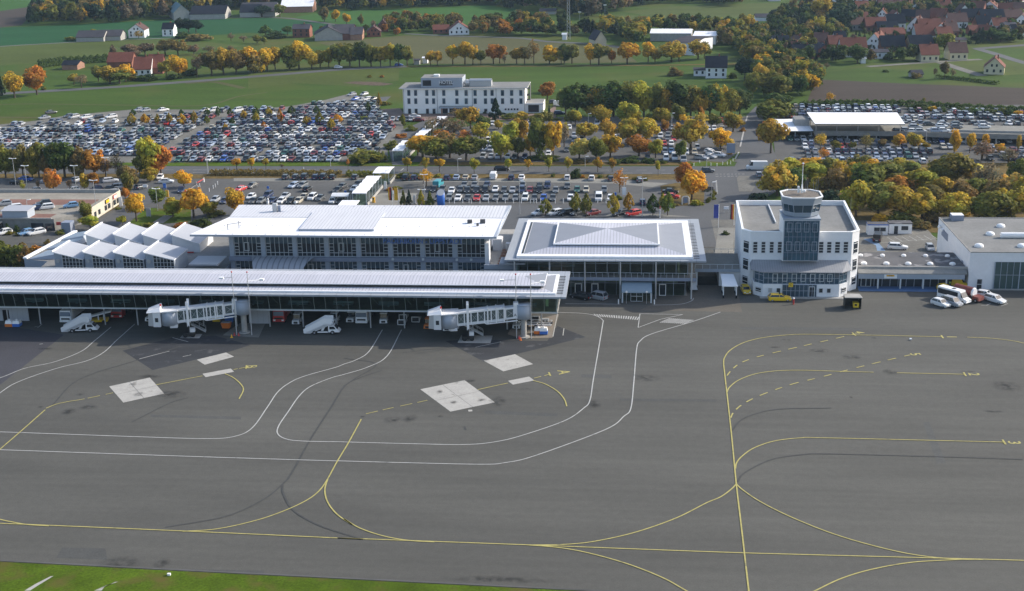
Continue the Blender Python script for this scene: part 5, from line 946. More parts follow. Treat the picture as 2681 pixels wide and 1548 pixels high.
board('E4',2215,735,.9,1.0,3.0,'goldp','yellow banner sign at the car park entrance','banner_sign')
board('E4',1920,590,1.3,.7,1.5,'whitepaint','white sign on the shrubs beside the entrance road','small_sign')
board('A3',2085,270,1.3,1.0,1.7,'whitepaint','white and blue sign behind the control building','small_sign')
board('E4',1965,960,1.2,.4,2.6,'bluegrey2','grey glass telephone booth on the lawn','phone_booth')
board('E1',1080,430,.6,1.6,2.3,'bluep','blue parking sign above the dark car in the front car park','small_sign')
board('E1',2060,440,.6,.6,1.2,'bluep','low blue sign beside the walkway in the front car park','small_sign')
p = G('E3',1720,565); t = thing('white_arch', 'white rounded arch stand on the leaf covered island', 'arch', p)
part('frame', t, M['whitepaint'], lambda b: (b.tube(p+Vector((-.9,0,0)),p+Vector((-.9,0,1.9)),.12), b.tube(p+Vector((.9,0,0)),p+Vector((.9,0,1.9)),.12), b.tube(p+Vector((-.9,0,1.9)),p+Vector((-.5,0,2.3)),.12), b.tube(p+Vector((-.5,0,2.3)),p+Vector((.5,0,2.3)),.12), b.tube(p+Vector((.5,0,2.3)),p+Vector((.9,0,1.9)),.12)))
part('poster', t, M['bluegrey'], lambda b: b.box(p.x-.6,p.x+.6,p.y-.05,p.y+.05,.5,2.0))
p = G('E2',90,540); t = thing('ticket_machine', 'orange ticket machine on the walkway path', 'machine', p); bx('body', t, M['goldp'], (p.x-.35,p.x+.35,p.y-.3,p.y+.3,0,1.6)); bx('screen', t, M['pane'], (p.x-.25,p.x+.25,p.y-.33,p.y-.301,1.0,1.4))
for x, y, l in ((240,380,'tall white sign column at the walkway exit'),(610,560,'white sign column between the small conifers')):
    p = G('E2',x,y); t = thing('sign_column', l, 'sign', p); bx('panel', t, M['whitepaint'], (p.x-.35,p.x+.35,p.y-.1,p.y+.1,.3,2.6)); bx('foot', t, M['conc'], (p.x-.45,p.x+.45,p.y-.25,p.y+.25,0,.3))
p = G('E3',1395,735); t = thing('red_white_post', 'thin red and white post at the pavilion roof edge', 'post', p); part('pole', t, M['whitepaint'], lambda b: b.tube(p,p+Vector((0,0,2.4)),.1)); part('red_top', t, M['redp'], lambda b: b.tube(p+Vector((0,0,2.4)),p+Vector((0,0,3.2)),.11))
p = G('E1',1075,570); t = thing('white_statue', 'slender white sculpture between the parked cars', 'sculpture', p); part('figure', t, M['whitepaint'], lambda b: (b.tube(p,p+Vector((0,0,1.2)),.28,.36,8), b.tube(p+Vector((0,0,1.2)),p+Vector((.1,0,2.0)),.36,.16,8)), True); part('foot', t, M['conc'], lambda b: b.box(p.x-.4,p.x+.4,p.y-.4,p.y+.4,0,.15))
# bollards in front of the car park rows and along the verges
bol = []
def bollard(k, x, y, h, m, grp, place):
    p = G(k, x, y); t = thing('bollard', '', 'bollard', p, grp); part('post', t, M[m], lambda b: b.tube(p,p+Vector((0,0,h)),.1,n=6)); bol.append((t, 'thin white bollard' if m != 'redp' else 'thin red bollard', place))
for x in (1048,1115,1220,1300,1328,1438,1548,1655,1760,1862,1965,2078,2122,2155,2208,2395,2498): bollard('E2',x,548,1.3,'offwhite','bollards before the front car park','before the near car row')
for x in (168,385,490,605,712): bollard('E3',x,545,1.3,'offwhite','bollards before the white vans','before the white vans')
for x, y in ((1305,1165),(1600,1160),(1705,1165),(1805,1145),(1885,1140),(1943,1130),(1985,1085),(1405,1115)): bollard('E8',x,y,1.0,'whitepaint','bollards on the junction verge','on the curved junction verge')
for x, y in ((265,262),(170,320),(437,312),(408,345),(380,362),(330,400),(210,340),(190,370)): bollard('E1',x,y,1.1,'whitepaint','posts at the car park barrier','at the barrier of the front car park')
for x, y in ((1530,125),(570,120)): bollard('E1',x,y,.9,'whitepaint','posts on the near road edge','on the road edge behind the hedge')
unique_labels(bol)
for x0, y0, x1, y1, l in ((175,285,255,240,'long red barrier arm at the far car park entrance'),(0,405,35,385,'red barrier arm at the near car park entrance')):
    a, c_ = G('E1',x0,y0,.95), G('E1',x1,y1,.95); t = thing('barrier_arm', l, 'barrier', (a.x,a.y,0)); part('arm', t, M['redp'], lambda b: b.tube(a,c_,.14,n=6)); bx('barrier_post', t, M['whitepaint'], (c_.x-.2,c_.x+.2,c_.y-.2,c_.y+.2,0,1.1))
# airfield bits
for k, x, y, l in (('D1',898,1375,'small white runway edge marker on the grass strip'),('D3',1143,210,'small white marker on the apron near stand one'),('F',440,1407,'')):
    if not l: continue
    p = G(k,x,y); t = thing('edge_marker', l, 'marker', p); part('body', t, M['whitepaint'], lambda b: b.box(p.x-.2,p.x+.2,p.y-.15,p.y+.15,.1,.35)); part('foot', t, M['steel'], lambda b: b.tube(p,p+Vector((0,0,.1)),.12))
# village and farm buildings far beyond -------------------------------------------------
WALLM = dict(w='render', c='creamw', b='brick', g='conc', e='beigew', n='wood'); ROOFM = dict(r='redtile', n='browntile', s='slate', f='fibre', w='roofw', p='pool')
def house(k, x, y, wpx, dep, eave, rise, rz, wm, rm, label, ridge='x', nm='house', wins=True, scale=1.0):
    """a gabled house whose front edge centre stands at the photo point; ridge along its own x or y."""
    p = G(k, x, y); w = wpx/CR[k][2]/PXM(p)*scale; t = thing(nm, label, 'house' if nm == 'house' else nm.replace('_',' '), p, rz=R(rz)); OFF[t.name] = (0,0,0)
    h = w/2; W_, R_ = M[WALLM[wm]], M[ROOFM[rm]]; z = eave; o = .35
    if ridge == 'x':
        part('wall', t, W_, lambda b: (b.box(-h,h,0,dep,0,z), b.hull([(-h,0,z),(-h,dep,z),(-h+.01,dep,z),(-h+.01,0,z)],[(-h,dep/2-.01,z+rise-.05),(-h,dep/2+.01,z+rise-.05),(-h+.01,dep/2+.01,z+rise-.05),(-h+.01,dep/2-.01,z+rise-.05)]), b.poly([(-h,0,z),(-h,dep/2,z+rise-.06),(-h,dep,z)][::-1]), b.poly([(h,0,z),(h,dep,z),(h,dep/2,z+rise-.06)])))
        rf = lambda b: [b.hull([(-h-o,ya,za),(h+o,ya,za),(h+o,dep/2,z+rise),(-h-o,dep/2,z+rise)], [(-h-o,ya,za+.18),(h+o,ya,za+.18),(h+o,dep/2,z+rise+.18),(-h-o,dep/2,z+rise+.18)]) for ya, za in ((-o,z-o*rise/(dep/2)),(dep+o,z-o*rise/(dep/2)))]
    else:
        part('wall', t, W_, lambda b: (b.box(-h,h,0,dep,0,z), b.poly([(-h,0,z),(h,0,z),(0,0,z+rise-.06)]), b.poly([(-h,dep,z),(0,dep,z+rise-.06),(h,dep,z)])))
        rf = lambda b: [b.hull([(xa,-o,za),(xa,dep+o,za),(0,dep+o,z+rise),(0,-o,z+rise)], [(xa,-o,za+.18),(xa,dep+o,za+.18),(0,dep+o,z+rise+.18),(0,-o,z+rise+.18)]) for xa, za in ((-h-o,z-o*rise/h),(h+o,z-o*rise/h))]
    r = part('roof', t, R_, rf)
    if nm == 'house': part('chimney', r, M['brick'], lambda b: b.box(h*.2,h*.2+.6,dep/2-.3,dep/2+.4,z+rise*.7,z+rise+.9))
    if wins:
        n = max(2, int(w/2.6))
        for q in range(n):
            for zz in ([1.0] if z < 4 else [1.0, z-1.9]): xx = -h+w*(q+.5)/n; bx('window', t, M['pane'], (xx-.45,xx+.45,-.06,-.005,zz,zz+1.25))
        if ridge == 'y' and rise > 2:
            for xx in (-1.0, 1.0): bx('window', t, M['pane'], (xx-.4,xx+.4,-.06,-.005,z+.2,z+1.3))
    return t
for q in (
 ('B1',1290,360,150,13,4.6,3.4,8,'w','n','white gabled farmhouse with three rows of small windows','y'),('B1',1585,345,105,9,4.4,3.2,4,'w','s','small white house beside the dark conifer block','x'),
 ('B1',1040,385,200,12,2.6,3.0,4,'g','f','grey barn in front of the white gabled farmhouse','x','barn'),('B1',850,395,260,13,2.6,3.2,4,'g','f','long grey barn with a pale door beside the farm path','x','barn'),
 ('B1',1345,715,160,13,3.0,5.0,10,'w','r','white farmhouse with a big red roof behind golden trees','x'),('B1',1470,700,130,12,3.0,5.6,10,'b','r','brick farmhouse wing with a hipped red roof','x'),('B1',1130,640,230,12,2.8,4.0,6,'b','r','long brick barn with a dull red roof behind golden trees','x','barn'),
 ('B1',660,660,150,9,2.4,1.6,0,'n','s','dark open shed beside the long hedge','x','shed'),
 ('B1',1720,190,150,30,5,5,25,'g','p','teal roofed barn at the end of the farm row by the woods','y','barn'),('B1',1960,185,330,26,3.6,4.5,8,'g','s','very long dark roofed barn before the woods','x','barn'),('B1',1920,110,170,24,5,5,20,'g','p','pale teal roofed barn behind the long dark barn','y','barn'),('B1',2360,165,190,20,3.4,4.5,8,'g','s','dark roofed barn joined to the long farm row','x','barn'),
 ('B2',90,160,330,24,3.6,5,6,'g','f','grey roofed barn behind the round dark trees','x','barn'),('B2',460,120,300,22,4.2,4.0,6,'n','w','bright white roofed hall before the woods','x','barn'),
 ('B2',500,355,160,9,5.0,2.2,2,'b','f','red brick house with a flat grey roof','x'),('B2',760,385,260,18,3.6,4.0,12,'g','f','grey farm hall with three dark doors','y','barn'),('B2',900,380,180,22,3.6,4.2,6,'b','f','brick fronted farm barn with a grey roof','x','barn'),('B2',1020,380,110,16,3.2,3.4,6,'n','f','open dark fronted barn bay','x','barn'),
 ('B2',1185,350,130,12,3.0,3.0,10,'b','n','low brick gabled house beside the farm barns','y'),('B2',1275,300,90,10,3.6,3.2,10,'b','n','small brick house behind the low gabled house','y'),
 ('B2',1990,330,190,12,3.0,4.2,8,'w','r','white gabled house with a red roof at the country road','y'),('B2',1820,320,150,9,2.4,2.4,8,'b','r','low red roofed annex beside the white gabled house','x'),
 ('B3',985,420,110,11,2.6,4.4,20,'e','f','steep grey gabled barn near the lattice mast','y','barn'),('B3',640,378,40,3,3.0,.6,0,'w','w','small white equipment cabin at the mast foot','x','hut'),
 ('B3',1640,390,380,16,4.2,1.5,-6,'g','w','long white roofed workshop hall between the trees','x','hall'),('B3',1960,420,210,22,4.4,1.2,-8,'w','w','short white roofed workshop hall beside the long one','x','hall'),('B3',1760,520,230,30,6.0,1.0,-20,'w','f','cream walled workshop with a flat grey roof','x','hall'),
 ('B3',2070,740,195,11,4.8,4.2,-3,'w','s','white house with a steep slate roof at the meadow edge','x'),('B3',1915,720,110,9,2.6,.5,-3,'w','f','flat white garage wing beside the slate roofed house','x','garage'),
 ('B3',1480,140,60,8,3,3,0,'w','n','tiny white house at the edge of the woods','x') if False else ('B3',480,135,150,8,2,1.4,-3,'g','f','low grey shed at the far edge of the pasture','x','shed'),
 ('B4',1635,585,165,10,3.4,4.2,4,'c','r','cream house with a bright red roof and two roof windows','x'),('B4',1905,568,165,10,3.6,4.2,4,'c','n','cream house with a purple brown roof and two roof windows','x'),('B4',2235,705,180,10,3.2,4.0,-16,'c','r','cream gabled house with a red roof standing alone in the grass','y'),
 ('B4',415,470,150,10,3.4,3.0,14,'w','n','white gabled house with a small porch roof','y'),('B4',240,470,150,11,2.8,3.8,6,'w','s','slate roofed house with a white corner gable','x'),('B4',460,560,230,11,2.6,3.8,2,'b','s','wide dark roofed brick house behind the tree line','x'),('B4',640,540,170,10,3.0,3.0,10,'b','f','brick house with two white balconies','y'),
 ('B4',920,540,240,11,3.4,5.4,4,'w','r','long red roofed house behind a round green tree','x'),('B4',1100,470,150,12,3.6,4.6,-26,'w','r','white gabled house with a steep brown red roof','y'),('B4',1290,490,220,11,2.8,4.6,2,'b','s','slate roofed brick house in the middle of the village','x'),('B4',1160,555,170,9,3.0,1.0,2,'w','f','low white flat roofed garage','x','garage'),
 ('B4',1560,490,220,11,3.4,4.2,6,'c','s','cream house with a long slate roof','x'),('B4',1600,395,190,12,3.4,5.2,3,'w','r','steep orange red roofed house with a white gable','x'),('B4',1290,365,220,10,2.6,2.6,4,'b','r','long low red roofed barn in the village','x','barn'),('B4',1130,300,190,11,3.2,4.4,4,'b','r','brick house with a plain red roof','x'),
 ('B4',965,285,140,10,3.2,3.6,8,'g','n','grey walled house with a brown roof beside a dark tree','x'),('B4',1320,275,170,10,3.4,4.6,6,'w','s','white house with a blue grey roof and three windows','x'),('B4',1490,300,150,11,3.2,4.8,-24,'w','n','white gabled house with a narrow brown roof','y'),('B4',1640,320,210,11,3.0,4.8,4,'b','r','large brown red roofed house with dormers','x'),
 ('B4',1900,265,175,11,3.6,4.4,2,'w','n','white house with a pinkish brown roof','x'),('B4',1240,310,190,10,2.6,3.2,4,'b','s','low slate roofed barn between red roofs','x','barn'),('B4',1730,345,120,10,3,4,-24,'w','r','white narrow gabled house beside the orange red roof','y'),('B4',1900,440,150,9,3.2,.8,2,'e','f','flat beige garage with an arched door','x','garage'),('B4',2395,350,110,10,6.2,1.0,2,'g','f','tall grey box shaped house','x'),
 ('B4',2040,210,200,11,3,4.4,4,'b','s','dark slate roofed house at the upper village','x'),('B4',2230,220,220,11,3,4.6,4,'b','s','wide dark slate roofed house with a white dormer','x'),('B4',2470,365,110,9,3.4,3.6,6,'w','s','white house with a blue slate roof at the village edge','x'),('B4',2490,270,140,10,3.4,4.4,-20,'w','n','white gabled house with a brown roof at the village edge','y'),('B4',2200,320,220,9,2.8,.8,2,'w','f','long low white flat roofed building','x','garage'),
 ('B4',1290,120,260,12,3,5.0,4,'b','n','large brown roofed barn in the upper village','x','barn'),('B4',1620,80,270,12,3,5.4,2,'b','n','very large brown roofed farmhouse in the upper village','x'),('B4',1905,40,60,9,3.4,3.2,20,'w','r','tiny white gabled house in the upper village','y'),('B4',1080,30,160,10,3.2,4,6,'w','s','white house with a slate roof beside the hillside','x'),('B4',860,20,120,9,3.0,3.4,6,'w','n','white house on the hillside edge','x'),('B4',170,12,110,9,3,3,2,'w','n','white house at the top of the hillside pasture','x'),('B4',520,8,90,9,3,3,2,'w','s','small white house above the hillside pasture','x'),('B4',1430,100,110,9,2.4,3.6,-30,'e','r','orange gabled barn in the upper village','y','barn'),
 ('B4',50,200,120,10,2.4,1.6,0,'w','f','pale grey stable on the hillside pasture','x','stable'),('B4',1000,210,110,9,2.6,3,4,'b','r','small orange roofed house behind the dark tree','x'),('B4',1770,300,150,9,3,4,3,'b','n','dark red roofed house behind the white gables','x'),('B4',2060,330,100,8,2.4,2.4,3,'b','r','small orange roofed outbuilding','x','shed'),('B4',2420,210,190,10,3,4,6,'b','n','brown roofed house behind the grey box house','x'),
 ('B4',1520,735,100,5,1.6,1.4,10,'g','f','small grey field hut on the meadow','x','hut'),('B4',1005,600,45,4,2.2,.5,0,'w','w','white trailer shed at the village edge','x','hut'),
 ('B2',1590,612,50,3,2.2,.4,0,'g','f','small pale hut at the end of the tree row','x','hut'),('B2',1668,600,45,3,2.6,.4,0,'w','w','small white cabin beside the golden trees','x','hut')):
    house(*q[:12], nm=q[12] if len(q) > 12 else 'house', wins=(len(q) <= 12 or q[12] in ('garage',)))
# the upper village: more small houses among the gardens
random.seed(21); vill = []
VM = [('b','r','red roofed brick house'),('w','r','white red roofed house'),('b','n','brown roofed brick house'),('w','n','white brown roofed house'),('b','s','slate roofed brick house'),('w','s','white slate roofed house'),('c','r','cream red roofed house')]
for x, y in ((1000,130),(1180,190),(1330,210),(1420,205),(1560,215),(1700,200),(1780,215),(1960,150),(2080,130),(2200,120),(2330,140),(2450,130),(1150,90),(1400,50),(1500,140),(1760,120),(1850,90),(2050,60),(2160,40),(2300,60),(2420,50),(1250,30),(1700,10),(1980,-10),(2250,-5),(2480,0),(720,15),(940,10),(1010,-20),(1350,-20),(1560,-25),(2100,-30),(2380,-35),(2140,270),(2300,290),(2110,380),(2330,330),(1850,350),(1790,400),(590,470),(740,480),(330,540),(800,440)):
    wm, rm, d = random.choice(VM); rg = random.choice('xxy'); o = house('B4',x+random.uniform(-15,15),y+random.uniform(-6,6),random.uniform(95,150),random.uniform(8.5,11),random.uniform(2.6,3.6),random.uniform(3.4,4.6),random.choice((-26,-12,3,6,12)),wm,rm,d,rg)
    vill.append((o, ('gable fronted ' if rg == 'y' else '')+d, 'in the upper village')); o['group'] = 'small houses of the upper village'
unique_labels(vill)
# lattice mast
p = G('B3',680,375); t = thing('lattice_mast', 'slim grey lattice mast standing before the autumn wood', 'mast', p)
def lm(b):
    for sx, sy in ((-1,-1),(1,-1),(1,1),(-1,1)): b.tube(p+Vector((sx*.9,sy*.9,0)),p+Vector((sx*.3,sy*.3,46)),.12,.06,4)
    for i in range(23):
        w0, w1 = .9-.026*i, .9-.026*(i+1)
        for (a, c_) in (((-1,-1),(1,-1)),((1,-1),(1,1)),((1,1),(-1,1)),((-1,1),(-1,-1))): b.tube(p+Vector((a[0]*w0,a[1]*w0,2*i)),p+Vector((c_[0]*w1,c_[1]*w1,2*i+2)),.05,n=4)
part('lattice', t, M['steel'], lm)
for k, x, y0, y1, l in (('B3',1022,195,55,'slender lamp mast at the sports ground'),('B3',785,200,120,'thin lamp mast behind the lattice mast')):
    p = G(k,x,y0); h = (y0-y1)/CR[k][2]/PXM(p); t = thing('lamp_mast', l, 'mast', p); part('pole', t, M['steel'], lambda b: b.tube(p,p+Vector((0,0,h)),.14,.08,4)); part('lamp_head', t, M['whitepaint'], lambda b: b.box(p.x-.9,p.x+.9,p.y-.2,p.y+.2,h,h+.5))
# ================================================================ VEHICLES
COLS = dict(silver=(.30,.315,.34), white=(.68,.68,.68), grey=(.15,.16,.17), dgrey=(.075,.08,.085), black=(.016,.017,.019), dblue=(.02,.032,.085), blue=(.03,.09,.36), lblue=(.16,.30,.48), sblue=(.28,.34,.44), red=(.46,.035,.03), dred=(.17,.025,.025), green=(.025,.10,.075), teal=(.035,.25,.30), beige=(.42,.38,.30), yellow=(.78,.50,.015), brown=(.18,.09,.06))
CNAME = dict(silver='silver', white='white', grey='grey', dgrey='dark grey', black='black', dblue='dark blue', blue='bright blue', lblue='light blue', sblue='silver blue', red='red', dred='dark red', green='dark green', teal='teal', beige='beige', yellow='yellow', brown='brown')
#        L    W    H    wb    rf    rr    rb    belt hood
KIND = dict(hatch=(4.0,1.70,1.46,-.95,-.30,1.40,1.86,.92,.80), sedan=(4.5,1.76,1.43,-1.05,-.40,.95,1.55,.92,.80), estate=(4.65,1.76,1.47,-1.05,-.40,1.75,2.22,.94,.82), mpv=(4.4,1.80,1.72,-1.35,-.65,1.75,2.10,1.02,.95), van=(5.0,1.92,2.0,-1.75,-1.15,2.40,2.48,1.15,1.05), bigvan=(6.2,2.0,2.6,-2.35,-1.75,3.02,3.08,1.35,1.25))
KN = dict(hatch='hatchback', sedan='saloon car', estate='estate car', mpv='people carrier', van='van', bigvan='high roofed van')
def carmesh(kind):
    L, W, H, wb, rf, rr, rb, belt, hood = KIND[kind]; h = W/2; f, r = -L/2, L/2; van = kind in ('van','bigvan')
    body, gl, wh = MB(), MB(), MB()
    st = [(f,.80,.36,.60),(f+.10,.92,.24,hood-.12),(f+.35,.97,.2,hood-.04),(wb,1.0,.2,belt),(0,1.0,.19,belt+.02),(min(rb,r-.3),1.0,.2,belt+.02),(r-.10,.95,.24,belt-.02 if kind != 'sedan' else belt-.03),(r,.84,.36,.80)]
    prev = None
    for y, k, zb, zt in st:
        w = h*k; cur = [(-w*.94,y,zb),(-w,y,zb+.22),(-w,y,zt-.14),(-w*.92,y,zt),(w*.92,y,zt),(w,y,zt-.14),(w,y,zb+.22),(w*.94,y,zb)]
        if prev:
            n = len(body.v); body.v += prev+cur
            for i in range(8): j = (i+1) % 8; body.f.append((n+i,n+8+i,n+8+j,n+j)); body.m.append(0)
        else: body.poly(cur[::-1])
        prev = cur
    body.poly(prev)
    q = lambda y, k, z: [(-h*k,y,z),(h*k,y,z)]
    A = [(-h*.90,wb,belt),(h*.90,wb,belt),(h*.90,rb,belt),(-h*.90,rb,belt)]; T = [(-h*.72,rf,H-.06),(h*.72,rf,H-.06),(h*.74,rr,H-.06),(-h*.74,rr,H-.06)]
    if van: T = [(-h*.84,rf,H-.06),(h*.84,rf,H-.06),(h*.86,rr,H-.06),(-h*.86,rr,H-.06)]
    gl.hull(A, T)
    ex = .03; R0 = [(x*1.05,y+(-ex if y < 0 else ex),z) for x,y,z in T]; body.hull(R0, [(x*.94,y*.96,H+.02) for x,y,z in T])
    for a, t in zip(A, T): body.tube((a[0]*1.01,a[1],a[2]-.03),(t[0]*1.03,t[1],t[2]+.02),.06,n=4)
    for s in (-1,1): body.tube((s*h*.92,.15,belt-.03),(s*h*.76,.15,H-.04),.05,n=4)
    if van:
        y0 = rf+.55 if kind == 'bigvan' else rf+1.1
        body.hull([(-h*.94,y0,belt-.02),(h*.94,y0,belt-.02),(h*.94,rb+.02,belt-.02),(-h*.94,rb+.02,belt-.02)], [(-h*.89,y0,H-.05),(h*.89,y0,H-.05),(h*.89,rr+.05,H-.05),(-h*.89,rr+.05,H-.05)])
    ax = (f+.78, r-.80) if not van else (f+.95, r-1.05); rw = .31 if not van else .34
    lights = MB(); tails = MB(); hw = h*.62
    for s in (-1,1): lights.box(s*hw-.17,s*hw+.17,f-.02,f+.12,.56,.72); tails.box(s*h*.74-.1,s*h*.74+.1,r-.12,r+.02,.62,.86)
    return body, gl, [(s*(h-.12), y, rw) for s in (-1,1) for y in ax], hw, f, r, h
def wheelmesh(rw):
    b = MB(); b.tube((-.1,0,0),(.1,0,0),rw,n=12,m=0); b.tube((-.115,0,0),(.115,0,0),rw*.6,n=10,m=1); return b
PROTO, SIMPLE, WH = {}, {}, {}
for kd in KIND:
    body, gl, wheels, hw, f, r, h = carmesh(kd)
    root = bpy.data.objects.new('parked_car' if kd not in ('van','bigvan') else 'parked_van', None); OFF[root.name] = (0,0,0)
    o = body.build('body', M['paint'], root); gl.build('glazing', M['cglass'], root)
    for x, y, rw in wheels:
        b = MB(); b.tube((x-.1,y,rw),(x+.1,y,rw),rw,n=10,m=0); b.tube((x-.12,y,rw),(x+.12,y,rw),rw*.6,n=8,m=1); b.build('wheel', [M['tyre'], M['rim']], root)
    for s in (-1,1):
        b = MB(); b.box(s*hw-.17,s*hw+.17,f-.03,f+.12,.54,.72); b.build('headlight', M['lamp'], root)
        b = MB(); b.box(s*h*.74-.1,s*h*.74+.1,r-.12,r+.03,.62,.88); b.build('tail_light', M['redlens'], root)
    b = MB(); b.box(-.26,.26,f-.035,f,.38,.49); b.box(-.26,.26,r,r+.035,.5,.62); b.build('number_plate', M['offwhite'], root)
    PROTO[kd] = root
    s = MB()
    for src, mi in ((body,0),(gl,1)):
        n = len(s.v); s.v += src.v; s.f += [tuple(i+n for i in q) for q in src.f]; s.m += [mi]*len(src.f)
    for x, y, rw in wheels: s.tube((x-.1,y,rw),(x+.1,y,rw),rw,n=6,m=2)
    for q in (-1,1): s.box(q*hw-.17,q*hw+.17,f-.03,f+.1,.54,.72,3); s.box(q*h*.74-.1,q*h*.74+.1,r-.1,r+.03,.62,.88,4)
    SIMPLE[kd] = s
USED = set(); car_rows = []
def car(p, kind, colr, rz, place, group, desc=None, parts=True, name=None):
    src = PROTO[kind]
    root = src.copy(); col.objects.link(root); root.name = name or ('parked_van' if kind in ('van','bigvan') else 'parked_car')
    root.location = p; root.rotation_euler = (0,0,R(rz))
    for ch in src.children:
        c = ch.copy(); col.objects.link(c); c.parent = root
        if c.name.startswith('body'): c.color = (*COLS[colr], 1)
    tag(root, None, 'van' if kind in ('van','bigvan') else 'car', group)
    car_rows.append((root, desc or f'{CNAME[colr]} {KN[kind]}', place)); return root
def lot(k, y, items, place, group, rz=0, h=0.03):
    for it in items:
        x, colr = it[0], it[1]; kd = it[2] if len(it) > 2 else 'hatch'; yy = it[3] if len(it) > 3 else y; rr = it[4] if len(it) > 4 else rz
        p = G(k, x, yy, h); L = KIND[kd][0]; d = Vector((-math.sin(R(rr)), math.cos(R(rr)), 0)); s = 1 if abs(math.cos(R(rr))) < .3 else 1
        ext = abs(math.cos(R(rr)))*L/2+abs(math.sin(R(rr)))*KIND[kd][1]/2
        car(Vector((p.x, p.y+ext, h)), kd, colr, rr, place, group)
GF = 'cars parked in the front car park'
lot('E1',255,[(1280,'dgrey'),(1408,'dgrey','estate'),(1520,'black','mpv'),(1662,'dblue'),(1760,'black','mpv'),(1878,'black'),(2165,'dgrey')],'in the row along the long hedge',GF,180)
lot('E1',365,[(700,'red','sedan',408,-18),(850,'dgrey','hatch',368,-18),(1375,'sblue','estate',366,-15),(1490,'grey','estate',362,-12),(1558,'black','hatch',408,170),(1998,'dgrey','sedan',378,-15),(1942,'black','sedan',422,-10),(2205,'black','sedan',345,-10),(2155,'white','hatch',408,-10)],'in the open car park middle',GF)
lot('E1',510,[(835,'white','hatch'),(1052,'dblue','mpv',492),(1270,'silver','sedan',500),(1508,'beige','sedan',512),(1615,'white','mpv',520),(1715,'dgrey','sedan',526)],'in the double row behind the terminal roof',GF,-6)
lot('E1',562,[(865,'dgrey'),(962,'grey'),(1105,'dblue'),(1220,'white'),(1340,'black'),(1440,'beige'),(1880,'white'),(1978,'dgrey','sedan'),(500,'dblue'),(378,'silver','hatch',545)],'half hidden by the terminal roof edge',GF,-4)
lot('E2',262,[(480,'black','mpv',266),(588,'dblue'),(690,'brown','hatch',258),(1008,'dblue'),(1128,'sblue','sedan'),(1245,'beige','sedan'),(1360,'silver','sedan'),(1600,'white','van',254),(1830,'dblue','hatch'),(1960,'white','sedan')],'backed against the shrubs by the road',GF,180)
lot('E3',262,[(215,'white','hatch'),(525,'white','hatch',268),(770,'dgrey','hatch',275),(1135,'dgrey','sedan',292)],'backed against the low bushes by the road',GF,180)
lot('E2',357,[(895,'teal','van',357,170),(1230,'grey','sedan'),(1360,'grey','sedan'),(1518,'dblue','sedan'),(1975,'grey','hatch'),(2185,'black','hatch',375),(2290,'dblue','mpv',370)],'in the far middle row',GF)
lot('E3',372,[(215,'dgrey','sedan')],'in the far middle row',GF)
lot('E2',425,[(840,'black','hatch',412),(950,'dgrey','hatch',408),(1068,'white','sedan',430),(1178,'dgrey','hatch',418),(1270,'black','hatch'),(1385,'black','estate'),(1500,'black','mpv'),(1625,'white','hatch',416),(1738,'dgrey'),(1845,'silver','sedan'),(1965,'dblue','mpv'),(2065,'dred'),(2190,'black','mpv'),(2395,'grey','hatch')],'in the near middle row',GF)
lot('E3',420,[(340,'green'),(455,'beige'),(685,'grey')],'in the near middle row',GF)
lot('E2',526,[(895,'dgrey'),(1035,'grey','estate'),(1150,'white','sedan'),(1275,'dgrey','sedan'),(1388,'red','sedan'),(1508,'silver','sedan'),(1632,'grey','hatch'),(1755,'grey','estate'),(1882,'grey','hatch'),(2005,'white','mpv'),(2125,'dgrey','hatch'),(2240,'blue','hatch'),(2360,'dgrey','hatch')],'in the row behind the thin bollards',GF)
lot('E3',527,[(255,'white','hatch'),(615,'white','van',532),(765,'white','hatch')],'behind the egg shaped trees',GF)
lot('E3',430,[(1530,'black','sedan',432,82),(1545,'red','sedan',495,80)],'parked sideways beside the leaf covered island',GF)
lot('E3',578,[(1175,'dblue','hatch',578,180)],'leaving between the egg shaped trees',GF)
GT = 'cars waiting behind the pavilion'
lot('E3',716,[(60,'white','estate'),(190,'black','estate'),(355,'dgrey','sedan'),(540,'dred','sedan'),(895,'black','estate',722),(1055,'red','estate',722)],'parked aslant behind the pavilion roof',GT,-48)
lot('A3',303,[(385,'white','sedan')],'half behind the egg shaped olive tree at the pavilion',GT,-48)
GR = 'cars on the roof deck'
lot('E4',0,[(22,'silver','hatch',818),(140,'white','estate',872),(430,'dblue','hatch',878),(545,'black','hatch',812),(562,'white','estate',866),(905,'lblue','hatch',842)],'on the roof parking deck',GR,-62,3.1)
lot('E4',0,[(298,'lblue','hatch',1208),(430,'white','estate',1208),(10,'white','hatch',1205)],'in front of the parking deck building','cars before the parking deck building',-40)
GL = 'cars in the side car park behind the deck'
lot('E4',0,[(200,'black','hatch',528,82),(320,'blue','sedan',482,80),(615,'silver','sedan',512,100),(985,'silver','hatch',500,160),(1430,'white','estate',508,118),(430,'white','hatch',640,-60),(935,'white','hatch',632,-60),(1240,'dblue','hatch',622,-60),(1440,'black','sedan',612,100),(1550,'silver','mpv',598,120),(1830,'dgrey','hatch',598,150),(1450,'silver','hatch',668,-60),(2085,'white','hatch',470,10)],'in the side lot behind the deck',GL)
lot('E4',0,[(2175,'white','sedan',515,102)],'turning into the entrance road beside the bushy brown trees',GL); lot('E4',0,[(2362,'dblue','hatch',645,12)],'at the red barrier of the front car park',GL)
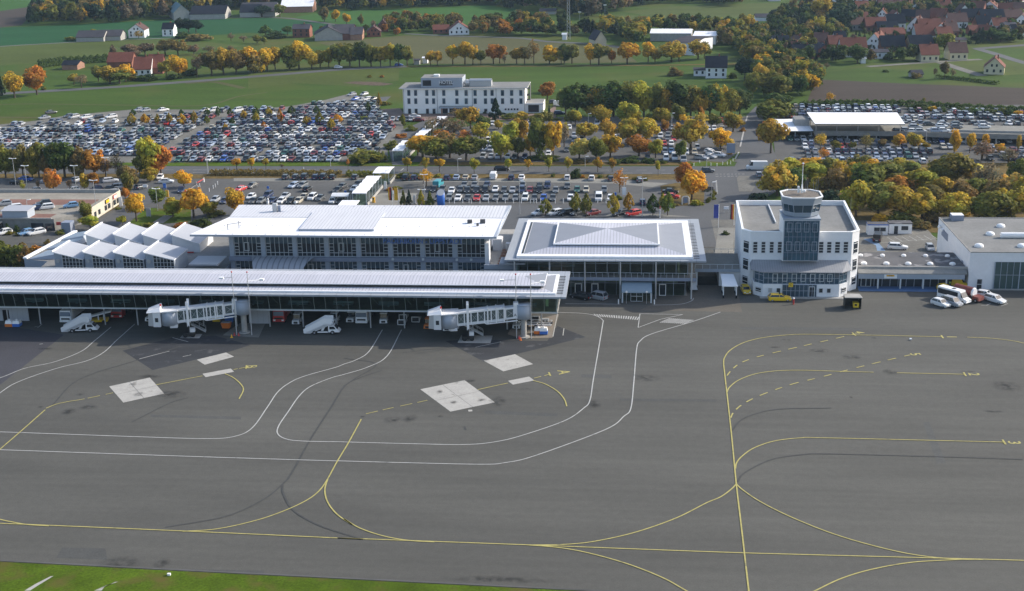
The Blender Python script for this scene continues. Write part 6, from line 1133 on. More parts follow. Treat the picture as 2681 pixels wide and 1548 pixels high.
for k, x, y, c_, kd, rz, l in (('E2',1712,138,'black','estate',88,'dark car driving along the road behind the white van'),('E3',2005,160,'dgrey','hatch',90,'dark hatchback turning at the junction by the orange tree'),('C7',2265,1002,'white','bigvan',-90,'large white delivery van waiting at the junction'),('C7',2285,1070,'silver','hatch',180,'small silver hatchback behind the white delivery van'),('B2',845,648,'white','hatch',95,'white car alone on the country road before the dark trees'),('B2',1418,625,'blue','hatch',95,'blue car on the country road at the end of the tree row'),
   ('C7',320,372,'white','van',60,'white camper van beside the hotel wing'),('C7',318,455,'dblue','estate',95,'dark car with a silver roof beside the hotel wing'),('C7',262,345,'dgrey','hatch',95,'dark hatchback on the yard behind the hotel wing')):
    p = G(k,x,y,.04); o = car(Vector((p.x,p.y+1.0,.04)),kd,c_,rz,'',None,l); car_rows.pop(); o['label'] = l
# apron cars
GA = 'cars parked on the apron'
for k, x, y, c_, kd, rz, l, hh in (('A4',458,1003,'yellow','estate',92,'yellow airport car with a roof light bar standing side on',.05),('A4',172,935,'yellow','hatch',5,'yellow airport car with a dark roof at the corner of the tower building',.05),('H4',1285,712,'white','hatch',38,'white estate hatchback at the near end of the parked group',.05),('H4',1455,700,'silver','mpv',38,'silver people carrier beside the white minibus',.05),('H4',2100,652,'white','estate',38,'white estate car at the far end of the parked group',.05),('H4',1960,585,'white','hatch',60,'white hatchback half hidden behind the red tank truck',.05),('H4',1350,500,'yellow','hatch',20,'yellow car half hidden behind the white minibus',.05),
      ('G5',215,345,'black','estate',-122,'black estate car with white rear in front of the pavilion doors',.05),('G5',440,350,'silver','mpv',-122,'silver people carrier in front of the pavilion doors',.05)):
    p = G(k,x,y,.04); o = car(Vector((p.x,p.y+.9,.04)),kd,c_,rz,'',GA,l); car_rows.pop(); o['label'] = l
    if 'light bar' in l: b = MB(); b.box(-.55,.55,-.1,.15,1.5,1.62); b.build('light_bar', M['blackp'], o, base=None).location = (0,0,0)
for k, x, y, c_, kd, rz, l in (('A4',1460,568,'white','estate',80,'white estate car in the yard behind the flat annex roof'),('A4',1290,495,'black','van',165,'black van parked beside the blue painted path'),('A4',1735,578,'silver','hatch',0,'silver hatchback in the yard near the hangar wall')):
    p = G(k,x,y,.04); o = car(Vector((p.x,p.y+1.2,.04)),kd,c_,rz,'','cars in the yard behind the annex',l); car_rows.pop(); o['label'] = l
# ---- right car park: rows in front of the deck
random.seed(11)
POOL = ['silver']*11+['grey']*8+['dgrey']*8+['black']*9+['dblue']*8+['white']*5+['sblue']*5+['blue']*1+['red']*1+['dred']*2+['green']*1+['beige']*1
KP = ['hatch']*5+['sedan']*4+['estate']*4+['mpv']*2
def row(k, y, xs, place, group, rz, jit=10):
    lot(k, y, [(x+random.uniform(-jit,jit)*.5, random.choice(POOL), random.choice(KP)) for x in xs], place, group, rz)
GX = 'cars parked before the car park deck'
row('E5',1125,(625,775,912,1060,1165,1360,1505,1630,1775,1890,2050,2175,2330),'in the row along the autumn thicket',GX,180)
row('E5',1042,(918,1045,1318,1440,1582,1690,1815,1970,2110,2260,2395),'in the second row before the deck',GX,0)
row('E5',955,(892,1030,1275,1425,1555,1690,1810,1960,2085,2220,2360),'in the third row before the deck',GX,180)
row('E5',880,(862,972,1250,1490,1618,2060,2180,2300),'in the fourth row before the deck',GX,0)
row('E5',805,(858,960,1232,1478,1602,1738,2095,2210),'in the fifth row before the deck',GX,180)
row('E5',738,(602,708,832,958,1062,1290,1460,1580,1830,1970,2110),'in the row beneath the deck',GX,0)
row('E6',1040,(130,250,385,535,660,820),'in the second row, far deck end',GX,0)
row('E6',960,(100,235,370,500,640,760,890),'in the third row, far deck end',GX,180)
row('E6',880,(110,470,640,770,850,1150,1260),'in the fourth row, far deck end',GX,0)
row('E6',770,(865,990,1110,1480,1740,2060,2280),'beneath the far end of the deck',GX,0)
row('E6',1130,(45,205,790),'along the thicket, far deck end',GX,180)
lot('E6',0,[(350,'black','hatch',585,90),(485,'silver','hatch',570,90),(610,'white','hatch',590,90),(735,'silver','hatch',590,90),(1005,'sblue','hatch',580,90),(1140,'white','hatch',578,90),(645,'silver','estate',515,90),(875,'dgrey','hatch',460,90),(1130,'silver','hatch',460,90),(1370,'grey','hatch',460,90),(1840,'silver','hatch',455,90),(1100,'white','hatch',500,90),(1360,'grey','hatch',510,90),(1845,'white','hatch',510,90)],'on the upper deck level','cars on the car park deck',90,2.65)
# ---- hotel car park
GH = 'cars parked among the hotel car park trees'
lot('E7',0,[(85,'silver','hatch',465),(180,'white','hatch',470),(840,'white','estate',460),(860,'silver','sedan',545),(1130,'silver','hatch',535),(1520,'white','estate',540),(2015,'white','van',470),(110,'white','mpv',770),(190,'black','hatch',650),(225,'white','sedan',800),(1610,'silver','estate',680),(1610,'grey','hatch',760),(1745,'white','hatch',735),(1865,'silver','mpv',800),(50,'white','mpv',910),(150,'silver','mpv',925),(1480,'dgrey','sedan',930),(1900,'white','hatch',865),(450,'white','hatch',1050),(20,'silver','mpv',1050),(160,'silver','hatch',1050),(750,'dblue','hatch',1050),(280,'sblue','hatch',1050),(570,'dgrey','hatch',1060),(980,'dgrey','hatch',1010),(1160,'white','hatch',1005),(2310,'white','hatch',715),(830,'white','hatch',680),(2350,'dgrey','estate',520)],'in the hotel lot by the walkway',GH)
lot('E8',0,[(1440,'silver','hatch',560),(1555,'white','hatch',562),(1665,'white','estate',560),(1800,'beige','hatch',560),(725,'white','mpv',690),(855,'grey','hatch',665),(980,'dgrey','hatch',660),(715,'dblue','hatch',535),(940,'silver','hatch',550),(800,'dred','hatch',560),(845,'grey','hatch',730),(790,'red','hatch',822),(915,'white','estate',825),(960,'red','hatch',740),(1170,'white','mpv',975),(1320,'beige','estate',975),(1370,'white','hatch',885),(805,'silver','mpv',965),(915,'lblue','hatch',955),(825,'white','mpv',1080),(975,'white','van',1075),(500,'dgrey','hatch',1060),(1125,'silver','van',1110),(1775,'red','hatch',415),(1450,'dblue','hatch',430),(620,'white','hatch',470),(545,'white','hatch',850),(690,'silver','hatch',790)],'in the hotel lot by the street',GH)
lot('E8',0,[(1440,'silver','estate',1068,60),(1590,'silver','sedan',1045,50),(1625,'white','hatch',985,50),(1760,'white','hatch',1015,60),(1690,'black','hatch',930,80),(1590,'white','hatch',960,40)],'on the display corner by the junction verge','cars on the display corner')
lot('C6',0,[(1050,'white','estate',410,100),(980,'grey','sedan',472,0),(1030,'dgrey','hatch',470,0),(1130,'black','mpv',465,0),(1185,'silver','hatch',470,0),(1240,'silver','hatch',468,0),(1370,'white','sedan',440,95),(1340,'silver','hatch',470,0),(1405,'dred','sedan',470,90),(1300,'dgrey','hatch',468,0)],'on the brick paved forecourt before the hotel','cars on the hotel forecourt')
# ---- big parking lot: the nearest rows one by one, the many rows behind as one mass
ROWS = [405.2, 415.2, 420.2, 430.0, 435.0, 444.0, 449.0, 458.6, 463.6, 472.4, 477.4, 487, 492, 501, 506, 514, 519]
def in_lot(x, y):
    if -157 < x < -153.2 and y > 412: return False
    if -183 < x < -179.5 and y > 452: return False
    if y < 411: xr = -92
    elif y < 430: xr = -83
    elif y < 470: xr = -84
    else: xr = -86-(y-470)*.33
    if x > xr: return False
    if y > 483 and -160 < x < -128: top = 512
    elif x >= -128: top = 524+(x+128)*.5
    elif x > -184: top = 500
    else: top = 488-(-184-x)*.30
    if y > top: return False
    if y > top-16 and random.random() < .45: return False
    if y < 411 and x < -146: return x < -165 and random.random() < .5
    return True
GB = 'cars parked in the nearest rows of the big parking lot'
def merged(name, cars, label, cat):
    off = {}; vs, fs, ms, cs = [], [], [], []
    for kd, p, rz, colr in cars:
        s = SIMPLE[kd]; n = len(vs); c_, sn = math.cos(rz), math.sin(rz)
        vs += [(p[0]+x*c_-y*sn, p[1]+x*sn+y*c_, p[2]+z) for x, y, z in s.v]; fs += [tuple(i+n for i in q) for q in s.f]; ms += s.m; cs += [(*COLS[colr],1)]*len(s.v)
    me = bpy.data.meshes.new(name); me.from_pydata(vs, [], fs); mats = [PAINTV, M['cglass'], M['tyre'], M['lamp'], M['redlens']]
    for m in mats: me.materials.append(m)
    me.polygons.foreach_set('material_index', ms); a = me.color_attributes.new('Col', 'FLOAT_COLOR', 'POINT'); a.data.foreach_set('color', [v for c in cs for v in c]); me.update()
    o = bpy.data.objects.new(name, me); link(o); return tag(o, label, cat, None, 'stuff')
PAINTV = bpy.data.materials.new('car_paint_varied'); PAINTV.use_nodes = True; _n = PAINTV.node_tree.nodes; _a = _n.new('ShaderNodeAttribute'); _a.attribute_name = 'Col'
PAINTV.node_tree.links.new(_a.outputs['Color'], _n['Principled BSDF'].inputs['Base Color']); _n['Principled BSDF'].inputs['Roughness'].default_value = .28
mass = []; single = 0
for ri, y in enumerate(ROWS):
    x = -262.0
    while x < -80:
        x += 2.45
        if not in_lot(x, y) or random.random() < .05: continue
        c_, kd = random.choice(POOL), random.choice(KP); p = (x+random.uniform(-.12,.12), y+random.uniform(-.35,.35), .05); rz = (0 if ri % 2 == 0 else 180)+random.choice((0,0,0,180))+random.uniform(-2,2)
        if ri < 2 and x > -146 and single < 46: car(Vector(p), kd, c_, rz, 'in the front row of the big lot' if ri == 0 else 'in the second row of the big lot', GB); single += 1
        else: mass.append((kd, p, R(rz), c_))
for k, x, y, c_ in (('C5',462,290,'dgrey'),('C5',400,340,'silver'),('C5',630,325,'dgrey'),('C5',680,335,'silver'),('C5',795,335,'white'),('C5',905,335,'black'),('C5',1030,330,'white'),('C5',1295,265,'silver'),('C5',1355,270,'silver'),('C5',1525,265,'white'),('C5',1920,270,'silver'),('C5',2005,270,'white'),('C5',2230,270,'white'),('C6',848,262,'silver'),('C6',950,260,'silver'),('C6',875,300,'blue'),('C6',930,305,'silver'),('C6',1030,300,'black'),('C6',975,300,'white')):
    p = G(k,x,y); mass.append((random.choice(KP), (p.x,p.y+2,.05), R(random.choice((-40,-30,140))), c_))
for y in (404.5,409.5,418,423,433,460,465,474,479,488,493):      # rows hidden among the trees and behind the deck on the other side
    for i in range(70):
        x = 88+2.5*i+random.uniform(-.15,.15) if y < 440 else 62+2.5*i+random.uniform(-.15,.15)
        if x > 215 or random.random() < .38 or (y < 440 and (x < 108 or y > 425-(x-100)*.14)) or (y > 440 and y < 458-(x-90)*.12+3): continue
        mass.append((random.choice(KP), (x,y+2,.05), R(random.choice((0,180))), random.choice(POOL)))
for k, y, xs in (('E5',160,(520,690,800,930,1035)),('E5',180,(1165,1260,1360,1420,1520,1610,1740,1850,1960,2080,2200,2300,2430)),('E5',225,(940,1060,1240,1400,1520,1620,1740,1860,1970,2080,2200,2320)),('E5',335,(500,540,630,770)),('E6',300,(760,850,1030,1240,1420,1530,1780,1900,2120)),('E6',350,(510,780,1050,1280,1440,1790,1930,2400))):
    for x in xs: p = G(k,x,y); mass.append((random.choice(KP), (p.x,p.y+1.8,.05), R(random.choice((0,180))), random.choice(POOL)))
merged('distant_parked_cars', mass, 'mass of several hundred cars filling the large parking lots before the hotel and behind the deck', 'parked cars')
unique_labels(car_rows)
for r_ in PROTO.values():
    for ch in list(r_.children): bpy.data.objects.remove(ch)
    bpy.data.objects.remove(r_)
# ---- ground vehicles
def veh(name, label, cat, p, rz, group=None):
    t = thing(name, label, cat, p, group, R(rz)); OFF[t.name] = (0,0,0); return t
def wheels(t, pts, r=.42, w=.26):
    for x, y in pts: b = MB(); b.tube((x-w/2,y,r),(x+w/2,y,r),r,n=12,m=0); b.tube((x-w/2-.02,y,r),(x+w/2+.02,y,r),r*.5,n=8,m=1); b.build('wheel', [M['tyre'], M['rim']], t)
def stairs_truck(label, p, rz, m):       # nose along local +X
    t = veh('stairs_truck', label, 'stairs truck', p, rz, 'mobile passenger stairs')
    part('chassis', t, M['blackp'], lambda b: (b.box(-2.6,2.5,-.9,.9,.42,.72),)); part('side_skirt', t, M[m], lambda b: (b.box(-1.0,1.0,-1.02,-.9,.4,.62), b.box(-1.0,1.0,.9,1.02,.4,.62)))
    part('cab', t, M[m], lambda b: b.hull([(1.1,-1.0,.45),(3.3,-.95,.45),(3.3,.95,.45),(1.1,1.0,.45)], [(1.1,-.95,1.75),(2.2,-.85,1.75),(2.2,.85,1.75),(1.1,.95,1.75)])); part('cab_window', t, M['cglass'], lambda b: (b.hull([(1.35,-1.0,1.05),(2.55,-.95,1.05),(2.55,.95,1.05),(1.35,1.0,1.05)], [(1.35,-.98,1.6),(2.2,-.90,1.6),(2.2,.90,1.6),(1.35,.98,1.6)]), b.hull([(2.2,-.8,1.1),(2.9,-.8,1.1),(2.9,.8,1.1),(2.2,.8,1.1)], [(2.18,-.75,1.66),(2.36,-.75,1.66),(2.36,.75,1.66),(2.18,.75,1.66)])))
    part('support', t, M[m], lambda b: (b.hull([(-.4,-.8,.7),(.1,-.8,.7),(.1,.8,.7),(-.4,.8,.7)], [(.35,-.8,2.0),(.7,-.8,2.0),(.7,.8,2.0),(.35,.8,2.0)]),))
    def fl(b):
        for y in (-1.0,.92): b.hull([(-3.6,y,.25),(-2.4,y,.25),(.6,y,2.15),(1.9,y,2.15)][0:2]+[(1.9,y,2.1),(.5,y,2.1)], [(-3.6,y+.08,.25),(-2.4,y+.08,.25),(1.9,y+.08,2.1),(.5,y+.08,2.1)]); b.hull([(-3.7,y,.3),(-2.4,y,.3),(1.9,y,2.2),(1.9,y,3.3)], [(-3.7,y+.08,.3),(-2.4,y+.08,.3),(1.9,y+.08,2.2),(1.9,y+.08,3.3)]); b.hull([(-3.7,y,.3),(1.9,y,3.3),(.3,y,3.3),(-3.75,y,1.1)], [(-3.7,y+.08,.3),(1.9,y+.08,3.3),(.3,y+.08,3.3),(-3.75,y+.08,1.1)])
        b.box(.4,2.0,-.92,.92,2.05,2.2)
    part('side_panel', t, M[m], fl)
    part('step_flight', t, M['bluegrey2'], lambda b: [b.box(-3.5+.29*i,-3.2+.29*i,-.91,.91,.3+.145*i,.36+.145*i) for i in range(14)])
    wheels(t, [(0,0)][:0]); 
    for x in (-1.6,1.9):
        for s in (-.95,.95): b = MB(); b.tube((x,s-.13,.4),(x,s+.13,.4),.4,n=12,m=0); b.tube((x,s-.15,.4),(x,s+.15,.4),.2,n=8,m=1); b.build('wheel', [M['tyre'], M['rim']], t)
a, c_ = G('G2',955,478), G('G2',1430,455); stairs_truck('grey passenger stairs truck beside the yellow belt loader under the pier', (a+(c_-a)*.52)+Vector((0,.9,.03)), 8, 'offwhite')
a, c_ = G('G1',738,438), G('G1',1135,438); stairs_truck('bright white passenger stairs truck alone before the pier columns', (a+(c_-a)*.52)+Vector((0,.9,.03)), 3, 'whitepaint')
def truck(label, p, rz, m, body, name='truck', tank=False, grp='trucks parked under the pier'):
    t = veh(name, label, 'truck', p, rz, grp); part('cab', t, M[m], lambda b: b.hull([(-1.2,-3.4,.5),(1.2,-3.4,.5),(1.2,-1.6,.5),(-1.2,-1.6,.5)], [(-1.1,-3.25,2.75),(1.1,-3.25,2.75),(1.1,-1.6,2.8),(-1.1,-1.6,2.8)]))
    part('windscreen', t, mat('pale_windscreen', (.16,.2,.25), .1, .6), lambda b: b.hull([(-1.08,-3.42,1.65),(1.08,-3.42,1.65),(1.08,-3.2,1.65),(-1.08,-3.2,1.65)], [(-1.0,-3.34,2.5),(1.0,-3.34,2.5),(1.0,-3.15,2.5),(-1.0,-3.15,2.5)])); part('grille', t, M['blackp'], lambda b: b.box(-.85,.85,-3.46,-3.38,.95,1.25)); part('bumper', t, M['whitepaint'] if m != 'redp' else M['redp'], lambda b: b.box(-1.2,1.2,-3.55,-3.36,.45,.8))
    for s in (-.85,.85): part('headlight', t, M['lamp'], lambda b: b.box(s-.22,s+.22,-3.58,-3.4,.62,.9))
    if tank: part('tank', t, M[body], lambda b: b.tube((0,-1.4,1.9),(0,3.4,1.9),1.05,n=14))
    else: part('box_body', t, M[body], lambda b: b.box(-1.2,1.2,-1.4,3.4,.9,3.0))
    part('chassis', t, M['blackp'], lambda b: b.box(-.9,.9,-3.2,3.3,.5,.88)); wheels(t, [(-1.0,-2.5),(1.0,-2.5),(-1.0,2.0),(1.0,2.0)], .48)
truck('white box truck behind the grey stairs truck under the pier', G('G2',985,345)+Vector((0,3.6,.03)), 0, 'whitepaint', 'offwhite')
truck('red fire truck next to the grey wall panels under the pier', G('G1',285,282)+Vector((0,3.6,.03)), 0, 'redp', 'redp', 'fire_truck')
truck('white lorry between the pier columns beyond the white stairs truck', G('G1',1525,302)+Vector((0,3.6,.03)), 0, 'whitepaint', 'bluegrey')
truck('dark red truck deep in the shade under the pier', G('G2',1750,275)+Vector((0,3.6,.03)), 0, 'redp', 'blackp')
def tractor(label, p, rz, m, grp='small tractors and loaders under the pier', name='baggage_tractor'):
    t = veh(name, label, 'tractor', p, rz, grp); part('body', t, M[m], lambda b: b.hull([(-.75,-1.6,.35),(.75,-1.6,.35),(.75,1.3,.35),(-.75,1.3,.35)], [(-.7,-1.5,1.05),(.7,-1.5,1.05),(.7,1.3,1.1),(-.7,1.3,1.1)]))
    part('cab_roof', t, M[m], lambda b: b.box(-.72,.72,-.5,1.2,1.95,2.06)); part('cab_glazing', t, M['cglass'], lambda b: b.hull([(-.66,-.45,1.1),(.66,-.45,1.1),(.66,1.15,1.1),(-.66,1.15,1.1)], [(-.62,-.3,1.95),(.62,-.3,1.95),(.62,1.15,1.95),(-.62,1.15,1.95)])); part('grille', t, M['blackp'], lambda b: b.box(-.4,.4,-1.63,-1.55,.45,.85)); wheels(t, [(-.68,-1.0),(.68,-1.0),(-.68,.8),(.68,.8)], .34)
for k, x, y, m, l in (('G1',540,308,'offwhite','white baggage tractor beside the red fire truck'),('G1',1105,290,'offwhite','white tractor behind the white stairs truck'),('G1',1360,278,'whitepaint','white loader tractor on the near side of the white lorry'),('G1',1845,295,'whitepaint','white loader tractor on the far side of the white lorry'),('J2',375,640,'whitepaint','white tractor below the bubble of bridge A'),('J2',520,600,'offwhite','white utility cart beside the service stair of bridge A'),('J2',65,605,'orange','orange tractor with a blue window beside bridge A'),('J1',80,640,'whitepaint','white flatbed cart under the cab of bridge B'),('J1',300,640,'whitepaint','white flatbed cart below the bubble of bridge B'),('J2',1530,600,'steel','grey tractor behind the column of bridge A')):
    tractor(l, G(k,x,y)+Vector((0,1.6,.03)), random.choice((-4,0,5)), m)
def cart(label, p, m='whitepaint', rz=0):
    t = veh('baggage_cart', label, 'baggage cart', p, rz, 'baggage carts under the pier'); part('bed', t, M['steel'], lambda b: b.box(-.75,.75,-1.4,1.4,.45,.55)); part('end_frame', t, M[m], lambda b: (b.box(-.8,-.68,-1.45,-1.35,.3,1.4), b.box(.68,.8,-1.45,-1.35,.3,1.4), b.box(-.8,.8,-1.45,-1.35,1.3,1.42), b.box(-.8,.8,-1.45,-1.35,.3,.42))); part('end_panel', t, M['blackp'], lambda b: b.box(-.67,.67,-1.42,-1.38,.43,1.29)); wheels(t, [(-.6,-1.0),(.6,-1.0),(-.6,1.0),(.6,1.0)], .22, .12)
for k, x, y, l in (('G1',2130,318,'white framed baggage cart right at the pier column'),('G1',2340,275,'white framed baggage cart deeper under the pier'),('G1',2150,240,'dark baggage cart queued behind the white framed one'),('J2',1840,480,'white framed cart standing at the end of the pier'),('J2',1990,520,'grey baggage cart under the glazed pier end')): cart(l, G(k,x,y)+Vector((0,1.4,.03)))
p = G('J2',1850,590); t = veh('conveyor_trailer', 'white conveyor trailer with a black wheel at the pier end', 'trailer', p+Vector((0,1.2,.03)), 84); part('bed', t, M['offwhite'], lambda b: b.box(-.9,.9,-3,3.4,.75,1.0)); part('belt', t, M['blackp'], lambda b: b.box(-.6,.6,-3.2,3.5,1.0,1.08)); part('rail', t, M['whitepaint'], lambda b: (b.box(-.92,-.86,-3,3.4,1.3,1.4), b.box(.86,.92,-3,3.4,1.3,1.4), [b.box(s,s+.06,-2.8+i*1.2,-2.7+i*1.2,1.0,1.3) for s in (-.92,.86) for i in range(6)])); wheels(t, [(-.85,0),(.85,0),(-.85,2.6),(.85,2.6)], .42)
a = G('G2',1380,345); t = veh('belt_loader', 'white and yellow belt loader leaning beside the stairs truck', 'belt loader', a+Vector((.4,1.2,.03)), 12); part('chassis', t, M['yellowp'], lambda b: b.box(-2.4,2.4,-.9,.9,.35,.8)); part('belt_arm', t, M['whitepaint'], lambda b: b.hull([(-2.6,-.6,.9),(3.2,-.6,2.2),(3.2,.6,2.2),(-2.6,.6,.9)], [(-2.6,-.6,1.2),(3.2,-.6,2.5),(3.2,.6,2.5),(-2.6,.6,1.2)])); part('arch', t, M['whitepaint'], lambda b: (b.box(.6,.8,-.95,-.85,.8,2.0), b.box(1.7,1.9,-.95,-.85,.8,2.1), b.box(.6,1.9,-.95,-.85,1.9,2.05)))
for x in (-1.7,1.6):
    for s in (-.85,.85): part('wheel', t, M['tyre'], lambda b: b.tube((x,s-.12,.36),(x,s+.12,.36),.36,n=10))
# tanks, bins and small things
def tank(k, x, y, m, l):
    p = G(k,x,y); t = thing('water_tank', l, 'tank', p, 'small coloured service tanks'); part('lower_tank', t, M[m], lambda b: b.box(p.x-.75,p.x+.75,p.y,p.y+1.3,.15,.75)); part('upper_tank', t, M['whitepaint'], lambda b: b.hull([(p.x-.72,p.y+.03,.75),(p.x+.72,p.y+.03,.75),(p.x+.72,p.y+1.27,.75),(p.x-.72,p.y+1.27,.75)], [(p.x-.6,p.y+.2,1.35),(p.x+.6,p.y+.2,1.35),(p.x+.6,p.y+1.1,1.35),(p.x-.6,p.y+1.1,1.35)])); part('cap', t, M['whitepaint'], lambda b: b.tube((p.x,p.y+.6,1.35),(p.x,p.y+.6,1.6),.2,n=8)); part('foot', t, M['blackp'], lambda b: b.box(p.x-.7,p.x+.7,p.y+.05,p.y+1.25,.02,.15))
tank('G2',130,390,'orange','orange and white tank by the far wall panels'); tank('G2',240,390,'bluep','blue and white tank by the far wall panels'); tank('J2',1880,675,'orange','orange and white tank at the pier end'); tank('J2',1975,680,'bluep','blue and white tank at the pier end')
def bin_(k, x, y, m, l):
    p = G(k,x,y); t = thing('skip_bin', l, 'bin', p, 'coloured bins under bridge B'); part('tub', t, M[m], lambda b: b.hull([(p.x-.7,p.y+.2,.1),(p.x+.7,p.y+.2,.1),(p.x+.7,p.y+1.2,.1),(p.x-.7,p.y+1.2,.1)], [(p.x-.9,p.y,1.2),(p.x+.9,p.y,1.2),(p.x+.9,p.y+1.4,1.2),(p.x-.9,p.y+1.4,1.2)])); part('lid', t, M['bluegrey2'] if m == 'orange' else M[m], lambda b: b.box(p.x-.9,p.x+.9,p.y+.3,p.y+1.4,1.2,1.3)); part('foot', t, M['blackp'], lambda b: b.box(p.x-.6,p.x+.6,p.y+.3,p.y+1.1,0,.1))
bin_('J1',1770,775,'orange','orange bin with a pale lid under bridge B'); bin_('J1',1840,640,'bluep','blue bin beside the orange bin'); bin_('J1',1560,630,'yellowp','golden yellow bin deeper under bridge B')
for k, x, y, m, l in (('J1',1905,960,'goldp','small yellow cone beside the column of bridge B'),('J1',2060,920,'redp','small red cone at the column foot of bridge B'),('J1',1965,915,'redp','small red cone further from the column foot of bridge B'),('J2',1570,745,'redp','small red cone at the column foot of bridge A'),('J2',1595,765,'orange','small orange cone at the column foot of bridge A')):
    p = G(k,x,y); t = thing('traffic_cone', l, 'cone', p, 'traffic cones by the boarding bridges'); part('cone', t, M[m], lambda b: b.tube(p+Vector((0,0,.05)),p+Vector((0,0,.65)),.2,.04,8)); part('foot', t, M[m], lambda b: b.box(p.x-.25,p.x+.25,p.y-.25,p.y+.25,0,.05))
p = G('A4',572,1025); t = thing('marker_post', 'red marker post with a white round head beside the yellow car', 'post', p); part('pole', t, M['redp'], lambda b: b.tube(p,p+Vector((0,0,1.1)),.17,n=8)); part('head', t, M['whitepaint'], lambda b: b.ball(p+Vector((0,0,1.3)),.22,8))
M['rustred'] = mat('rust_red_paint', (.17,.045,.035), .5, .3)
# minibus, tank truck, canopy trailer, shelter
p = G('H4',1700,672); t = veh('minibus', 'white minibus with dark side windows in the parked group', 'minibus', p+Vector((-2.2,2.3,.03)), 42); t.scale = (.9,.9,.9); part('body', t, M['whitepaint'], lambda b: (b.hull([(-1.05,-2.2,.4),(1.05,-2.2,.4),(1.05,4.2,.4),(-1.05,4.2,.4)], [(-1.0,-1.7,2.75),(1.0,-1.7,2.75),(1.0,4.15,2.75),(-1.0,4.15,2.75)]), b.hull([(-1.0,-3.5,.4),(1.0,-3.5,.4),(1.05,-2.2,.4),(-1.05,-2.2,.4)], [(-.9,-3.3,1.05),(.9,-3.3,1.05),(1.02,-2.1,1.45),(-1.02,-2.1,1.45)])))
part('windscreen', t, M['cglass'], lambda b: b.hull([(-.98,-2.5,1.35),(.98,-2.5,1.35),(.98,-2.1,1.35),(-.98,-2.1,1.35)], [(-.9,-1.85,2.4),(.9,-1.85,2.4),(.9,-1.65,2.4),(-.9,-1.65,2.4)]))
for s in (-1,1): part('side_window', t, M['cglass'], lambda b: b.hull([(s*1.07,-1.2,1.25),(s*1.07,4.0,1.25),(s*1.0,4.0,1.25),(s*1.0,-1.2,1.25)][::s], [(s*1.04,-1.2,2.4),(s*1.04,4.0,2.4),(s*.97,4.0,2.4),(s*.97,-1.2,2.4)][::s])); part('headlight', t, M['lamp'], lambda b: b.box(s*.7-.18,s*.7+.18,-3.53,-3.3,.75,.98))
part('roof_hatch', t, M['felt2'], lambda b: b.box(-.4,.4,.2,.9,2.75,2.84)); wheels(t, [(-.95,-2.5),(.95,-2.5),(-.95,2.7),(.95,2.7)], .38)
p = G('H4',1880,655); t = veh('tank_truck', 'red tank truck with a white round tank end beside the minibus', 'truck', p+Vector((-1.6,2.2,.03)), 42); part('tank', t, [M['rustred']], lambda b: b.tube((0,-.6,1.75),(0,3.6,1.75),.95,n=14)); part('tank_end', t, M['whitepaint'], lambda b: b.tube((0,-.9,1.75),(0,-.6,1.75),.8,.97,14)); part('cab', t, M['rustred'], lambda b: b.hull([(-1.0,-2.6,.45),(1.0,-2.6,.45),(1.0,-1.0,.45),(-1.0,-1.0,.45)], [(-.95,-2.4,1.2),(.95,-2.4,1.2),(.95,-1.0,1.3),(-.95,-1.0,1.3)])); part('chassis', t, M['blackp'], lambda b: b.box(-.8,.8,-1,3.5,.45,.85)); wheels(t, [(-.9,-1.8),(.9,-1.8),(-.9,2.2),(.9,2.2)], .42)
p = G('H4',1540,430); t = veh('yellow_van', 'yellow van at the annex wall behind the minibus', 'van', p+Vector((0,1.2,.03)), 70, GA); part('body', t, M['yellowp'], lambda b: (b.box(-.9,.9,-2.3,2.2,.4,1.1), b.hull([(-.88,-1.3,1.1),(.88,-1.3,1.1),(.88,2.15,1.1),(-.88,2.15,1.1)], [(-.8,-.8,1.9),(.8,-.8,1.9),(.8,2.1,1.9),(-.8,2.1,1.9)]))); part('windscreen', t, M['cglass'], lambda b: b.hull([(-.82,-1.34,1.15),(.82,-1.34,1.15),(.82,-1.2,1.15),(-.82,-1.2,1.15)], [(-.74,-.95,1.8),(.74,-.95,1.8),(.74,-.7,1.8),(-.74,-.7,1.8)])); wheels(t, [(-.82,-1.4),(.82,-1.4),(-.82,1.4),(.82,1.4)], .33)
a, c_ = G('G5',2190,325), G('G5',2340,325); m_ = (a+c_)/2; t = veh('canopy_trailer', 'mobile passenger canopy with a white folded roof on two wheeled legs', 'canopy', m_+Vector((0,0,.03)), 0)
part('roof', t, M['whitepaint'], lambda b: (b.hull([(-1.7,0,2.5),(1.6,0,2.5),(1.35,2.2,2.8),(-1.6,2.2,2.8)], [(-1.7,0,2.65),(1.6,0,2.65),(1.35,2.2,2.95),(-1.6,2.2,2.95)]), b.hull([(-1.6,2.2,2.8),(1.35,2.2,2.8),(1.1,7.0,3.0),(-1.6,7.0,3.0)], [(-1.6,2.2,2.95),(1.35,2.2,2.95),(1.1,7.0,3.2),(-1.6,7.0,3.2)])))
for s in (-1.35,1.3): part('leg', t, M['whitepaint'], lambda b: (b.tube((s,.3,.3),(s,.3,2.5),.11,n=6), b.tube((s,3.8,.3),(s,3.8,2.85),.11,n=6), b.tube((s,.3,1.0),(s,3.8,1.0),.08,n=5))); part('wheel', t, M['tyre'], lambda b: (b.tube((s-.15,.1,.3),(s+.15,.1,.3),.3,n=10), b.tube((s-.15,3.6,.3),(s+.15,3.6,.3),.3,n=10)))
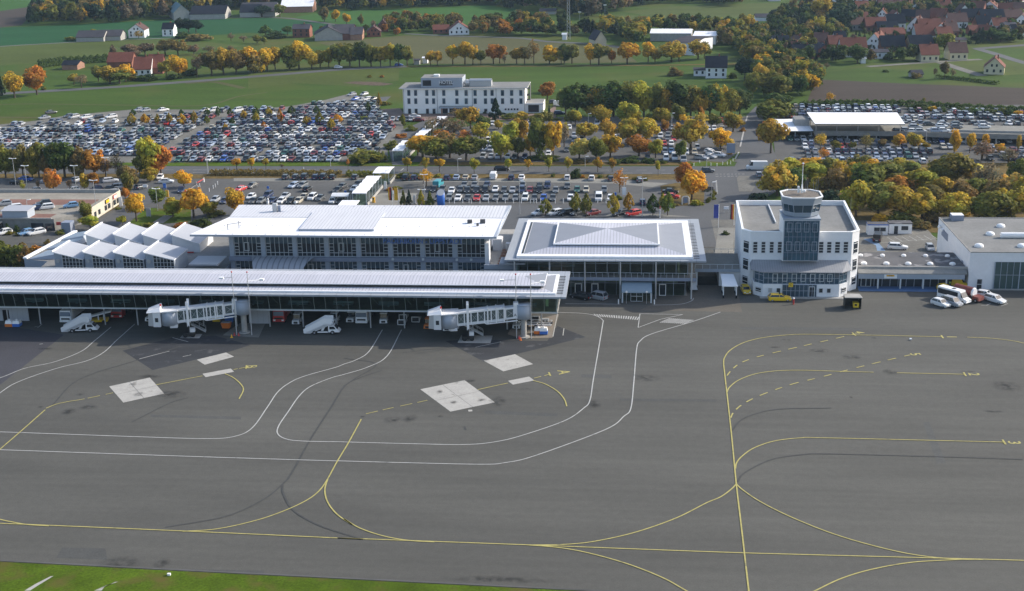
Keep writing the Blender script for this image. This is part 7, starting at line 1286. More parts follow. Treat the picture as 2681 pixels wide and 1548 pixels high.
p = G('G5',1755,245); t = veh('covered_trailer', 'grey tarpaulin covered trailer at the pavilion column', 'trailer', p+Vector((0,1.8,.03)), 6); part('cover', t, M['steel'], lambda b: b.hull([(-.8,-1.8,.6),(.8,-1.8,.6),(.8,1.8,.6),(-.8,1.8,.6)], [(-.5,-1.2,1.9),(.5,-1.2,1.9),(.6,1.8,2.1),(-.6,1.8,2.1)])); part('bed', t, M['blackp'], lambda b: b.box(-.8,.8,-1.8,1.8,.35,.6)); wheels(t, [(-.7,.6),(.7,.6)], .32)
p = G('A4',1075,1065); t = thing('apron_shelter', 'small dark shelter with a pale flat roof holding a yellow machine', 'shelter', p); part('roof', t, M['conc'], lambda b: b.hull([(p.x-1.75,p.y-.2,2.35),(p.x+1.75,p.y-.2,2.35),(p.x+1.55,p.y+2.5,2.35),(p.x-1.55,p.y+2.5,2.35)], [(p.x-1.75,p.y-.2,2.5),(p.x+1.75,p.y-.2,2.5),(p.x+1.55,p.y+2.5,2.5),(p.x-1.55,p.y+2.5,2.5)])); part('wall', t, M['blackp'], lambda b: (b.box(p.x-1.6,p.x-1.5,p.y,p.y+2.3,.05,2.35), b.box(p.x-1.5,p.x+1.5,p.y+2.2,p.y+2.3,.05,2.35), b.box(p.x+1.5,p.x+1.6,p.y,p.y+2.3,.05,2.35)))
t2 = thing('yellow_machine', 'yellow ground power unit standing inside the small apron shelter', 'machine', (p.x+.6,p.y+.3,0)); part('housing', t2, M['yellowp'], lambda b: b.box(p.x+.1,p.x+1.2,p.y+.3,p.y+1.7,.25,1.2)); part('panel', t2, M['blackp'], lambda b: b.box(p.x+.35,p.x+.8,p.y+.26,p.y+.299,.6,1.0)); part('wheel', t2, M['tyre'], lambda b: (b.tube((p.x+.15,p.y+.6,.2),(p.x+.3,p.y+.6,.2),.2,n=8), b.tube((p.x+1.0,p.y+1.4,.2),(p.x+1.15,p.y+1.4,.2),.2,n=8)))
# a standing worker in a bright vest under the annex canopy
p = G('H4',1405,425); t = thing('person', 'person in a bright yellow green vest standing under the annex canopy', 'person', p)
def person(name, pts, edges, mats):
    me = bpy.data.meshes.new(name); me.from_pydata([q[:3] for q in pts], edges, []); o = bpy.data.objects.new(name, me); link(o, t); me.materials.append(mats)
    o.modifiers.new('skin', 'SKIN'); 
    for v, q in zip(me.skin_vertices[0].data, pts): v.radius = (q[3], q[3])
    me.skin_vertices[0].data[0].use_root = True; o.modifiers.new('sub', 'SUBSURF').levels = 1; return o
body_pts = [(0,0,.95,.15),(0,0,1.2,.16),(0,0,1.42,.17),(0,-.01,1.52,.07),(0,-.02,1.66,.105),(-.1,0,.88,.1),(-.11,-.02,.48,.07),(-.12,.02,.08,.05),(.1,0,.88,.1),(.11,.03,.48,.07),(.12,.05,.08,.05),(-.2,0,1.42,.07),(-.25,.02,1.14,.05),(-.24,-.08,.88,.04),(.2,0,1.42,.07),(.25,.02,1.14,.05),(.24,-.08,.88,.04),(-.12,-.13,.04,.045),(.12,-.1,.04,.045)]
person('body', body_pts, [(0,1),(1,2),(2,3),(3,4),(0,5),(5,6),(6,7),(0,8),(8,9),(9,10),(2,11),(11,12),(12,13),(2,14),(14,15),(15,16),(7,17),(10,18)], mat('work_clothes', (.06,.07,.12), .9))
person('vest', [(0,0,.92,.185),(0,0,1.2,.19),(0,0,1.44,.19)], [(0,1),(1,2)], mat('bright_vest', (.55,.75,.05), .8)); part('hair', t, M['bark'], lambda b: b.ball((p.x,p.y-.0,1.73),.11,8,half=True))
for k, x, y, l, pts in (('A4',0,0,'',None),): pass
# ================================================================ VEGETATION
import numpy as np
PAL = dict(d=(.56,.35,.032), r=(.42,.19,.034), y=(.37,.325,.040), o=(.18,.185,.034), g=(.074,.112,.026), b=(.22,.165,.052), p=(.60,.49,.12), k=(.030,.056,.029), u=(.18,.14,.085), m=(.39,.285,.040))
TN = dict(d='golden', r='rust red', y='yellow green', o='olive green', g='dark green', b='brown', p='pale yellow', k='dark evergreen', u='bare brown', m='golden brown')
def crown_arrays(kind, n, rs, leaf):
    """leaf-clump quads filling an uneven crown of unit width and unit height"""
    rng = np.random.RandomState(rs); nc = {'round':34,'oval':34,'egg':60,'cone':60,'column':30,'sparse':26,'bush':26}[kind]
    if kind in ('egg','cone'):
        z = rng.rand(nc)**.8; prof = (lambda t: np.where(t < .35, .25+.75*(t/.35)**.7, np.maximum(0,1-((t-.35)/.65)**1.5))) if kind == 'egg' else (lambda t: 1-.96*t)
        a = rng.rand(nc)*6.283; r = .5*prof(z)*(.55+.42*np.sqrt(rng.rand(nc))); c = np.stack([r*np.cos(a), r*np.sin(a), .02+.94*z], 1); cr = (.10+.05*rng.rand(nc))*(prof(z)*.7+.35)
    else:
        d = rng.randn(nc,3); d /= np.linalg.norm(d,axis=1)[:,None]; lum = .58+.42*np.abs(np.sin(3.1*np.arctan2(d[:,1],d[:,0])+rs)+np.cos(4*d[:,2]+rs))/1.6
        r = (.30+.70*rng.rand(nc)**.5)*lum; c = d*r[:,None]*np.array([.40,.40,.40])
        if kind == 'bush': c[:,2] = np.abs(c[:,2])*1.6-.42
        if kind == 'column': c[:,:2] *= (1-.5*np.abs(c[:,2:3])/.4)
        c[:,2] += .5; cr = .07+.14*rng.rand(nc)**1.3
    k = rng.choice(nc, n, p=cr**2/np.sum(cr**2)); v = rng.randn(n,3); v /= np.linalg.norm(v,axis=1)[:,None]
    pos = c[k]+v*(cr[k]*(.35+.65*rng.rand(n)**.4))[:,None]; pos[:,2] = np.clip(pos[:,2], .0, 1.05)
    nrm = v*.7+(pos-np.array([0,0,.42]))*1.3+rng.randn(n,3)*.45; nrm /= np.linalg.norm(nrm,axis=1)[:,None]
    t = np.cross(nrm, rng.randn(n,3)); t /= np.linalg.norm(t,axis=1)[:,None]; b = np.cross(nrm,t)
    s = leaf*(.6+.8*rng.rand(n))[:,None]
    V = np.stack([pos-t*s-b*s*.7, pos+t*s-b*s*.7, pos+t*s*.8+b*s*.7, pos-t*s*.8+b*s*.7],1).reshape(-1,3)
    base = .72+.56*rng.rand(nc); hue = rng.randn(nc)*.09
    f = base[k]*(.70+.6*rng.rand(n)); C = np.stack([f*(1+hue[k]), f, f*(1-hue[k]*.6)],1); C = np.repeat(np.clip(C,.15,2.2),4,axis=0)
    return V, C
def leafmesh(name, V, C, m):
    n = len(V)//4; me = bpy.data.meshes.new(name); me.vertices.add(n*4); me.vertices.foreach_set('co', V.astype(np.float32).ravel())
    me.loops.add(n*4); me.loops.foreach_set('vertex_index', np.arange(n*4,dtype=np.int32)); me.polygons.add(n); me.polygons.foreach_set('loop_start', np.arange(0,n*4,4,dtype=np.int32))
    me.update(calc_edges=True); a = me.color_attributes.new('Col','FLOAT_COLOR','POINT'); a.data.foreach_set('color', np.concatenate([C,np.ones((len(C),1))],1).astype(np.float32).ravel())
    me.materials.append(m); return me
CROWN = {}
for kd, cnt, n, lf in (('round',6,2100,.034),('oval',4,2100,.034),('egg',3,2200,.03),('cone',3,1800,.034),('column',3,1300,.036),('sparse',4,620,.026),('bush',4,1100,.042)):
    CROWN[kd] = [leafmesh('crown_'+kd, *crown_arrays(kd, n, 10*i+len(kd), lf), LEAF) for i in range(cnt)]
def trunkmesh(i):
    rng = random.Random(i); b = MB(); b.tube((0,0,0),(0,0,.5),.05,.036,7); b.tube((0,0,.5),(.02,.01,.8),.036,.015,6)
    for j in range(6):
        a = j*1.05+rng.random(); z = .36+.06*j; l = .24+.12*rng.random(); p = (math.cos(a)*l*.5,math.sin(a)*l*.5,z+l*.45); b.tube((0,0,z),p,.02,.012,5); b.tube(p,(math.cos(a)*l,math.sin(a)*l,z+l*.75),.012,.005,4)
    o = b.build('trunk', M['bark']); me = o.data; bpy.data.objects.remove(o); return me
TRUNK = [trunkmesh(i) for i in range(4)]
tree_rows = []; NT = [0]
def tree(p, w, h, c, kind, place, group, nm=None, tf=None, desc=None):
    NT[0] += 1; i = NT[0]; rnd = random.Random(i*7)
    nm = nm or {'cone':'conifer','bush':'shrub','column':'poplar'}.get(kind, 'autumn_tree' if c in 'drymbpu' else 'broadleaf_tree')
    root = thing(nm, None, 'shrub' if kind == 'bush' else 'tree', p, group)
    tf = tf if tf is not None else {'bush':0.0,'cone':.06,'egg':.16,'column':.05}.get(kind, .08 if 'belt' in place or 'thicket' in place or 'dense' in place or 'hotel lot' in place else .13)
    cr = bpy.data.objects.new('crown', rnd.choice(CROWN[kind])); link(cr, root); cr.location = (0,0,h*tf); e = 1.2 if kind in ('egg','cone','column') else 1.40; cr.scale = (w*e*rnd.uniform(.92,1.08),w*e,h*(1-tf)*1.24); cr.rotation_euler = (0,0,rnd.random()*6.28)
    j = rnd.uniform(.85,1.18); k = PAL[c]; cr.color = (k[0]*j*rnd.uniform(.92,1.1), k[1]*j*rnd.uniform(.92,1.08), k[2]*j, 1)
    tr = bpy.data.objects.new('trunk', TRUNK[i % 4]); link(tr, root); s = min(h*1.05, w*1.6); tr.scale = (w*.9,w*.9,h*.95) if kind != 'bush' else (w*.6,w*.6,h*.8)
    size = ('tall ' if h > 9 else 'small ' if h < 3.6 else '')
    noun = {'cone':'conifer','bush':'bush','column':'slim tree','egg':'egg shaped tree','sparse':'thin tree'}.get(kind,'tree')
    tree_rows.append((root, desc or f'{size}{TN[c]} {noun}', place)); return root
def trees(k, rows, place, group, kind='round', base=0.03, **kw):
    for it in rows:
        x, y, w, h, c = it[:5]; kd = it[5] if len(it) > 5 else kind
        if 'hotel lot' in place and 'belt' not in place and kd != 'bush': w, h = w*1.12, h*1.1
        p = G(k,x,y,base); s = PXM(p)*CR[k][2]; tree(p, w/s, h/s/.95, c, kd, place, group, **kw)
# street trees and landside planting
gS = 'young trees along the road'
trees('E2', [(518,140,100,160,'y','oval'),(748,150,95,165,'m','oval'),(925,152,120,155,'d','oval'),(1365,170,108,175,'y','oval'),(1790,150,95,150,'y','oval'),(2052,132,85,125,'d','oval'),(2312,146,95,160,'y','oval')], 'in the road row', gS, tf=.34)
trees('E3', [(228,150,92,170,'y','oval'),(605,152,112,160,'d','oval'),(790,152,92,160,'m','oval'),(1372,196,62,175,'y','oval')], 'in the road row', gS, tf=.34)
trees('E1', [(680,118,112,125,'d','oval'),(866,112,92,125,'d','oval'),(1050,112,82,120,'y','oval'),(1255,120,60,70,'u','sparse'),(2092,112,55,120,'r','sparse')], 'in the road row', gS, tf=.34)
trees('E2', [(760,330,165,200,'d','sparse'),(720,300,120,160,'m','sparse')], 'on the car park island', 'island trees'); trees('E3', [(885,410,160,270,'r','sparse')], 'on the car park island', 'island trees')
trees('E3', [(1800,520,330,360,'d'),(1690,345,200,285,'r'),(1700,330,150,250,'d')], 'on the leaf covered island', 'island trees')
gE = 'egg shaped trees behind the pavilion'
trees('E3', [(328,690,132,240,'o','egg'),(460,720,132,250,'o','egg'),(800,712,125,250,'y','egg'),(1000,660,110,210,'m','egg'),(1306,705,122,235,'g','egg'),(1430,640,95,190,'y','egg'),(1492,702,160,255,'o','egg')], 'behind the pavilion', gE); trees('E2', [(2268,700,142,185,'o','egg')], 'behind the pavilion', gE)
trees('E2', [(470,585,92,165,'o','cone'),(540,585,80,170,'k','cone'),(695,585,108,170,'y','cone'),(802,585,112,155,'o','cone')], 'at the terminal rear', 'small conifers behind the terminal')
for q in ((380,365,130,50,'o'),(290,385,90,40,'r'),(455,220,160,70,'o'),(640,215,110,60,'o'),(905,215,90,60,'y'),(1080,215,60,50,'y')): trees('E2', [(*q,'bush')], 'by the front car park edge', 'shrubs around the front car park')
for q in ((320,228,130,125,'g'),(410,225,80,60,'r'),(640,225,80,50,'o'),(745,215,60,50,'o'),(1080,248,80,40,'o'),(1220,262,60,50,'o'),(40,210,60,50,'o')): trees('E3', [(*q,'bush')], 'in the low strip by the road', 'shrubs around the front car park')
for q in ((880,500,90,60,'o'),(1860,565,150,85,'y'),(1600,580,80,40,'b'),(2010,535,70,80,'o'),(2060,500,80,80,'o'),(2000,390,100,60,'g'),(2080,440,70,70,'o')): trees('E3', [(*q,'bush')], 'around the junction island', 'shrubs at the junction')
trees('A3', [(2080,468,60,34,'g','bush')], 'alone on the paved court', 'shrubs at the junction')
# left side
gL = 'trees on the left landside'
trees('E4', [(80,440,270,390,'o'),(310,430,230,410,'b'),(200,440,200,330,'o'),(520,430,260,400,'o'),(860,430,360,440,'g'),(740,430,240,380,'o'),(1060,430,260,360,'b'),(1250,420,300,320,'r'),(1400,420,200,240,'u','sparse'),(1980,415,330,450,'y'),(2130,400,270,340,'r'),(1880,420,200,260,'o'),(1560,420,180,260,'u','sparse'),(430,440,170,240,'m'),(620,440,180,260,'b')], 'in the belt before the big lot', gL)
trees('E4', [(1700,560,240,260,'b'),(1705,700,150,300,'o'),(1660,730,110,160,'r'),(1985,480,200,170,'m'),(2430,560,200,200,'d')], 'beside the entrance road', gL)
trees('E4', [(712,625,230,270,'r'),(1115,592,130,200,'m'),(1258,585,120,210,'r'),(310,625,100,150,'y','sparse'),(515,620,60,160,'u','sparse'),(920,600,90,140,'u','sparse'),(80,640,40,50,'d','bush')], 'along the back of the deck', gL)
trees('E4', [(1805,1010,285,320,'d'),(2085,830,240,240,'o'),(2285,935,240,220,'y'),(1145,1030,180,250,'o'),(1195,1120,210,170,'y'),(1620,1060,120,120,'y')], 'on the saw tooth lawn', gL)
trees('A1', [(1760,310,240,245,'d'),(2138,285,190,205,'d'),(1900,305,160,120,'y'),(1570,310,150,130,'y')], 'at the terminal roof corner', gL)
trees('A1', [(1810,392,190,70,'g','bush'),(1650,395,140,50,'r','bush'),(1330,390,130,40,'o','bush'),(1960,290,180,50,'o','bush')], 'on the left bank', 'shrubs on the left bank')
trees('A1', [(40,730,240,240,'o','bush'),(150,735,200,230,'o','bush'),(210,735,190,210,'b','bush'),(310,720,200,215,'r','bush'),(-90,730,240,230,'b','bush'),(430,560,60,50,'b','bush'),(90,680,160,120,'g','bush')], 'in the thicket behind the pier', 'shrubs in the thicket behind the pier')
trees('E4', [(112,1150,62,120,'g','bush'),(228,1155,64,120,'g','bush'),(372,1155,70,90,'g','bush'),(800,1180,120,75,'o','bush'),(120,1180,110,60,'o','bush'),(250,1190,90,50,'o','bush'),(1745,700,100,60,'g','bush'),(1250,940,70,110,'r','bush'),(2240,800,80,60,'b','bush'),(1560,850,90,40,'o','bush')], 'before the deck building', 'shrubs at the deck building')
# belt behind the hotel car park
gB = 'trees behind the hotel car park'
trees('C7', [(200,310,160,150,'r'),(380,460,180,240,'o'),(490,470,290,290,'g'),(650,470,200,250,'m'),(850,470,330,300,'g'),(760,480,180,240,'o'),(1000,470,250,300,'o'),(1150,480,230,290,'y'),(1290,480,220,300,'o'),(1400,490,180,240,'m'),(1480,490,270,310,'g'),(1610,490,240,280,'o'),(1700,500,180,260,'m'),(1800,490,220,280,'g'),(1905,490,200,290,'y'),(2010,490,190,270,'o'),(2095,470,180,230,'g')], 'in the belt behind the hotel lot', gB)
gH = 'trees in the hotel car park'
trees('E7', [(252,375,200,280,'k','cone'),(1180,345,62,175,'k','cone'),(340,1065,340,380,'y'),(520,820,260,340,'y'),(690,780,240,340,'m'),(640,1030,240,310,'o'),(850,990,200,280,'d'),(1010,1020,330,520,'o','oval'),(1252,1035,260,520,'d','oval'),(1440,830,210,330,'u','sparse'),(1090,455,225,205,'o'),(1560,440,200,190,'o'),(1640,440,200,210,'y'),(2090,435,270,260,'y'),(1800,710,290,250,'m'),(1705,1050,330,290,'p'),(2000,1070,270,330,'o'),(2242,1015,320,310,'d'),(2200,730,240,310,'m'),(700,360,200,120,'y'),(300,520,130,120,'m'),(750,520,90,120,'r'),(1000,560,130,140,'y'),(1360,620,140,200,'y','sparse'),(1200,600,150,150,'m','sparse'),(1470,620,120,180,'y','sparse')], 'by the walkway half, hotel lot', gH)
trees('E8', [(150,490,320,340,'y'),(150,790,330,350,'m'),(480,770,370,370,'y'),(350,985,330,290,'r'),(640,1020,260,250,'y'),(760,460,270,260,'y'),(800,570,140,165,'r'),(1035,440,225,270,'o'),(1250,865,470,480,'m'),(1080,1065,180,270,'o'),(1430,400,90,230,'r'),(1630,490,225,195,'o'),(1765,855,320,290,'d'),(1985,570,290,260,'m'),(1900,500,160,120,'r'),(560,440,170,150,'o'),(250,380,200,180,'d'),(300,620,200,200,'m')], 'by the street half, hotel lot', gH)
trees('C6', [(1440,765,240,160,'d'),(1550,790,210,160,'o'),(1800,790,250,180,'o'),(1665,770,220,180,'b'),(1920,650,165,150,'y'),(1835,530,180,170,'m'),(1700,610,220,160,'u','sparse'),(1765,490,210,130,'u','sparse'),(1600,660,160,120,'r','sparse'),(1400,750,150,130,'d'),(1500,610,120,160,'u','sparse'),(1940,560,140,120,'g'),(2380,520,130,100,'o'),(1600,560,170,120,'u','sparse'),(1790,660,160,110,'r','sparse')], 'beside the long walkway', gH)
trees('C6', [(990,800,290,120,'o','bush'),(890,800,150,70,'o','bush'),(1080,800,120,100,'o','bush'),(1000,780,130,95,'r','bush'),(1350,545,80,45,'o','bush'),(1270,600,110,40,'r','bush'),(1180,690,120,60,'o','bush'),(940,470,90,60,'o','bush'),(1130,330,90,40,'o','bush'),(1080,340,40,90,'m','cone'),(1280,500,40,60,'o','cone')], 'at the edge of the big lot', 'shrubs at the big lot')
trees('E7', [(60,250,60,40,'g','bush'),(380,260,80,40,'g','bush'),(470,330,260,80,'o','bush'),(1300,360,220,40,'o','bush'),(640,320,200,60,'o','bush'),(1200,1050,320,90,'o','bush'),(900,1050,260,70,'g','bush'),(1700,1100,300,60,'b','bush'),(2350,1110,300,80,'g','bush'),(560,1090,220,50,'b','bush')], 'below the hotel lot', 'shrubs around the hotel lot')
trees('E8', [(200,1090,330,110,'g','bush'),(520,1100,260,100,'g','bush'),(750,1110,200,60,'o','bush'),(1200,1130,260,40,'o','bush'),(2150,560,90,70,'r','bush'),(1930,960,100,60,'d','bush'),(50,1100,200,80,'o','bush')], 'low along the road verge', 'shrubs around the hotel lot')
# saplings in the big lot
trees('C5', [(1245,395,75,95,'m','egg'),(1370,390,70,90,'d','egg'),(1490,390,48,90,'m','egg'),(1600,385,55,95,'m','egg'),(1718,395,75,95,'d','egg'),(1835,385,55,110,'m','egg'),(1255,310,50,60,'g','egg'),(2190,390,55,60,'g','egg'),(2420,380,50,90,'m','egg'),(2130,450,40,70,'d','egg'),(1715,310,40,60,'g','egg'),(1955,310,50,70,'g','egg'),(2175,315,45,75,'g','egg'),(2060,310,40,80,'g','egg'),(2415,310,55,80,'g','egg'),(1955,385,50,70,'o','egg'),(2300,330,60,70,'m','egg')], 'in the big lot rows', 'saplings in the big parking lot')
trees('C6', [(68,485,50,90,'o','egg'),(265,490,40,110,'r','egg'),(590,495,55,90,'o','egg'),(685,545,55,90,'m','egg'),(735,490,70,70,'d','egg'),(485,495,70,60,'m','egg'),(1275,490,50,70,'o','egg'),(990,400,40,80,'g','egg'),(360,420,60,70,'g','egg'),(565,420,50,70,'g','egg'),(170,430,50,70,'m','egg'),(130,540,40,60,'r','egg')], 'in the big lot rows', 'saplings in the big parking lot')
# street side and right car park
gR = 'trees by the side street'
trees('C7', [(2400,835,250,290,'m'),(2390,550,300,210,'o'),(2450,310,270,220,'o'),(2330,700,120,160,'r'),(2460,430,220,160,'g')], 'beside the side street', gR)
trees('C8', [(220,340,210,160,'g'),(280,300,160,140,'o'),(400,300,120,70,'g','bush'),(70,120,130,200,'o')], 'beside the side street', gR)
gC = 'trees in the deck car park'
trees('C8', [(1890,625,120,185,'d','column'),(2030,625,90,165,'d','column'),(2160,590,80,125,'d','column'),(2300,635,90,80,'d'),(2462,625,55,150,'m','column'),(1392,570,110,110,'d'),(1530,590,150,125,'m'),(680,610,95,160,'m','sparse'),(1092,600,130,130,'b','sparse'),(712,700,105,115,'r','sparse'),(820,600,90,80,'o'),(970,590,70,60,'o'),(1640,590,70,50,'m'),(1240,580,90,70,'b'),(2140,690,260,150,'u','sparse'),(2380,720,200,120,'u','sparse'),(960,480,40,60,'o','column'),(1170,490,40,60,'g','column'),(1560,450,30,80,'m','column')], 'among the cars before the deck', gC)
trees('C8', [(770,180,70,100,'d','sparse'),(1610,190,40,60,'o','column'),(1695,245,100,60,'d','bush'),(1890,260,60,40,'d','bush'),(2460,280,100,50,'d','bush'),(730,200,80,50,'g','bush'),(2200,270,120,60,'g','bush'),(2380,280,100,60,'g','bush'),(2060,270,160,70,'g','bush'),(1560,230,200,50,'g','bush'),(1260,215,160,40,'g','bush'),(1000,205,180,40,'g','bush'),(620,210,80,50,'g','bush'),(540,200,140,50,'g','bush'),(440,210,80,50,'g','bush'),(1780,250,100,50,'g','bush'),(1940,260,90,60,'g','bush'),(2300,280,110,60,'o','bush')], 'in the ploughed field hedge', 'hedge shrubs at the ploughed field')
# thicket behind the control building
gT = 'trees in the thicket behind the tower'
trees('C8', [(230,845,120,120,'p','sparse'),(290,1010,310,260,'m'),(110,1070,190,110,'k','bush'),(400,880,240,190,'y'),(430,980,210,180,'g'),(590,920,240,190,'y'),(480,830,160,110,'d'),(730,880,260,190,'o'),(740,1070,210,120,'k','bush'),(800,1020,260,230,'b'),(890,920,220,200,'m'),(660,1000,180,150,'m'),(1000,1200,270,290,'y'),(1090,1020,330,260,'o'),(1150,900,220,190,'d'),(1250,920,300,190,'o'),(1380,1020,260,170,'r'),(1200,1200,300,260,'o'),(1570,1010,280,210,'y'),(1400,1210,310,260,'m'),(1600,1220,300,230,'y'),(1480,860,220,140,'o'),(1750,870,180,130,'y'),(1850,940,340,280,'o'),(2040,920,220,170,'p'),(1960,1120,240,220,'b'),(1900,1240,260,230,'y'),(2150,1010,260,280,'u','sparse'),(2200,1250,330,250,'o'),(2390,980,180,150,'p'),(2470,870,190,180,'o'),(2400,1210,270,240,'m'),(2560,1120,250,260,'y'),(1030,790,220,130,'o'),(1400,800,200,110,'y'),(600,800,200,110,'d'),(1700,1130,220,200,'b'),(1800,1040,200,180,'m'),(2050,1080,220,200,'o'),(2290,1110,230,220,'b'),(820,800,170,110,'y'),(1320,1110,220,190,'o'),(1660,960,170,140,'b','sparse'),(2620,980,220,220,'o'),(2640,1240,260,240,'y')], 'in the thicket behind the tower', gT)
trees('A4', [(1500,330,230,110,'o','bush'),(1750,320,220,100,'b','bush'),(1640,380,180,80,'b','bush'),(1960,270,200,60,'m','bush'),(2300,290,260,70,'o','bush'),(1320,330,160,80,'d','bush')], 'behind the site cabins', 'shrubs behind the site cabins')
# country trees
gF = 'trees along the country road'
trees('B1', [(140,925,185,205,'d'),(350,895,205,235,'r'),(12,905,80,190,'k','cone'),(1040,790,200,150,'m'),(1185,775,160,155,'d'),(1690,740,175,180,'d'),(1570,720,140,130,'m'),(700,800,110,95,'m'),(930,770,120,130,'o'),(1130,790,200,110,'o'),(770,830,110,120,'u','sparse'),(1860,730,130,190,'u','sparse'),(410,850,50,40,'o','bush'),(1390,760,180,70,'g','bush'),(1250,760,120,80,'o','bush'),(1640,745,150,60,'g','bush'),(1800,710,160,70,'g','bush')], 'around the red roofed farm', gF)
for i, (k, x, y, w, h, c) in enumerate((('B1',2000,715,200,200,'b'),('B1',2110,705,200,220,'m'),('B1',2230,695,180,200,'b'),('B1',2370,685,200,215,'d'),('B1',2480,680,170,190,'d'),('B2',60,690,150,180,'b'),('B2',180,670,200,185,'d'),('B2',255,660,130,180,'m'),('B2',390,660,180,200,'o'),('B2',480,655,190,225,'d'),('B2',600,650,140,160,'m'),('B2',680,640,130,150,'o'),('B2',760,635,100,150,'m'),('B2',860,635,190,190,'o'),('B2',960,632,180,200,'o'),('B2',1050,628,160,200,'g'),('B2',1160,630,150,180,'o'),('B2',1250,628,150,170,'m'),('B2',1340,625,150,180,'m'),('B2',1420,625,110,190,'g'),('B2',1500,620,130,170,'o'))):
    trees(k, [(x,y,w,h,c)], 'in the dense roadside row', gF)
trees('B2', [(1720,615,85,125,'d'),(1785,618,115,125,'m'),(1930,608,130,155,'d'),(2045,608,150,180,'d'),(2120,608,110,160,'m'),(2195,612,95,115,'o'),(2312,602,140,165,'r')], 'in the open roadside row', gF)
trees('B3', [(190,605,130,125,'m'),(265,605,125,150,'b'),(352,602,105,205,'b','sparse'),(500,602,155,155,'d'),(610,602,95,110,'m'),(640,600,110,165,'g'),(712,602,150,165,'o'),(885,612,110,165,'d'),(965,608,170,165,'o'),(1085,602,85,115,'r'),(1232,602,190,180,'d'),(1430,592,125,165,'d'),(1495,592,100,120,'m'),(1650,585,200,160,'m'),(1720,580,150,160,'m'),(1900,560,180,150,'m'),(1960,555,110,140,'o'),(75,605,50,80,'u','sparse'),(30,600,120,150,'r')], 'in the open roadside row', gF)
trees('B2', [(720,205,82,115,'b','oval'),(825,205,82,95,'d'),(930,235,78,90,'d'),(1062,240,52,85,'b','oval'),(1180,272,50,75,'u','sparse'),(1108,308,62,68,'g'),(165,340,110,85,'g'),(370,330,100,70,'g'),(710,300,70,50,'o'),(130,160,150,95,'k'),(300,160,110,100,'o'),(1410,330,80,60,'r'),(150,420,60,60,'o'),(80,410,50,60,'o'),(250,360,200,60,'g','bush'),(2290,240,180,100,'g'),(2345,235,90,105,'g'),(2480,240,110,70,'o')], 'beside the farm track', 'trees around the farms')
trees('B1', [(1690,300,110,110,'k','oval'),(1780,305,130,110,'k','oval'),(1850,310,120,105,'k','oval'),(1720,360,150,60,'g','bush'),(1880,380,220,80,'b','bush'),(890,370,110,80,'o'),(660,380,110,45,'o','bush'),(1310,370,80,70,'m','sparse'),(1070,530,60,90,'u'),(1240,540,160,110,'u'),(1370,520,150,100,'u'),(1560,520,170,130,'b'),(1680,520,160,130,'b'),(1830,515,90,80,'u'),(2180,390,60,70,'u','sparse'),(2300,400,80,60,'u','sparse'),(2430,410,80,70,'o'),(1970,500,120,60,'u','sparse'),(2170,490,90,50,'u','sparse')], 'on the farm meadows', 'trees around the farms')
trees('C6', [(1000,105,40,24,'o','bush'),(1105,105,40,24,'r','bush'),(2470,230,120,70,'o')], 'on the meadow by the hotel', 'trees around the farms')
trees('B3', [(1690,715,130,80,'b','bush'),(2340,760,150,190,'k','oval'),(2420,760,150,170,'g'),(2480,830,130,200,'m'),(2230,740,90,60,'g','bush')], 'by the slate roofed meadow house', 'trees around the farms')
trees('B4', [(950,600,180,150,'g'),(1240,560,110,60,'g','bush'),(1790,500,160,170,'o'),(1700,480,80,140,'g'),(800,280,260,200,'k'),(1260,160,110,60,'g'),(2190,80,170,140,'k'),(390,640,140,90,'k'),(1770,745,80,140,'b'),(1680,745,40,100,'u','sparse'),(1850,745,50,90,'u','sparse'),(1500,740,100,60,'b','bush'),(1215,680,60,30,'g','bush'),(660,650,60,50,'u','sparse'),(1380,560,130,100,'g'),(2300,400,160,90,'g'),(2150,380,150,80,'g'),(1180,400,110,60,'o'),(960,80,50,60,'k','cone'),(620,200,180,220,'m'),(570,330,140,150,'y'),(350,390,110,90,'g')], 'between the village houses', 'trees of the village')
# hedges
def hedge(label, pts, w, h, c):
    pts = [Vector((p.x,p.y,0)) for p in pts]; L = sum((q-p).length for p, q in zip(pts, pts[1:])); n = int(L*(w+2*h)*9); rng = np.random.RandomState(int(L*10)); V = []
    segs = [(p, q) for p, q in zip(pts, pts[1:])]; ln = np.array([(q-p).length for p, q in segs]); k = rng.choice(len(segs), n, p=ln/ln.sum())
    P0 = np.array([tuple(p) for p, q in segs]); D = np.array([tuple(q-p) for p, q in segs]); N = np.stack([-D[:,1],D[:,0],0*D[:,0]],1)/ln[:,None]
    t = rng.rand(n); a = rng.rand(n)*math.pi; rr = .7+.3*rng.rand(n); pos = P0[k]+D[k]*t[:,None]+N[k]*(np.cos(a)*w/2*rr)[:,None]; pos[:,2] = .05+np.clip(np.sin(a)*1.5,0,1)*h*rr*(.86+.14*np.sin(t*40))
    nr = N[k]*np.cos(a)[:,None]+rng.randn(n,3)*.5; nr[:,2] += np.sin(a); nr /= np.linalg.norm(nr,axis=1)[:,None]; tt = np.cross(nr,rng.randn(n,3)); tt /= np.linalg.norm(tt,axis=1)[:,None]; bb = np.cross(nr,tt); s = .22*(.6+.8*rng.rand(n))[:,None]
    Vv = np.stack([pos-tt*s-bb*s*.7,pos+tt*s-bb*s*.7,pos+tt*s+bb*s*.7,pos-tt*s+bb*s*.7],1).reshape(-1,3)
    base = np.array(pts[0]); cc = np.repeat((.7+.6*rng.rand(n))[:,None]*np.array([1,1,1]),4,axis=0); o = bpy.data.objects.new('hedge', leafmesh('hedge', Vv-base, cc, LEAF)); o.location = pts[0]; link(o); o.color = (*PAL[c],1); tag(o, label, 'hedge')
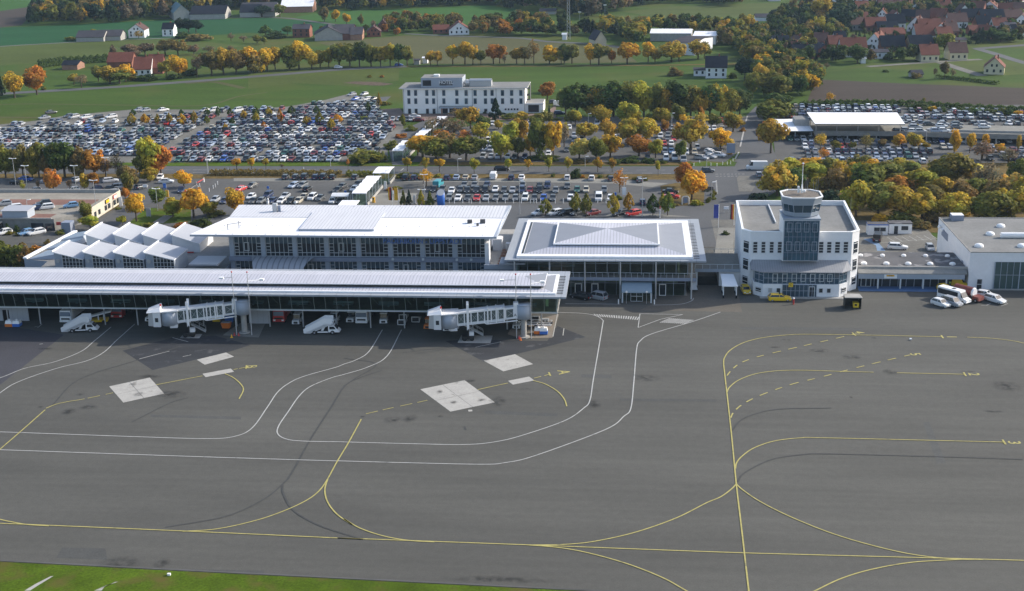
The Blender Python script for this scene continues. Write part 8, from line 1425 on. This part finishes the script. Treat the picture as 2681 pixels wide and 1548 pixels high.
hedge('long clipped hedge between the road and the front car park', P('E1',(345,190),(700,185),(1250,190),(2000,200)), 3.4, 1.7, 'b')
hedge('short clipped hedge between the hedge gap and the white arched shelter', P('E1',(2080,200),(2480,205)), 3.4, 1.6, 'o')
hedge('long dark hedge with a shed behind the red roofed farm', P('B1',(380,640),(600,610),(1000,585),(1250,575)), 5, 4.0, 'g')
hedge('low hedge line at the foot of the deck canopy', P('C5',(1650,745),(1660,742)), 1, .3, 'o') if False else None
hedge('dark hedge at the near edge of the ploughed field', P('C8',(600,200),(1000,195),(1500,200),(2000,235),(2600,262)), 3, 2.4, 'g')
hedge('straight dark field hedge before the lone cream house', P('B4',(1700,735),(2000,765),(2280,800)), 2.5, 1.4, 'g')
unique_labels(tree_rows)
# far woods: masses nobody would count
def wood(label, polys, seed, hmin, hmax, spacing, pal):
    rng = np.random.RandomState(seed); var = [crown_arrays(kd, 420, 100+i, .062) for i, kd in enumerate(('round','round','oval','round','oval','cone'))]; VV, CC = [], []; tv = MB()
    for pts in polys:
        pts = [(p.x,p.y) for p in pts]; xs = [p[0] for p in pts]; ys = [p[1] for p in pts]
        nx = max(1,int((max(xs)-min(xs))/spacing)); ny = max(1,int((max(ys)-min(ys))/spacing))
        for ix in range(nx+1):
            for iy in range(ny+1):
                x = min(xs)+(ix+rng.rand()-.5)*spacing; y = min(ys)+(iy+rng.rand()-.5)*spacing; ins = False; j = len(pts)-1
                for i in range(len(pts)):
                    if (pts[i][1] > y) != (pts[j][1] > y) and x < (pts[j][0]-pts[i][0])*(y-pts[i][1])/(pts[j][1]-pts[i][1])+pts[i][0]: ins = not ins
                    j = i
                if not ins: continue
                h = hmin+(hmax-hmin)*rng.rand(); c = pal[rng.randint(len(pal))]; vi = 5 if c == 'k' and rng.rand() < .7 else rng.randint(5); V, C = var[vi]
                w = h*(.75+.35*rng.rand()) if vi != 5 else h*.5; a = rng.rand()*6.28; ca, sa = math.cos(a), math.sin(a)
                VV.append(np.stack([x+(V[:,0]*ca-V[:,1]*sa)*w, y+(V[:,0]*sa+V[:,1]*ca)*w, h*(.10+.9*V[:,2])],1)); CC.append(C*np.array(PAL[c])*(.58+.42*rng.rand()))
    if not VV: return
    o = bpy.data.objects.new('woodland', leafmesh('woodland', np.concatenate(VV), np.concatenate(CC), LEAFV)); link(o); tag(o, label, 'woodland', None, 'stuff')
wood('wide autumn wood along the upper edge behind the farms', [P('B1',(540,235),(280,240),(320,170),(560,105),(820,70),(1000,70),(1250,20),(1300,-80),(2522,-80),(2522,80),(2300,90),(1620,165),(1580,185),(1270,205),(1000,228)), P('B2',(0,70),(0,-80),(2522,-80),(2522,95),(2260,48),(1500,85),(760,105),(640,70),(300,30))], 3, 9, 15, 8.5, 'kkkkggoobumd')
wood('autumn wood on the far hillside behind the pasture', [P('B3',(0,82),(0,-80),(2350,-80),(2340,60),(2100,80),(2000,40),(1700,25),(1300,70),(1150,120),(930,185),(560,130),(330,98))], 4, 9, 15, 9.0, 'kkkggguubo')
wood('mixed autumn wood around the white workshop halls', [P('B3',(700,310),(1100,285),(1500,270),(1900,285),(2300,255),(2420,320),(2522,400),(2522,640),(2400,600),(2200,480),(2080,430),(2080,335),(1850,320),(1440,315),(1360,400),(1480,440),(1200,430),(980,330),(660,345),(240,348),(240,325)), P('B3',(120,240),(240,225),(640,250),(640,270),(210,250)), P('B3',(0,340),(30,250),(60,330))], 5, 6, 11, 6.5, 'oggmmydbokgo')
wood('autumn copse between the side street and the village', [P('B4',(-60,600),(160,590),(340,650),(460,670),(600,790),(560,900),(420,930),(60,930),(0,800))], 6, 6, 9.5, 5.5, 'oodmggbyo')
wood('dark garden trees and thickets beyond the autumn copse', [P('B4',(-80,330),(100,300),(300,350),(500,420),(560,560),(430,640),(330,640),(160,580),(-80,590))], 9, 5, 8.5, 6.0, 'kkgogumo')
wood('low dark garden trees between the village houses', [P('B4',(150,575),(300,430),(850,230),(1200,120),(2522,80),(2522,390),(2000,450),(1900,470),(1500,555),(900,600),(400,600))], 10, 3, 5.5, 9.0, 'kgkkgou')
wood('hedgerow wood along the far country road', [P('B2',(1275,320),(1300,215),(1700,205),(2050,245),(1850,300),(1500,315)), P('B2',(2110,330),(2130,260),(2522,270),(2522,345)), P('B3',(0,345),(0,270),(240,300),(620,350))], 7, 5, 9, 6.5, 'obbgmr')
wood('village gardens with dark trees between the houses', [P('B4',(100,330),(150,160),(480,60),(720,80),(1150,90),(980,220),(860,330),(480,420),(200,420)), P('B4',(1000,120),(1100,60),(2522,20),(2522,60),(2100,130),(1700,170),(1200,210)), P('B4',(330,590),(420,560),(1000,560),(1250,580),(1500,545),(1480,590),(900,600)), P('B4',(2050,420),(2100,350),(2522,310),(2522,400)), P('B4',(1400,-60),(2700,-60),(2700,30),(1400,30))], 8, 5, 9, 6.5, 'kgkogkgb')

# the air: far things fade a little to blue
hz = MB(); hz.box(-3020,3020,-820,5020,-1.0,92.0); hm = bpy.data.materials.new('air'); hm.use_nodes = True; hn = hm.node_tree.nodes; hn.remove(hn['Principled BSDF'])
pv = hn.new('ShaderNodeVolumePrincipled'); pv.inputs['Color'].default_value = (.55,.76,1,1); pv.inputs['Density'].default_value = .00006; pv.inputs['Anisotropy'].default_value = .2
hm.node_tree.links.new(pv.outputs[0], hn['Material Output'].inputs['Volume']); tag(hz.build('haze', hm), kind='stuff')
